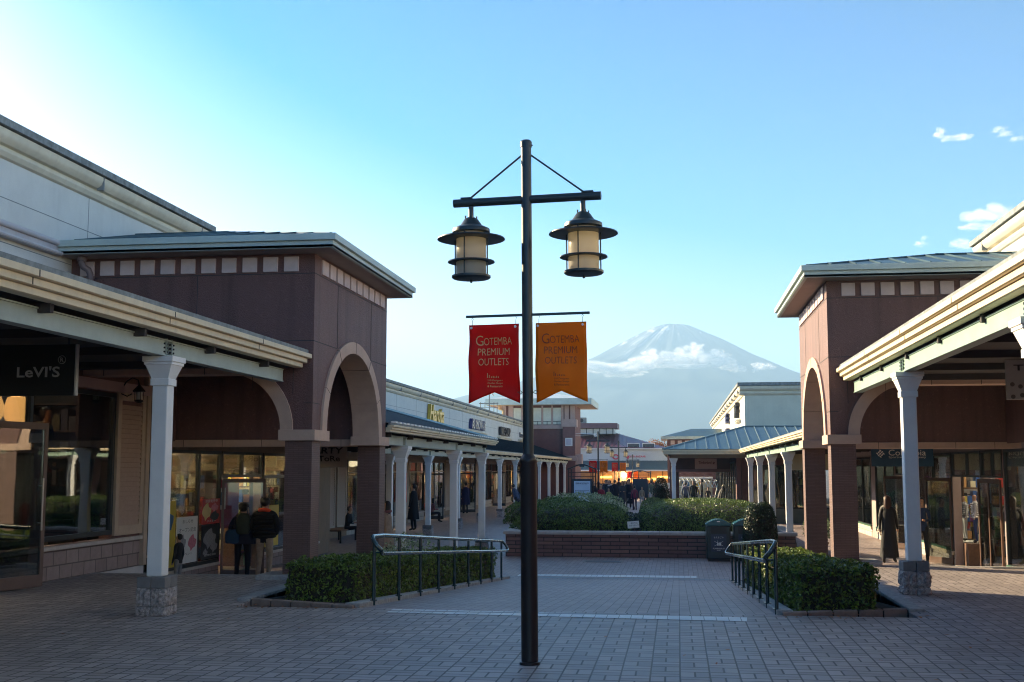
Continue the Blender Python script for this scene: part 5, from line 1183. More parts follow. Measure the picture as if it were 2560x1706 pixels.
# --- maroon-roofed far building
mb_ = thing('food_hall', 'far building with maroon metal roof and red logo closing the street', 'building', (-5, 125, -.7))
g = MB(); g.box(-13, 1.5, 125, 140, 3.2, 4.45); g.box(-13, 1.5, 128, 140, -.7, 3.2); g.build('wall', pm('blue_white_wall', (.60, .64, .65), .7, .05, 1, .1), mb_)
mar = pm('maroon_metal_roof', (.22, .075, .10), .35, .12, 1, .05, 4, metal=.3)
g = MB(); R0 = [(-14, 124.7, 4.5), (-.85, 124.7, 4.5), (-6.7, 133, 6.35), (-12, 133, 6.35)]; g.add(R0+[(-14, 142, 4.5), (-.85, 142, 4.5)], [(0, 1, 2, 3), (1, 5, 2), (5, 4, 3, 2), (4, 0, 3)]); g.build('roof', mar, mb_)
g = MB()
for k in range(30):
    xx = -13.8+.44*k; 
    q = 1 if xx < -6.7 else max(0, (-.85-xx)/5.85)
    if q > .05: g.hexa([(xx-.03, 124.7, 4.5), (xx+.03, 124.7, 4.5), (xx+.03, 124.7+8.3*q, 4.5+1.85*q), (xx-.03, 124.7+8.3*q, 4.5+1.85*q), (xx-.03, 124.7, 4.56), (xx+.03, 124.7, 4.56), (xx+.03, 124.7+8.3*q, 4.56+1.85*q), (xx-.03, 124.7+8.3*q, 4.56+1.85*q)])
g.build('roof_seam', mar, mb_)
g = MB(); g.box(-14, -.8, 124.6, 124.72, 4.42, 4.52); g.build('gutter', whitepaint, mb_)
g = MB(); g.box(-11.5, -6.75, 130, 134, 6.2, 6.75); g.build('clerestory', pm('pale_glass_wall', (.5, .56, .55), .2, .1), mb_)
g = MB()
for k in range(7): g.box(-11.3+.72*k, -11.22+.72*k, 129.95, 130, 6.1, 6.85)
g.each('mullion', black, mb_)
g = MB(); g.box(-11.8, -6.45, 129.4, 134.5, 6.8, 7.35); g.build('upper_roof', pm('maroon_fascia', (.13, .07, .085), .5, .1), mb_)
for a in (-5.15, -3.55):
    g = MB(); g.box(a, a+1.2, 125.3, 127, 4.4, 5.02); s_ = g.build('roof_vent', pm('dark_louvre', (.07, .085, .10), .6, .2), mb_)
    g = MB(); g.box(a-.05, a+1.25, 125.25, 125.3, 5.0, 5.06); g.box(a-.05, a, 125.25, 125.3, 4.5, 5.0); g.box(a+1.2, a+1.25, 125.25, 125.3, 4.5, 5.0); g.build('trim', whitepaint, s_)
g = MB(); g.prism([(122.2, 2.35), (122.2, 2.28), (125, 3.15), (125, 3.22)], 'x', -13, 1.4); g.build('awning_roof', pm('teal_awning', (.05, .10, .12), .4, .1), mb_)
g = MB()
for k in range(34): xx = -12.8+.42*k; g.prism([(122.2, 2.35), (122.2, 2.40), (125, 3.27), (125, 3.22)], 'x', xx, xx+.03)
g.build('awning_seam', pm('teal_awning', (.05, .10, .12), .4, .1), mb_)
g = MB(); g.box(-13, 1.4, 122.1, 122.25, 2.15, 2.28); g.build('awning_fascia', whitepaint, mb_)
g = MB(); g.box(-13, 1.4, 127, 127.1, -.7, 2.4); g.build('back_wall', pm('warm_wall', (.5, .3, .16), .7, .2), mb_)
g = MB()
for k in range(11): g.box(-12.8+1.25*k, -12.72+1.25*k, 124.9, 125, -.7, 2.3)
g.box(-13, 1.4, 124.9, 125, .75, .85); w_ = g.build('window', black, mb_)
for k, (xx, zz, w, m) in enumerate([(-4.3, 1.1, 1.0, emit('orange_lamp', (1, .35, .05), .9)), (-1.4, 1.5, 1.4, emit('amber_lamp', (1, .5, .08), .8)), (-2.7, 1.3, .9, emit('amber_lamp', (1, .5, .08), .8)), (-5.6, 1.7, .5, warm_light), (-7.5, 1.5, 1.2, emit('amber_lamp', (1, .5, .08), .8))]):
    g = MB(); g.box(xx-w/2, xx+w/2, 126.4, 126.6, zz-.12, zz+.12); g.build('shop_light', m, mb_)
g = MB(); n = 24; cx, cz = -5.9, 3.62
g.tube([(cx-.5+.28*math.cos(2*math.pi*k/n), 124.95, cz+.22*math.sin(2*math.pi*k/n)) for k in range(n+1)], .07, 6, caps=False); g.prism([(cx-1.0, cz+.05), (cx-.7, cz+.16), (cx-.7, cz-.16)], 'y', 124.9, 124.95); g.prism([(cx+.55, cz+.2), (cx+.95, cz+.1), (cx+.8, cz-.3), (cx+.6, cz-.05)], 'y', 124.9, 124.95); put_text(g, 'FOOD BAZAAR', -4.2, 124.95, 3.66, .2, width=1.9, bold=True); g.build('logo', pm('logo_red', (.6, .04, .09), .5, .1), mb_)
t = thing('rooftop_unit', 'boxy air-conditioning unit on the far maroon-roofed building', 'air conditioner', (-10.2, 131, 7.35))
g = MB(); g.box(-10.9, -9.9, 130.2, 131.2, 7.35, 8.0); g.build('casing', pm('ac_grey', (.2, .22, .22), .5, .2), t); g = MB(); g.lathe([(.22, 0), (.22, .03)], 0, 0, 14); g.xf(Matrix.Translation((-10.4, 130.2, 7.68)) @ Matrix.Rotation(R(90), 4, 'X')); g.build('fan', black, t)
# autumn tree
t = thing('autumn_tree', 'small orange-leaved tree beyond the maroon roof', 'tree', (-2.4, 150, -.7))
g = MB(); g.tube([(-2.4, 150, -.7), (-2.4, 150, 3.5)], [.25, .15], 8)
for k in range(7): a = k*.9; g.tube([(-2.4, 150, 3.2), (-2.4+1.2*math.cos(a), 150+1.2*math.sin(a), 5.4+.4*math.sin(k*3))], [.1, .03], 5)
g.build('trunk', twig, t)
n = 2600; d = np.random.normal(size=(n, 3)); d /= np.linalg.norm(d, axis=1)[:, None]; rr_ = np.random.uniform(.3, 1, (n, 1))**.5; P = d*rr_*np.array([1.7, 1.5, 1.5]); P *= (1+.45*vnoise(P, 1.1, 9))[:, None]; P += np.array([-2.4, 150, 4.6]); leaves(None, P, d, .2, 'crown', leaf_e, t)

# ------------------------------------------------------------------ street lamps
def cloth(name, col):
    m = pm(name, col, .6, .12, 2, .1, 300); nt = m.node_tree; p = nt.nodes['Principled BSDF']
    tb = N(nt, 'ShaderNodeBsdfTranslucent'); tb.inputs[0].default_value = (*col, 1)
    mx = nt.nodes.new('ShaderNodeMixShader'); mx.inputs[0].default_value = .6; L(nt, p.outputs[0], mx.inputs[1]); L(nt, tb.outputs[0], mx.inputs[2]); L(nt, mx.outputs[0], nt.nodes['Material Output'].inputs[0])
    return m
redcl = cloth('red_banner_cloth', (.80, .022, .012)); orcl = cloth('orange_banner_cloth', (.85, .29, .008))
def wave(x, z): return .018*math.sin(x*9+z*5)+.012*math.sin(z*17+x*3)+.008*math.sin(x*31-z*9)
def banner(t, x0, x1, zt, zb, m, tm, nm):
    g = MB(); nx, nz = 14, 22; vs = []
    for j in range(nz+1):
        for i in range(nx+1):
            u = i/nx; low = zb+.095*(1-abs(2*u-1)); z = zt+(low-zt)*j/nz; x = x0+(x1-x0)*u; amp = min(1, j/5)
            vs.append((x, wave(x, z)*amp, z))
    g.add(vs, [(j*(nx+1)+i, j*(nx+1)+i+1, (j+1)*(nx+1)+i+1, (j+1)*(nx+1)+i) for j in range(nz) for i in range(nx)])
    b = g.build(nm, m, t, local=True, smooth=60)
    sol = b.modifiers.new('thickness', 'SOLIDIFY'); sol.thickness = .003
    g = MB(); cx = (x0+x1)/2-.005
    put_text(g, 'G', cx-.125, -1, 3.49, .085, width=.062, thin=True); put_text(g, 'OTEMBA', cx+.035, -1, 3.482, .062, width=.25, thin=True)
    put_text(g, 'PREMIUM', cx, -1, 3.392, .06, width=.275, thin=True); put_text(g, 'OUTLETS', cx, -1, 3.305, .06, width=.262, thin=True)
    g.v = [(x, wave(x, z)*min(1, (zt-z)/(zt-zb)*22/5)-.006, z) for x, y, z in g.v]
    w = g.build('writing', tm, b, local=True)
    g = MB(); put_text(g, '210 Designers', cx+.01, -1, 3.146, .018, width=.125); put_text(g, 'Outlet Shops', cx+.01, -1, 3.122, .018, width=.125); put_text(g, '& Restaurants', cx+.01, -1, 3.098, .018, width=.125)
    for k, (a, h) in enumerate(((-.055, .035), (-.04, .02), (-.022, .008), (-.008, .012), (.006, .008), (.02, .012), (.034, .008))): g.prism([(cx+a, 3.168), (cx+a+.006, 3.168), (cx+a+.006, 3.168+h), (cx+a+.003, 3.168+h+.008), (cx+a, 3.168+h)], 'y', -1, -.9995)
    g.v = [(x, wave(x, z)*min(1, (zt-z)/(zt-zb)*22/5)-.006, z) for x, y, z in g.v]
    g.build('small_print', tm, b, local=True)
    g = MB()
    for xx in (x0+.02, x1-.03):
        g.lathe([(.011, 0), (.011, .004)], 0, 0, 10); 
        m_ = len(g.v); g.v[-20:] = [tuple(Matrix.Translation((xx, wave(xx, zt-.025)*.3-.006, zt-.025)) @ Matrix.Rotation(R(90), 4, 'X') @ Vector(p)) for p in g.v[-20:]]
    g.build('eyelet', whitepaint, b, local=True)
def lantern(t, x, zA, scale=1.0):
    """hangs below the arm at height zA"""
    z = zA; P = lambda *a: [(r, zz+z) for r, zz in a]
    g = MB(); g.lathe(P((.022, 0), (.022, -.105)), x, 0, 14); L_ = g.build('lantern', lampm, t, local=True, smooth=40)
    g = MB(); g.lathe(P((.036, -.10), (.045, -.108), (.062, -.118), (.098, -.172), (.115, -.178), (.16, -.2), (.163, -.215), (.163, -.23), (.15, -.235), (.10, -.235)), x, 0, 28); g.build('cap', lampm, L_, local=True, smooth=35)
    g = MB(); g.lathe(P((.13, -.268), (.20, -.272), (.29, -.282), (.293, -.292), (.28, -.296), (.13, -.288)), x, 0, 36); g.build('upper_shade', lampm, L_, local=True, smooth=35)
    g = MB(); g.lathe(P((.12, -.478), (.20, -.482), (.203, -.492), (.19, -.496), (.12, -.49)), x, 0, 32); g.build('lower_shade', lampm, L_, local=True, smooth=35)
    g = MB(); g.lathe(P((.11, -.60), (.168, -.608), (.168, -.625), (.155, -.635), (.11, -.64), (.05, -.645)), x, 0, 28); g.lathe(P((.01, -.64), (.012, -.665), (.002, -.672)), x, 0, 8); g.build('bottom_ring', lampm, L_, local=True, smooth=35)
    g = MB(); g.lathe(P((.118, -.235), (.128, -.25), (.13, -.42), (.13, -.606)), x, 0, 32); g.build('glass_cylinder', lampglass, L_, local=True, smooth=50)
    g = MB()
    for k in range(4):
        a = k*math.pi/2-.15-math.pi/2; g.tube([(x+.150*math.cos(a), .150*math.sin(a), z-.225), (x+.150*math.cos(a), .150*math.sin(a), z-.61)], .006, 6)
        g.tube([(x+.05*math.cos(a+.7), .05*math.sin(a+.7), z-.11), (x+.05*math.cos(a+.7), .05*math.sin(a+.7), z-.085)], .007, 6)
    g.build('cage_rod', lampm, L_, local=True)
def mk_lampglass():
    m, nt, p = nodes('frosted_lamp_glass'); p.inputs['Base Color'].default_value = (.72, .70, .66, 1); p.inputs['Roughness'].default_value = .28
    tb = N(nt, 'ShaderNodeBsdfTranslucent'); tb.inputs[0].default_value = (.92, .82, .62, 1)
    mx = nt.nodes.new('ShaderNodeMixShader'); mx.inputs[0].default_value = .7; L(nt, p.outputs[0], mx.inputs[1]); L(nt, tb.outputs[0], mx.inputs[2]); L(nt, mx.outputs[0], nt.nodes['Material Output'].inputs[0])
    tc = nt.nodes.new('ShaderNodeTexCoord'); n2 = N(nt, 'ShaderNodeTexNoise', Scale=8.0, Detail=4.0); L(nt, tc.outputs['Object'], n2.inputs['Vector']); L(nt, mixc(nt, n2.outputs[0], (.6, .58, .54), (.78, .76, .72)), p.inputs['Base Color'])
    return m
lampglass = mk_lampglass()
def make_lamp(label, loc, rz):
    """z measured from the foot; the whole post is 4.41 m tall"""
    t = thing('street_lamp', label, 'street lamp', loc, rz=rz, group='two-armed street lamps down the street')
    F = .8
    g = MB(); g.lathe([(.085, 0), (.085, .02), (.070, .025), (.069, 1.64), (.072, 1.65), (.072, 1.67), (.066, 1.69), (.050, 1.71), (.046, 1.72)], n=28); g.build('lower_pole', polem, t, local=True, smooth=35)
    g = MB(); g.lathe([(.045, 1.70), (.045, 4.36)], n=24); g.build('upper_pole', lampm, t, local=True, smooth=35)
    g = MB(); g.lathe([(.050, 4.355), (.051, 4.40), (.040, 4.415)], n=24); g.tube([(.05, 0, 4.37), (.06, 0, 4.37)], .006, 6); g.build('cap', lampm, t, local=True, smooth=35)
    g = MB(); g.tube([(-.645, 0, 3.895), (.645, 0, 3.895)], .036, 18); g.build('cross_arm', lampm, t, local=True, smooth=35)
    g = MB()
    for s in (-1, 1): g.tube([(.04*s, 0, 4.285), (.49*s, 0, 3.94)], .0085, 6); g.box(.48*s, .58*s, -.02, .02, 3.929, 3.942)
    g.build('stay_rod', lampm, t, local=True)
    lantern(t, -.49, 3.862); lantern(t, .49, 3.862)
    zb = -F
    g = MB(); g.box(-.535, .535, -.011, .011, 2.888, 2.908); g.build('banner_arm', lampm, t, local=True)
    b0 = 2.83
    def shift(objs): pass
    return t
lamp0 = make_lamp('tall dark two-lantern street lamp standing on the plaza in the foreground', (-1.225, 9.86, .8), R(-4.5))
lamp0.rotation_euler[1] = R(-.35)
def add_banners(t):
    hb = bpy.data.objects.new
    before = set(bpy.data.objects)
    banner(t, -.51, -.072, 3.625, 2.95, redcl, pm('gold_print', (.62, .40, .16), .5, .1), 'banner')
    banner(t, .072, .505, 3.625, 2.95, orcl, pm('brown_print', (.20, .045, .01), .5, .1), 'banner')
    g = MB()
    for x in (-.48, -.10, .10, .475):
        g.tube([(x, 0, 2.888), (x+.008, 0, 2.875), (x, 0, 2.862), (x-.008, 0, 2.875), (x, 0, 2.888)], .002, 5); g.tube([(x, 0, 2.862), (x, -.004, 2.81)], .0022, 5)
    for s in (-1, 1):
        c = [(s*(.065+.013*math.cos(k*math.pi/6)), 0, 2.24+.013*math.sin(k*math.pi/6)) for k in range(13)]; g.tube(c, .0028, 5, caps=False); g.tube([(s*.045, 0, 2.24), (s*.052, 0, 2.24)], .004, 5); g.tube([(s*.078, 0, 2.24), (s*.09, -.004, 2.243)], .0025, 5)
    g.each('hook', black, t, local=True)
    for o in set(bpy.data.objects)-before:
        if o.name.startswith('banner'): o.location.z = -.8
add_banners(lamp0)
dup(lamp0, (-4.25, 64.5, 0), R(-2), label='nearest of the three distant street lamps above the crowd')
dup(lamp0, (-4.17, 85.8, 0), R(2), label='middle one of the three distant street lamps above the crowd')
dup(lamp0, (-4.15, 112, -.7), R(0), label='farthest street lamp, before the teal awning')

# ------------------------------------------------------------------ map board
def board(name, label, cx, y, z0, w, zt, lit):
    t = thing(name, label, 'map board', (cx, y, z0))
    g = MB()
    for s in (-1, 1):
        for d in (.0, .1): g.tube([(cx+s*(w/2-d), y, z0), (cx+s*(w/2-d), y, z0+zt-.25)], .022, 8)
        g.lathe([(.035, 0), (.035, .03), (.01, .06)], cx+s*w/2, y, 8, z0+zt-.25)
    g.each('post', black, t)
    g = MB(); n = 10; pts = [(cx-w/2-.04+(w+.08)*k/n, z0+zt-.22+.17*math.sin(math.pi*k/n)**1.4) for k in range(n+1)]; pts = pts+[(a, b-.05) for a, b in pts[::-1]]
    g.prism(pts, 'y', y-.12, y+.12); g.build('canopy_roof', black, t)
    g = MB(); g.tube([(cx-w/2, y, z0+zt-.36), (cx+w/2, y, z0+zt-.36)], .015, 6); g.tube([(cx-w/2, y, z0+zt-.52), (cx+w/2, y, z0+zt-.52)], .015, 6); g.box(cx-w*.37, cx+w*.37, y-.05, y+.05, z0+.55, z0+zt-.6); g.build('frame', pm('board_blue', (.02, .03, .05), .4, .1), t)
    g = MB(); g.box(cx-.09, cx+.09, y-.135, y-.122, z0+zt-.16, z0+zt-.07); g.build('crest', pm('board_blue', (.02, .03, .05), .4, .1), t)
    if lit:
        g = MB(); g.box(cx-w*.30, cx+w*.30, y-.058, y-.05, z0+.62, z0+zt-.68); g.build('panel', pm('pale_blue_panel', (.62, .72, .85), .5, .04, 2, 0), t)
        g = MB(); put_text(g, 'PREMIUM ENTRANCE', cx, y-.062, z0+zt-.76, .045, width=.48, bold=True); put_text(g, 'Directory & Floor Guide', cx-.02, y-.062, z0+zt-.82, .03, width=.42)
        zc = z0+zt-1.12; g.box(cx-.26, cx+.26, y-.061, y-.059, zc+.09, zc+.1); g.box(cx-.26, cx+.26, y-.061, y-.059, zc-.1, zc-.09); g.box(cx-.26, cx-.25, y-.061, y-.059, zc-.09, zc+.09); g.box(cx+.25, cx+.26, y-.061, y-.059, zc-.09, zc+.09)
        put_text(g, 'MSGM', cx, y-.062, zc-.025, .07, width=.22, bold=True); put_text(g, '11 Fri. Open', cx, y-.062, zc+.055, .03, width=.25)
        g.lathe([(.045, 0), (.045, .003)], 0, 0, 14); g.v[-28:] = [tuple(Matrix.Translation((cx-.18, y-.06, z0+.78)) @ Matrix.Rotation(R(90), 4, 'X') @ Vector(p)) for p in g.v[-28:]]
        for k in range(4): g.box(cx-.08, cx+.05, y-.061, y-.059, z0+.70+.04*k, z0+.712+.04*k); g.box(cx+.1, cx+.2, y-.061, y-.059, z0+.70+.04*k, z0+.712+.04*k)
        g.build('writing', pm('navy_print', (.02, .03, .09), .5, .05), t)
board('map_board', 'arched black map board with pale blue poster behind the planter', -3.50, 44.0, .5, 1.0, 2.12, True)
board('map_board', 'second arched black map board among the crowd', -2.35, 76, 0, 1.3, 2.35, False)

# ------------------------------------------------------------------ white truss decorations
def truss(label, cx, cy, z0, w, h, d, n=5):
    t = thing('truss_frame', label, 'lattice frame', (cx, cy, z0), group='white lattice light frames')
    g = MB(); rows = 4; P = {}
    for i in range(rows+1):
        for j in range(n+1):
            a = math.pi*.5*i/rows; P[i, j] = (cx-w/2+w*(j+(.5 if i % 2 else 0))/n*(1-.12*i/rows)+w*.06*i/rows, cy-d/2+d*(1-math.cos(a))*.6+random.uniform(-.03, .03), z0+h*math.sin(a)+.05)
    for (i, j), p in P.items():
        for q in ((i, j+1), (i+1, j), (i+1, j-1 if i % 2 == 0 else j+1)):
            if q in P and random.random() < .9: g.tube([p, P[q]], .021, 4)
    for j in range(0, n+1, 2): g.tube([P[0, j], (P[0, j][0], P[0, j][1], z0)], .02, 4); g.tube([P[0, j], P[min(rows, 3), min(n, j+1)]], .03, 4)
    g.build('lattice', pm('white_truss', (.8, .77, .66), .4, .05), t)
    g = MB(); g.box(cx-w/2, cx+w/2, cy-d/2-.05, cy-d/2+.05, z0, z0+.06); g.build('base', rackmetal, t)
truss('white lattice dome frame left of the pavilion pier', -.72, 74.2, 0, .9, 1.45, 1.2, 6)
truss('left white lattice frame seen under the pavilion roof', .7, 78, 0, 1.5, 1.7, 2, 5)
truss('right white lattice frame seen under the pavilion roof', 1.85, 80, 0, 1.5, 1.6, 2, 5)
# sunlit kiosk panel behind them
t = thing('kiosk', 'sunlit cream kiosk with blue and yellow panels behind the lattice frames', 'kiosk', (1.4, 84, 0))
g = MB(); g.box(-.5, 2.4, 84, 86, 0, 1.7); g.build('body', pm('kiosk_cream', (.6, .5, .3), .6, .2), t); g = MB(); g.box(-.6, 2.45, 83.8, 86.1, 1.7, 1.8); g.build('roof', whitepaint, t)
g = MB(); g.box(.3, .8, 83.96, 83.99, 1.0, 1.5); g.build('blue_panel', tealp, t); g = MB(); g.box(1.3, 1.6, 83.96, 83.99, .6, 1.6); g.build('yellow_panel', yel, t)

# ------------------------------------------------------------------ people
def skin_mesh(verts, edges, radii, root=0, sub=1):
    me = bpy.data.meshes.new('s'); me.from_pydata(verts, edges, []); o = bpy.data.objects.new('s', me); C.objects.link(o)
    sk = o.modifiers.new('skin', 'SKIN'); sk.use_smooth_shade = True
    for i, r in enumerate(radii): me.skin_vertices[0].data[i].radius = r if isinstance(r, tuple) else (r, r)
    for i in range(len(verts)): me.skin_vertices[0].data[i].use_root = (i == root)
    sb = o.modifiers.new('sub', 'SUBSURF'); sb.levels = sub; sb.render_levels = sub
    dg = bpy.context.evaluated_depsgraph_get(); dg.update()
    out = bpy.data.meshes.new_from_object(o.evaluated_get(dg)); bpy.data.objects.remove(o); bpy.data.meshes.remove(me)
    return out
def fabric(col): 
    nm = 'fabric_%02x%02x%02x' % tuple(int(c*255) for c in col)
    return pm(nm, col, .85, .2, 14, .35, 70)
def skinm(col=(.42, .25, .17)): return pm('skin_%d' % int(col[0]*100), col, .55, .08, 10, .05)
def person(label, loc, rz, h=1.66, pose='stand', top=(.02, .02, .025), legs=(.02, .02, .03), hair=(.012, .01, .01), skin=(.42, .25, .17), shoes=(.03, .03, .03), coat=None, coatc=None, longhair=False, puffer=False, fingers=False, arms='down', hat=None, scarf=None, group='shoppers in the street', name='person', headless=False, hood=None, detail=1, bulk=1.0):
    t = thing(name, label, 'person' if name == 'person' else name.replace('_', ' '), loc, rz=rz, group=group)
    t.scale = (bulk, 1+(bulk-1)*.6, 1)
    k = h/1.70; w = .88 if longhair else 1.0
    V = []; E = []; RR = []; Z = []      # Z: zone of the bone that ends at the vertex
    def jv(p, r, par=None, zone=1):
        V.append(Vector(p)); RR.append(r); Z.append(zone)
        if par is not None: E.append((par, len(V)-1))
        return len(V)-1
    lean = .0; dz = 0
    if pose == 'sit': dz = -.46; lean = .12
    if pose == 'bend': lean = .33
    def tp(x, y, z):    # torso lean about the pelvis
        a = lean*1.4; yy = y+(z-.92)*math.sin(a); zz = .92+(z-.92)*math.cos(a); return (x, yy, zz+dz)
    pu = 1.25 if puffer else 1.0
    pel = jv(tp(0, 0, .93), (.125*w*pu, .10*pu), None, 2 if not coat else 1)
    wa = jv(tp(0, 0, 1.08), (.118*w*pu, .092*pu), pel); ch = jv(tp(0, 0, 1.26), (.150*w*pu, .105*pu), wa); nb = jv(tp(0, -.005, 1.40), (.085, .07), ch)
    nk = jv(tp(0, .005, 1.47), (.048, .05), nb, 0); hl = jv(tp(0, .02, 1.54), (.062, .075), nk, 0); hm = jv(tp(0, .015, 1.61), (.072, .088), hl, 0); ht = jv(tp(0, .0, 1.68), (.055, .065), hm, 0)
    for s in (-1, 1):
        sh = jv(tp(.155*s*w, 0, 1.375), .06*pu, nb)
        if arms == 'phone' or (pose == 'sit'):
            el = jv(tp(.20*s*w, .06, 1.13), .045*pu, sh); wr = jv(tp(.10*s, .27, 1.12), .030, el); hn = jv(tp(.06*s, .34, 1.14), .030, wr, 0)
        elif arms == 'pocket':
            el = jv(tp(.25*s*w, -.05, 1.13), .048*pu, sh); wr = jv(tp(.19*s*w, .06, .96), .038*pu, el); hn = jv(tp(.16*s*w, .09, .92), .032, wr, 1)
        else:
            sw = .12*s if pose == 'walk' else .02
            el = jv(tp(.215*s*w, -.02+sw*.4, 1.12), .046*pu, sh); wr = jv(tp(.225*s*w, .03+sw, .88), .030, el); hn = jv(tp(.225*s*w, .05+sw, .81), (.026, .034), wr, 0)
        if fingers and arms != 'pocket':
            hb_ = V[hn]
            for f, (fx, ln) in enumerate(((-.024, .06), (-.008, .075), (.008, .07), (.024, .055))):
                a1 = jv(tuple(hb_+Vector((.0, fx, -.03)))if arms == 'down' else tuple(hb_+Vector((fx, .03, 0))), .009, hn, 0)
                d_ = Vector((-.006*s, .01, -ln)) if arms == 'down' else Vector((0, ln*.8, -ln*.4)); jv(tuple(V[a1]+d_), .0075, a1, 0)
            a1 = jv(tuple(hb_+Vector((-.01*s, .035, .01))), .01, hn, 0); jv(tuple(V[a1]+Vector((-.005*s, .02, -.035))), .008, a1, 0)
    for s in (-1, 1):
        if pose == 'sit':
            hp = jv((.09*s, .02, .46), .085, pel, 2); kn = jv((.11*s, .42, .50), .062, hp, 2); an = jv((.11*s, .40, .10), .04, kn, 2); to = jv((.12*s, .55, .045), (.038, .03), an, 3)
        else:
            sw = .17*s if pose == 'walk' else .0
            hp = jv((.085*s, 0, .86), .085*(1.0), pel, 2); kn = jv((.095*s, .02+sw*.55, .48), .060, hp, 2); an = jv((.10*s, -.03+sw, .09), .042, kn, 2); to = jv((.115*s, .11+sw, .042), (.04, .032), an, 3)
    me = skin_mesh([tuple(v*k) for v in V], E, [tuple(a*k for a in r) if isinstance(r, tuple) else r*k for r in RR], 0, 1+(detail > 1))
    cen = np.empty(len(me.polygons)*3); me.polygons.foreach_get('center', cen); cen = cen.reshape(-1, 3)
    best = np.full(len(cen), 1e9); zone = np.zeros(len(cen), int)
    for (a, b) in E:
        A = np.array(V[a]*k); B = np.array(V[b]*k); d = B-A; tt = np.clip(((cen-A) @ d)/(d @ d+1e-9), 0, 1); q = A+tt[:, None]*d
        rb = RR[b][0] if isinstance(RR[b], tuple) else RR[b]
        ds = np.linalg.norm(cen-q, axis=1)/(rb*k+.02)
        m_ = ds < best; best[m_] = ds[m_]; zone[m_] = Z[b]
    for m_ in (skinm(skin), fabric(top), fabric(legs), fabric(shoes)): me.materials.append(m_)
    me.polygons.foreach_set('material_index', zone.astype(np.int32)); me.name = 'body'
    o = bpy.data.objects.new('body', me); C.objects.link(o); o.parent = t
    hc = Vector(tp(0, .0, 1.61))*k
    if not headless:
        g = MB(); vs = []; rings = []
        for i in range(9):
            a = -math.pi/2+math.pi*(i+.02)/8.04; ring = []
            for j in range(16):
                b = 2*math.pi*j/16; d = Vector((math.cos(a)*math.cos(b), math.cos(a)*math.sin(b), math.sin(a)))
                r_ = Vector((.088, .102, .098))
                if d.y > .1 and d.z < .45: r_ = r_*.55        # open at the face
                p_ = Vector((d.x*r_.x, d.y*r_.y-.014, d.z*r_.z+.012))*k
                if longhair and d.z < -.1 and d.y < .1: p_.z -= .27*k*(-d.z); p_.x *= 1.22
                ring.append(tuple(hc+p_*(1+.05*noise.noise(d*4+Vector((loc[0], loc[1], 0))))))
            rings.append(ring)
        g.loft(rings); g.build('hair', pm('hair_%d' % int(hair[0]*999), hair, .5, .4, 40, .4, 120), t, local=True, smooth=60)
        # face: eyes, brows and mouth as small insets
        g = MB()
        for s in (-1, 1):
            g.lathe([(.009*k, 0), (.007*k, .004*k)], 0, 0, 8); g.v[-16:] = [tuple(Matrix.Translation(hc+Vector((.028*s, .086, -.005))*k) @ Matrix.Rotation(R(-90), 4, 'X') @ Vector(p)) for p in g.v[-16:]]
        g.build('eye', black, t, local=True)
        g = MB(); g.box(-.02*k, .02*k, .078*k, .088*k, -.058*k, -.050*k); g.v = [tuple(Vector(p)+hc) for p in g.v]; g.build('mouth', pm('lips', (.28, .10, .08), .5, .1), t, local=True)
        g = MB(); g.add([(-.012*k, .082*k, -.035*k), (.012*k, .082*k, -.035*k), (0, .108*k, -.032*k), (0, .084*k, .005*k)], [(0, 1, 2), (0, 2, 3), (1, 3, 2), (0, 3, 1)]); g.v = [tuple(Vector(p)+hc) for p in g.v]; g.build('nose', skinm(skin), t, local=True)
    if coat:
        g = MB(); rings = []; hem = coat
        for i in range(9):
            f = i/8; z = 1.42+(hem-1.42)*f
            if i == 0: rx, ry = .08, .075
            elif i == 1: rx, ry = .19*w, .12
            else: rx = (.185+.11*max(0, f-.3))*w*pu; ry = (.135+.10*max(0, f-.3))*pu
            ring = []
            for j in range(20):
                b = 2*math.pi*j/20; fold = 1+.09*f*math.sin(b*5+loc[1])+.05*f*math.sin(b*9+1)-.18*f*max(0, math.cos(b+math.pi/2))**12
                q = Vector((rx*math.cos(b)*fold, ry*math.sin(b)*fold, z)); 
                if z > .9 or pose == 'bend': q = Vector(tp(*q))
                else: q.z += dz
                ring.append(tuple(q*k))
            rings.append(ring)
        g.loft(rings); g.build('coat', fabric(coatc or top), t, local=True, smooth=50)
    if puffer:
        g = MB()
        for i in range(7):
            z = 1.36-.075*i
            pts = []
            for j in range(17):
                b = 2*math.pi*j/16; pts.append(tuple(Vector(tp(.172*w*math.cos(b), .128*math.sin(b), z))*k))
            g.tube(pts, .04*k, 8, caps=False)
        g.build('quilted_jacket', fabric(top) if not isinstance(puffer, str) else MATS[puffer], t, local=True, smooth=70)
    if scarf or hood:
        g = MB(); pts = [tuple(Vector(tp(.085*math.cos(a*math.pi/6), .08*math.sin(a*math.pi/6)-.02, 1.43-.03*math.sin(a*math.pi/6)))*k) for a in range(13)]; g.tube(pts, .04*k if scarf else .05*k, 8, caps=False); g.build('hood' if hood else 'scarf', fabric(scarf or hood), t, local=True, smooth=60)
    if hat:
        g = MB(); g.lathe([(.095*k, 0), (.1*k, .03*k), (.085*k, .08*k), (.03*k, .105*k)], hc.x, hc.y, 16, hc.z+.02*k); g.box(-.06*k+hc.x, .06*k+hc.x, hc.y+.07*k, hc.y+.17*k, hc.z+.02*k, hc.z+.03*k); g.build('cap', fabric(hat), t, local=True, smooth=50)
    return t
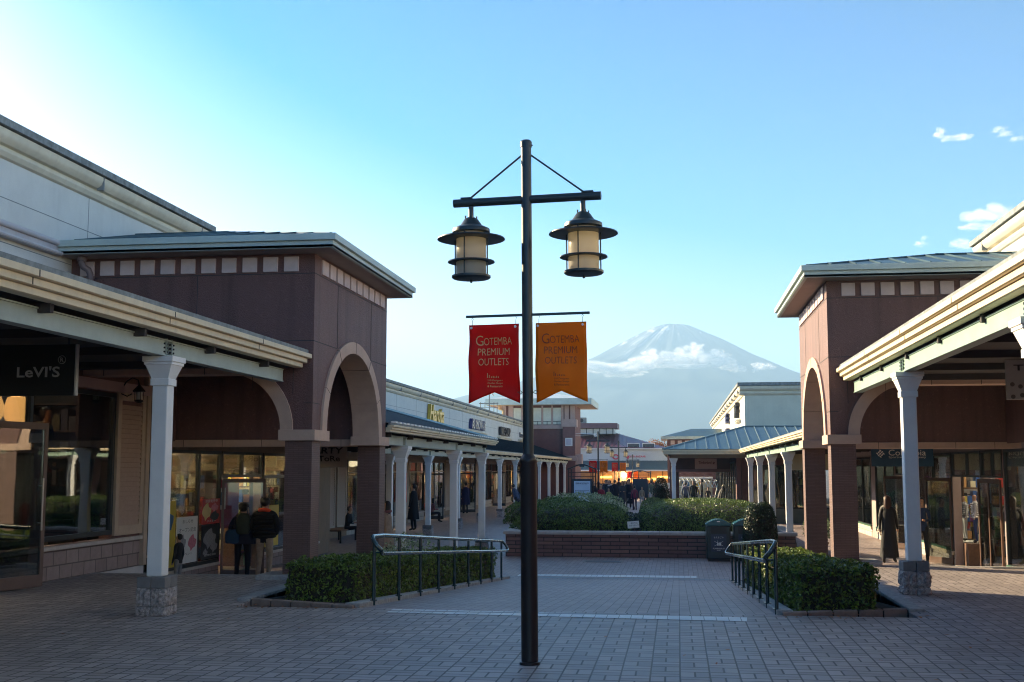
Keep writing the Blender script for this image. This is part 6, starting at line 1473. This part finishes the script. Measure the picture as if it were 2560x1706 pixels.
def bag(label, x, y, z, m, w=.3, h=.36, d=.12, rz=0, kind='bag', name='shoulder_bag'):
    t = thing(name, label, kind, (x, y, z), rz=rz, group='bags carried by shoppers')
    g = MB(); rings = []
    for i, (f, s_) in enumerate(((0, .75), (.1, 1), (.6, 1.05), (.9, .85), (1, .6))):
        rings.append([(w/2*s_*math.copysign(abs(math.cos(a))**.6, math.cos(a)), d/2*s_*math.copysign(abs(math.sin(a))**.6, math.sin(a)), h*f) for a in [2*math.pi*j/16 for j in range(16)]])
    g.loft(rings); g.build('pouch', m, t, local=True, smooth=50)
    g = MB(); g.tube([(-w*.3, 0, h*.9), (-w*.22, 0, h*1.3), (w*.22, 0, h*1.3), (w*.3, 0, h*.9)], .012, 6); g.build('strap', black, t, local=True)
    return t
UP = R(0)
# facing: rz=0 looks along +Y (away from us), rz=180 looks at us
person('shopper in dark blue cap and jacket, left of the pair at the poster shop', (-9.45, 25.1, 0), R(8), 1.62, 'stand', (.02, .025, .05), (.012, .012, .018), arms='pocket', coat=.80, coatc=(.018, .022, .045), detail=2, hat=(.02, .02, .022), hood=(.06, .05, .03), bulk=1.22)
bag('blue and olive backpack on the left shopper of the pair', -9.38, 24.93, .98, pm('olive_pack', (.03, .04, .025), .7, .3, 9, .3), .30, .45, .2, R(8), 'backpack', 'backpack')
bag('blue shoulder bag at the hip of the left shopper of the pair', -9.62, 24.9, .78, fabric((.015, .05, .11)), .3, .3, .12, R(20))
person('man in black jacket, orange-red scarf and beige trousers at the poster shop', (-8.92, 25.0, 0), R(0), 1.76, 'stand', (.012, .012, .014), (.34, .27, .21), puffer=True, arms='pocket', scarf=(.7, .09, .04), detail=2, bulk=1.2)
person('long-haired woman in a long black coat walking away on the right', (5.30, 31.4, 0), R(-20), 1.70, 'walk', (.018, .017, .018), (.02, .02, .02), hair=(.045, .012, .005), coat=.16, longhair=True, fingers=True, detail=2)
person('person in striped shawl half hidden beyond the long-coated woman', (5.75, 34.2, 0), R(-30), 1.64, 'stand', (.2, .19, .17), (.03, .03, .03), coat=.7, coatc=(.16, .15, .13), hair=(.02, .015, .012))
person('shopper in dark blue near the right shop wall, behind the tall column', (6.15, 31.5, 0), R(160), 1.66, 'stand', (.02, .04, .10), (.02, .02, .02), skin=(.45, .25, .15), arms='phone')
person('woman in beige coat with long dark hair beside the left tower', (-7.02, 28.3, 0), R(75), 1.60, 'walk', (.30, .20, .13), (.05, .03, .03), coat=.55, coatc=(.36, .25, .17), longhair=True, detail=2, scarf=(.22, .09, .09))
person('stooping figure in long black coat by the first far column', (-10.15, 45.2, 0), R(70), 1.80, 'stand', (.008, .008, .009), (.01, .01, .01), coat=.42, detail=2)
person('seated person in black reading on the bench under the left arch', (-10.85, 38.3, 0), R(-95), 1.60, 'sit', (.010, .010, .012), (.01, .01, .012), detail=2)
t = thing('bench', 'dark bench against the left shops with a reader on it', 'bench', (-11.0, 38.3, 0))
g = MB(); g.box(-11.45, -10.75, 37.3, 39.3, .38, .42); g.build('seat', wood, t)
for yy in (37.4, 39.2):
    for xx in (-11.4, -10.82): g = MB(); g.box(xx, xx+.05, yy-.03, yy+.03, 0, .38); g.build('leg', black, t)
t = thing('newspaper', 'open white paper held by the seated reader', 'newspaper', (-10.45, 38.3, .68)); g = MB(); g.box(-10.6, -10.35, 38.05, 38.5, .70, .712); g.xf(Matrix.Translation((-10.45, 38.3, .7)) @ Matrix.Rotation(R(-25), 4, 'Y') @ Matrix.Translation((10.45, -38.3, -.7))); g.build('sheet', whitepaint, t)
person('person in blue-grey jacket bending beside the lamp pole at the left walkway', (-8.0, 59.5, 0), R(60), 1.68, 'bend', (.05, .075, .13), (.02, .02, .025), detail=1)
person('man in dark suit looking at the toy window behind the near left column', (-9.6, 20.9, 0), R(100), 1.62, 'stand', (.012, .012, .014), (.012, .012, .014), detail=2)
person('child in black and white striped top at the poster window', (-9.7, 22.3, 0), R(80), 1.12, 'stand', (.02, .02, .02), (.25, .25, .25))
person('shopper in dark coat inside the far left doorway', (-11.2, 62.5, 0), R(40), 1.66, 'stand', (.02, .02, .06), (.02, .02, .02), coat=.5)
person('shopper crouched low by the red sale banner', (-10.9, 52.2, 0), R(-60), 1.5, 'sit', (.22, .08, .09), (.03, .02, .02), longhair=True)
person('shopper in the shade of the far end of the left walkway', (-9.9, 80, 0), R(160), 1.68, 'walk', (.015, .015, .02), (.015, .015, .015), coat=.6)
crowd = [
 (-3.82, 60.0, 1.60, 150, (.30, .03, .05), (.05, .02, .03), 'stand', 'person in crimson jacket at the left edge of the crowd'),
 (-3.70, 64.5, 1.35, 170, (.35, .4, .15), (.3, .3, .3), 'stand', 'child in pale lime jacket near the crimson jacket'),
 (-3.85, 68.0, 1.72, 140, (.02, .025, .04), (.02, .02, .025), 'walk', 'man in dark suit with pale scarf in the crowd'),
 (-3.80, 72.8, 1.70, 0, (.015, .015, .018), (.02, .02, .02), 'stand', 'person in black seen from behind beside the lamp post'),
 (-3.05, 66.5, 1.70, 180, (.04, .045, .06), (.03, .035, .05), 'walk', 'person in grey hooded coat walking towards us in the crowd'),
 (-2.92, 71.5, 1.72, 180, (.012, .014, .02), (.012, .012, .015), 'walk', 'tall figure in black beside the pushchair'),
 (-2.45, 68.5, 1.42, 10, (.22, .04, .08), (.05, .03, .06), 'stand', 'child in red and purple jacket seen from behind'),
 (-2.15, 72.5, 1.30, 190, (.30, .26, .20), (.35, .38, .42), 'walk', 'child in beige top and pale trousers in mid-street'),
 (-2.10, 79.0, 1.72, 180, (.02, .06, .13), (.015, .015, .02), 'walk', 'woman in navy sweater holding an open white map'),
 (-1.62, 74.5, 1.66, 20, (.10, .13, .10), (.45, .45, .45), 'walk', 'person in green-grey jacket and white trousers'),
 (-1.80, 84.0, 1.70, 170, (.05, .04, .05), (.02, .02, .02), 'stand', 'person in dark jacket behind the map reader'),
 (-4.55, 76.0, 1.66, 170, (.03, .03, .06), (.02, .02, .02), 'walk', 'person in navy coat at the rear left of the crowd'),
 (-3.3, 82.0, 1.68, 180, (.10, .03, .03), (.02, .02, .02), 'walk', 'person in maroon jacket at the back of the crowd'),
 (-2.6, 88.0, 1.68, 170, (.25, .22, .2), (.05, .05, .05), 'walk', 'person in pale grey coat at the back of the crowd'),
 (-4.9, 70.0, 1.64, 200, (.02, .02, .02), (.02, .02, .03), 'stand', 'person in black by the low hedge left of the crowd'),
 (-4.3, 73.5, 1.70, 190, (.03, .035, .03), (.03, .03, .04), 'walk', 'person in dark olive jacket left of the second map board'),
 (-3.4, 78.0, 1.62, 175, (.28, .27, .26), (.03, .03, .05), 'walk', 'person in off-white jacket in the middle of the crowd'),
 (-1.35, 80.5, 1.60, 180, (.03, .03, .05), (.2, .2, .22), 'walk', 'person in navy jacket and grey trousers beside the clipped tree'),
 (-4.1, 84.0, 1.70, 10, (.015, .015, .02), (.02, .02, .02), 'walk', 'person in black walking away deep in the crowd'),
 (-1.9, 90.0, 1.66, 185, (.2, .03, .03), (.02, .02, .03), 'walk', 'person in red jacket farthest right in the crowd'),
 (-3.0, 93.0, 1.68, 185, (.04, .06, .12), (.02, .02, .03), 'walk', 'person in blue jacket farthest back in the crowd'),
 (.48, 72.0, 1.58, 10, (.18, .15, .17), (.03, .03, .05), 'stand', 'person in mauve-grey jacket under the pavilion'),
 (.90, 70.0, 1.70, 180, (.01, .01, .012), (.012, .012, .015), 'stand', 'person in black facing us under the pavilion'),
 (1.42, 72.0, 1.76, 90, (.012, .012, .015), (.05, .06, .09), 'stand', 'tall person in black and grey trousers under the pavilion'),
 (1.72, 69.0, 1.35, 200, (.05, .03, .03), (.02, .02, .02), 'stand', 'shorter person in brown leaning by the suitcase'),
 (2.25, 66.5, 1.55, -70, (.17, .155, .14), (.06, .05, .05), 'bend', 'person in cream cap and grey coat at the right of the pavilion group'),
 (1.10, 74.5, 1.5, 0, (.2, .05, .04), (.03, .03, .03), 'stand', 'person in red half hidden in the pavilion group'),
]
for i, (x, y, h, a, tc_, lc, ps, lb) in enumerate(crowd):
    person(lb, (x, y, 0), R(a), h, ps, tc_, lc, longhair=(i % 3 == 1), coat=(.55 if i in (2, 3, 4, 5, 11, 13, 16) else None), arms='phone' if i in (8, 4) else 'down', hat=(.6, .5, .35) if 'cream cap' in lb else None, scarf=(.5, .5, .5) if 'pale scarf' in lb else None)
bag('grey upright suitcase in the pavilion group', 1.60, 68.0, .03, pm('case_grey', (.2, .21, .23), .5, .1), .34, .62, .2, 0, 'suitcase', 'suitcase')
bag('tan shopping bag carried by the map reader', -1.80, 78.6, .32, pm('tan_bag', (.4, .28, .18), .6, .1), .3, .38, .12)
t = thing('paper_map', 'open pale blue map held by the woman in navy', 'map', (-2.1, 78.62, 1.05)); g = MB(); g.add([(-2.42, 78.6, 1.16), (-2.1, 78.7, 1.02), (-1.78, 78.6, 1.16), (-1.8, 78.5, 1.04), (-2.1, 78.58, .93), (-2.4, 78.5, 1.04)], [(0, 1, 4, 5), (1, 2, 3, 4)]); g.build('sheet', pm('map_paper', (.55, .68, .8), .6, .05), t)
t = thing('pushchair', 'dark pushchair with light frame at the front of the crowd', 'pushchair', (-2.72, 70.6, 0))
g = MB(); g.box(-2.95, -2.55, 70.3, 70.8, .35, .5); g.box(-2.95, -2.55, 70.75, 70.85, .5, .95); g.build('seat', fabric((.02, .02, .03)), t)
g = MB(); g.tube([(-2.95, 70.3, .1), (-2.9, 71.0, .95)], .012, 6); g.tube([(-2.55, 70.3, .1), (-2.6, 71.0, .95)], .012, 6); g.tube([(-2.9, 71.0, .95), (-2.6, 71.0, .95)], .012, 6); g.tube([(-2.95, 70.9, .1), (-2.95, 70.4, .4)], .012, 6); g.tube([(-2.55, 70.9, .1), (-2.55, 70.4, .4)], .012, 6); g.tube([(-2.95, 70.3, .1), (-2.55, 70.3, .1)], .012, 6); g.build('frame', rackmetal, t)
for x_ in (-2.96, -2.54):
    for y_ in (70.3, 70.95): g = MB(); g.lathe([(.09, -.015), (.09, .015)], 0, 0, 14); g.xf(Matrix.Translation((x_, y_, .09)) @ Matrix.Rotation(R(90), 4, 'Y')); g.build('wheel', black, t)
# mannequins in windows
silver = pm('silver_quilt', (.62, .63, .66), .25, .15, 10, .3, 30, metal=.5)
person('mannequin in silver quilted jacket, left one in the sportswear window', (7.2, 31.55, .57), R(100), 1.15, 'stand', (.5, .5, .53), (.4, .4, .42), puffer='silver_quilt', headless=True, group='mannequins in the shop windows', name='mannequin')
person('mannequin in silver quilted jacket, right one in the sportswear window', (7.28, 30.75, .57), R(80), 1.2, 'stand', (.5, .5, .53), (.03, .05, .15), puffer='silver_quilt', headless=True, group='mannequins in the shop windows', name='mannequin')
person('dark-jacketed mannequin behind the sportswear window by the red triangle', (7.35, 27.6, .03), R(80), 1.66, 'stand', (.03, .025, .02), (.05, .04, .03), headless=True, group='mannequins in the shop windows', name='mannequin')
person('mannequin in black jacket over white shirt high in the left shop window', (-9.5, 16.85, 1.62), R(-80), 1.7, 'stand', (.012, .012, .014), (.02, .02, .025), skin=(.45, .36, .32), hair=(.03, .02, .015), scarf=(.3, .28, .27), group='mannequins in the shop windows', name='mannequin', detail=2)
g = thing('display_podium', 'tall dark podium under the left shop window mannequin', 'podium', (-9.5, 16.85, .82)); m_ = MB(); m_.box(-9.8, -9.2, 16.5, 17.2, .82, 1.62); m_.build('block', int_dark, g)
t = thing('warning_triangle', 'small red triangular sign low in the sportswear window', 'sign', (7.05, 24.6, .42)); g = MB(); g.prism([(24.4, .42), (24.95, .85), (24.5, .92)], 'x', 7.0, 7.01); g.build('plate', pm('bright_red', (.6, .03, .03), .5, .05), t)
# lit backdrop lamp shapes inside the left shop
for k, (yy, lb) in enumerate(((16.35, 'right'), (15.65, 'left'))):
    t = thing('pendant_lamp', 'round warm pendant lamp, %s one inside the black-signed shop' % lb, 'lamp', (-9.7, yy, 3.1)); g = MB(); g.lathe([(.03, .42), (.14, .40), (.19, .25), (.18, .1), (.12, 0)], -9.7, yy, 18, 3.05); g.build('shade', emit('lit_linen', (.9, .42, .12), .55), t, smooth=50)
    g = MB(); g.lathe([(.10, 0), (.10, .02)], -9.7, yy, 14, 3.44); g.build('bulb', emit('bulb_warm', (1, .5, .15), 3), t)

# ------------------------------------------------------------------ mountain and clouds
def mountain():
    Rg = [0, 30, 60, 113, 200, 329, 414, 509, 700, 1000, 1500, 2200, 2900]; Hr = [605, 606, 600, 575, 536, 463, 423, 382, 318, 235, 130, 40, -8]
    Hl = [605, 609, 604, 586, 540, 470, 430, 396, 338, 262, 150, 45, -8]
    g = MB(); na = 220; rs = np.concatenate([np.linspace(0, 60, 8), np.geomspace(75, 2900, 70)]); vs = []
    for r in rs:
        for j in range(na):
            a = 2*math.pi*j/na; w = .5+.5*math.cos(a); h = np.interp(r, Rg, Hr)*w+np.interp(r, Rg, Hl)*(1-w)
            gx = noise.noise(Vector((a*9, r*.0012, 1.3)))*.45+noise.noise(Vector((a*22, r*.003, 5.1)))*.45+noise.noise(Vector((a*50, r*.008, 9.1)))*.3
            amp = min(22, 2+r*.045)*(1 if r < 1800 else max(0, 1-(r-1800)/900))
            vs.append((-2+r*math.cos(a), 5000+r*math.sin(a), h+gx*amp))
    n = len(rs)
    g.add(vs, [(i*na+j, i*na+(j+1) % na, (i+1)*na+(j+1) % na, (i+1)*na+j) for i in range(n-1) for j in range(na)])
    m, nt, p = nodes('mountain_rock')
    tc = nt.nodes.new('ShaderNodeTexCoord'); s = nt.nodes.new('ShaderNodeSeparateXYZ'); L(nt, tc.outputs['Object'], s.inputs[0])
    n1 = N(nt, 'ShaderNodeTexNoise', Scale=.012, Detail=8.0, Roughness=.65); mp = N(nt, 'ShaderNodeMapping'); mp.inputs['Scale'].default_value = (2.5, 1, .5); L(nt, tc.outputs['Object'], mp.inputs[0]); L(nt, mp.outputs[0], n1.inputs['Vector'])
    hz = nt.nodes.new('ShaderNodeMapRange'); hz.inputs[1].default_value = 380; hz.inputs[2].default_value = 620; L(nt, s.outputs[2], hz.inputs[0])
    # snow lies in streaks high on the left flank
    lx = nt.nodes.new('ShaderNodeMapRange'); lx.inputs[1].default_value = 60; lx.inputs[2].default_value = -160; L(nt, s.outputs[0], lx.inputs[0])
    sn = vmath(nt, 'ADD', n1.outputs[0], vmath(nt, 'ADD', vmath(nt, 'SUBTRACT', vmath(nt, 'MULTIPLY', hz.outputs[0], .22), .06), vmath(nt, 'MULTIPLY', lx.outputs[0], .06)))
    r = nt.nodes.new('ShaderNodeMapRange'); r.inputs[1].default_value = .70; r.inputs[2].default_value = .77; L(nt, sn, r.inputs[0])
    ang = nt.nodes.new('ShaderNodeMath'); ang.operation = 'ARCTAN2'; L(nt, vmath(nt, 'SUBTRACT', s.outputs[1], 5000.0), ang.inputs[0]); L(nt, vmath(nt, 'ADD', s.outputs[0], 2.0), ang.inputs[1])
    cv = nt.nodes.new('ShaderNodeCombineXYZ'); L(nt, vmath(nt, 'MULTIPLY', ang.outputs[0], 16.0), cv.inputs[0]); L(nt, vmath(nt, 'MULTIPLY', s.outputs[2], .012), cv.inputs[1])
    n4 = N(nt, 'ShaderNodeTexNoise', Scale=1.0, Detail=5.0, Roughness=.6); L(nt, cv.outputs[0], n4.inputs['Vector'])
    st = nt.nodes.new('ShaderNodeMapRange'); st.inputs[1].default_value = .60; st.inputs[2].default_value = .66; L(nt, vmath(nt, 'ADD', n4.outputs[0], vmath(nt, 'SUBTRACT', vmath(nt, 'MULTIPLY', lx.outputs[0], .10), .04)), st.inputs[0])
    snow = vmath(nt, 'MAXIMUM', r.outputs[0], vmath(nt, 'MULTIPLY', st.outputs[0], vmath(nt, 'MULTIPLY', hz.outputs[0], .9)))
    rock = mixc(nt, hz.outputs[0], (.05, .07, .07), (.13, .13, .15))
    L(nt, mixc(nt, snow, rock, (.85, .85, .88)), p.inputs['Base Color']); p.inputs['Roughness'].default_value = .95; p.inputs['Specular IOR Level'].default_value = .1
    return struct(g.build('mountain', m, smooth=180, recalc=True))
mountain()
def mk_cloud(dens):
    m, nt, p = nodes('cloud_white'); nt.nodes.remove(p)
    tc = nt.nodes.new('ShaderNodeTexCoord')
    d = N(nt, 'ShaderNodeBsdfDiffuse'); d.inputs[0].default_value = (.98, .97, .97, 1); tl_ = N(nt, 'ShaderNodeBsdfTranslucent'); tl_.inputs[0].default_value = (.98, .97, .97, 1)
    mx0 = nt.nodes.new('ShaderNodeMixShader'); mx0.inputs[0].default_value = .5; L(nt, d.outputs[0], mx0.inputs[1]); L(nt, tl_.outputs[0], mx0.inputs[2])
    tr_ = N(nt, 'ShaderNodeBsdfTransparent')
    lw = N(nt, 'ShaderNodeLayerWeight', Blend=.5)
    n1 = N(nt, 'ShaderNodeTexNoise', Scale=.016, Detail=8.0, Roughness=.65); L(nt, tc.outputs['Object'], n1.inputs['Vector'])
    f = vmath(nt, 'MULTIPLY', vmath(nt, 'POWER', vmath(nt, 'SUBTRACT', 1.0, lw.outputs['Facing']), 2.2), vmath(nt, 'ADD', n1.outputs[0], .1))
    r = nt.nodes.new('ShaderNodeMapRange'); r.inputs[1].default_value = 0.0; r.inputs[2].default_value = .62; r.inputs[4].default_value = dens; L(nt, f, r.inputs[0])
    mx = nt.nodes.new('ShaderNodeMixShader'); L(nt, r.outputs[0], mx.inputs[0]); L(nt, tr_.outputs[0], mx.inputs[1]); L(nt, mx0.outputs[0], mx.inputs[2]); L(nt, mx.outputs[0], nt.nodes['Material Output'].inputs[0])
    return m
cloudm = mk_cloud(.55); cloudthin = mk_cloud(.2)
_ico = bmesh.new(); bmesh.ops.create_icosphere(_ico, subdivisions=3, radius=1); ICO = ([v.co.copy() for v in _ico.verts], [tuple(v.index for v in f.verts) for f in _ico.faces]); _ico.free()
def cloud(label, puffs, m=None):
    g = MB()
    sub = []
    for (x, y, z, rx, ry, rz_) in puffs:
        rx *= (1.5 if m is None else 1.2); rz_ *= (1.45 if m is None else 1.2); sub.append((x, y, z, rx*.8, ry, rz_*.8))
        for q in range(12):
            a = random.uniform(0, 2*math.pi); d = random.uniform(.25, .95); k = random.uniform(.22, .55)
            sub.append((x+rx*d*math.cos(a), y+random.uniform(-20, 20), z+rz_*(d*math.sin(a)*.8+.1), rx*k, ry*k, rz_*k*1.15))
    for (x, y, z, rx, ry, rz_) in sub:
        sd_ = Vector((x*.01, z*.01, y*.003)); vs = []
        for v in ICO[0]:
            d = 1+.22*noise.fractal(v*1.5+sd_, 1.0, 2.0, 3); vs.append((x+v.x*rx*d, y+v.y*ry*d, z+v.z*rz_*d))
        g.add(vs, ICO[1])
    o = g.build('cloud', m or cloudm, smooth=180, recalc=False); stuff(o); return o
# band across the mountain: positions measured on the plane y = 4300
k_ = 4300/5000.
P_ = []
def px(mx, my):   # point of the band given in metres on the plane y=5000 -> y=4300
    return mx*k_, 2.4+(my-2.4)*k_
for (x, z, rx, rz_) in [(-430, 425, 75, 30), (-370, 428, 75, 34), (-300, 425, 80, 36), (-235, 420, 70, 34), (-180, 425, 70, 34), (-130, 440, 60, 36), (-95, 470, 45, 36), (-60, 452, 55, 30), (-20, 440, 60, 26), (25, 452, 60, 36), (70, 478, 50, 44), (95, 500, 28, 28), (115, 462, 60, 38), (165, 445, 60, 32), (205, 430, 45, 24), (262, 415, 34, 19), (240, 440, 18, 10), (350, 425, 34, 22), (385, 415, 24, 10), (325, 402, 16, 12), (-480, 420, 60, 24), (-200, 400, 70, 18), (60, 425, 90, 16)]:
    a, b = px(x, z); P_.append((a, 4300+random.uniform(-60, 60), b, rx*k_*.82, 60, rz_*k_*.72))
cloud('c', P_)
def skydir(u, v, dist):
    F_ = 2950.; th = R(6.17); ps = R(7.93)
    fh = Vector((-math.sin(ps), math.cos(ps), 0)); Rt = Vector((math.cos(ps), math.sin(ps), 0)); U0 = Vector((0, 0, 1))
    Fw = fh*math.cos(th)+U0*math.sin(th); Up = -fh*math.sin(th)+U0*math.cos(th)
    d = Fw*F_+Rt*(u-1280)+Up*(853-v); d = d*(dist/d.y); return Vector((0, 0, 2.4))+d
for lst in ([(2348, 333, 14, 14), (2365, 347, 16, 10), (2395, 345, 26, 11), (2420, 343, 14, 7)], [(2497, 325, 16, 7), (2515, 335, 16, 7), (2545, 348, 16, 6)],
            [(2450, 545, 40, 22), (2490, 535, 40, 24), (2530, 545, 45, 22), (2440, 570, 36, 14), (2575, 540, 40, 24)], [(2398, 608, 22, 14), (2425, 615, 30, 12), (2300, 612, 14, 10), (2310, 595, 8, 6)]):
    P_ = []
    for (u, v, ru, rv) in lst:
        q = skydir(u, v, 5200); P_.append((q.x, q.y, q.z, ru*1.5, 40, rv*1.4))
    cloud('c', P_, cloudthin)

# ------------------------------------------------------------------ haze
g = MB(); g.box(-3600, 3600, -300, 7950, -11, 625)
hz_ = g.build('haze', None); stuff(hz_)
m = bpy.data.materials.new('haze_air'); m.use_nodes = True; nt = m.node_tree; nt.nodes.clear()
pv_ = nt.nodes.new('ShaderNodeVolumePrincipled'); pv_.inputs['Color'].default_value = (.43, .70, 1.0, 1); pv_.inputs['Density'].default_value = 3.1e-4; pv_.inputs['Anisotropy'].default_value = .0
mo = nt.nodes.new('ShaderNodeOutputMaterial'); nt.links.new(pv_.outputs[0], mo.inputs['Volume'])
hz_.data.materials.append(m)
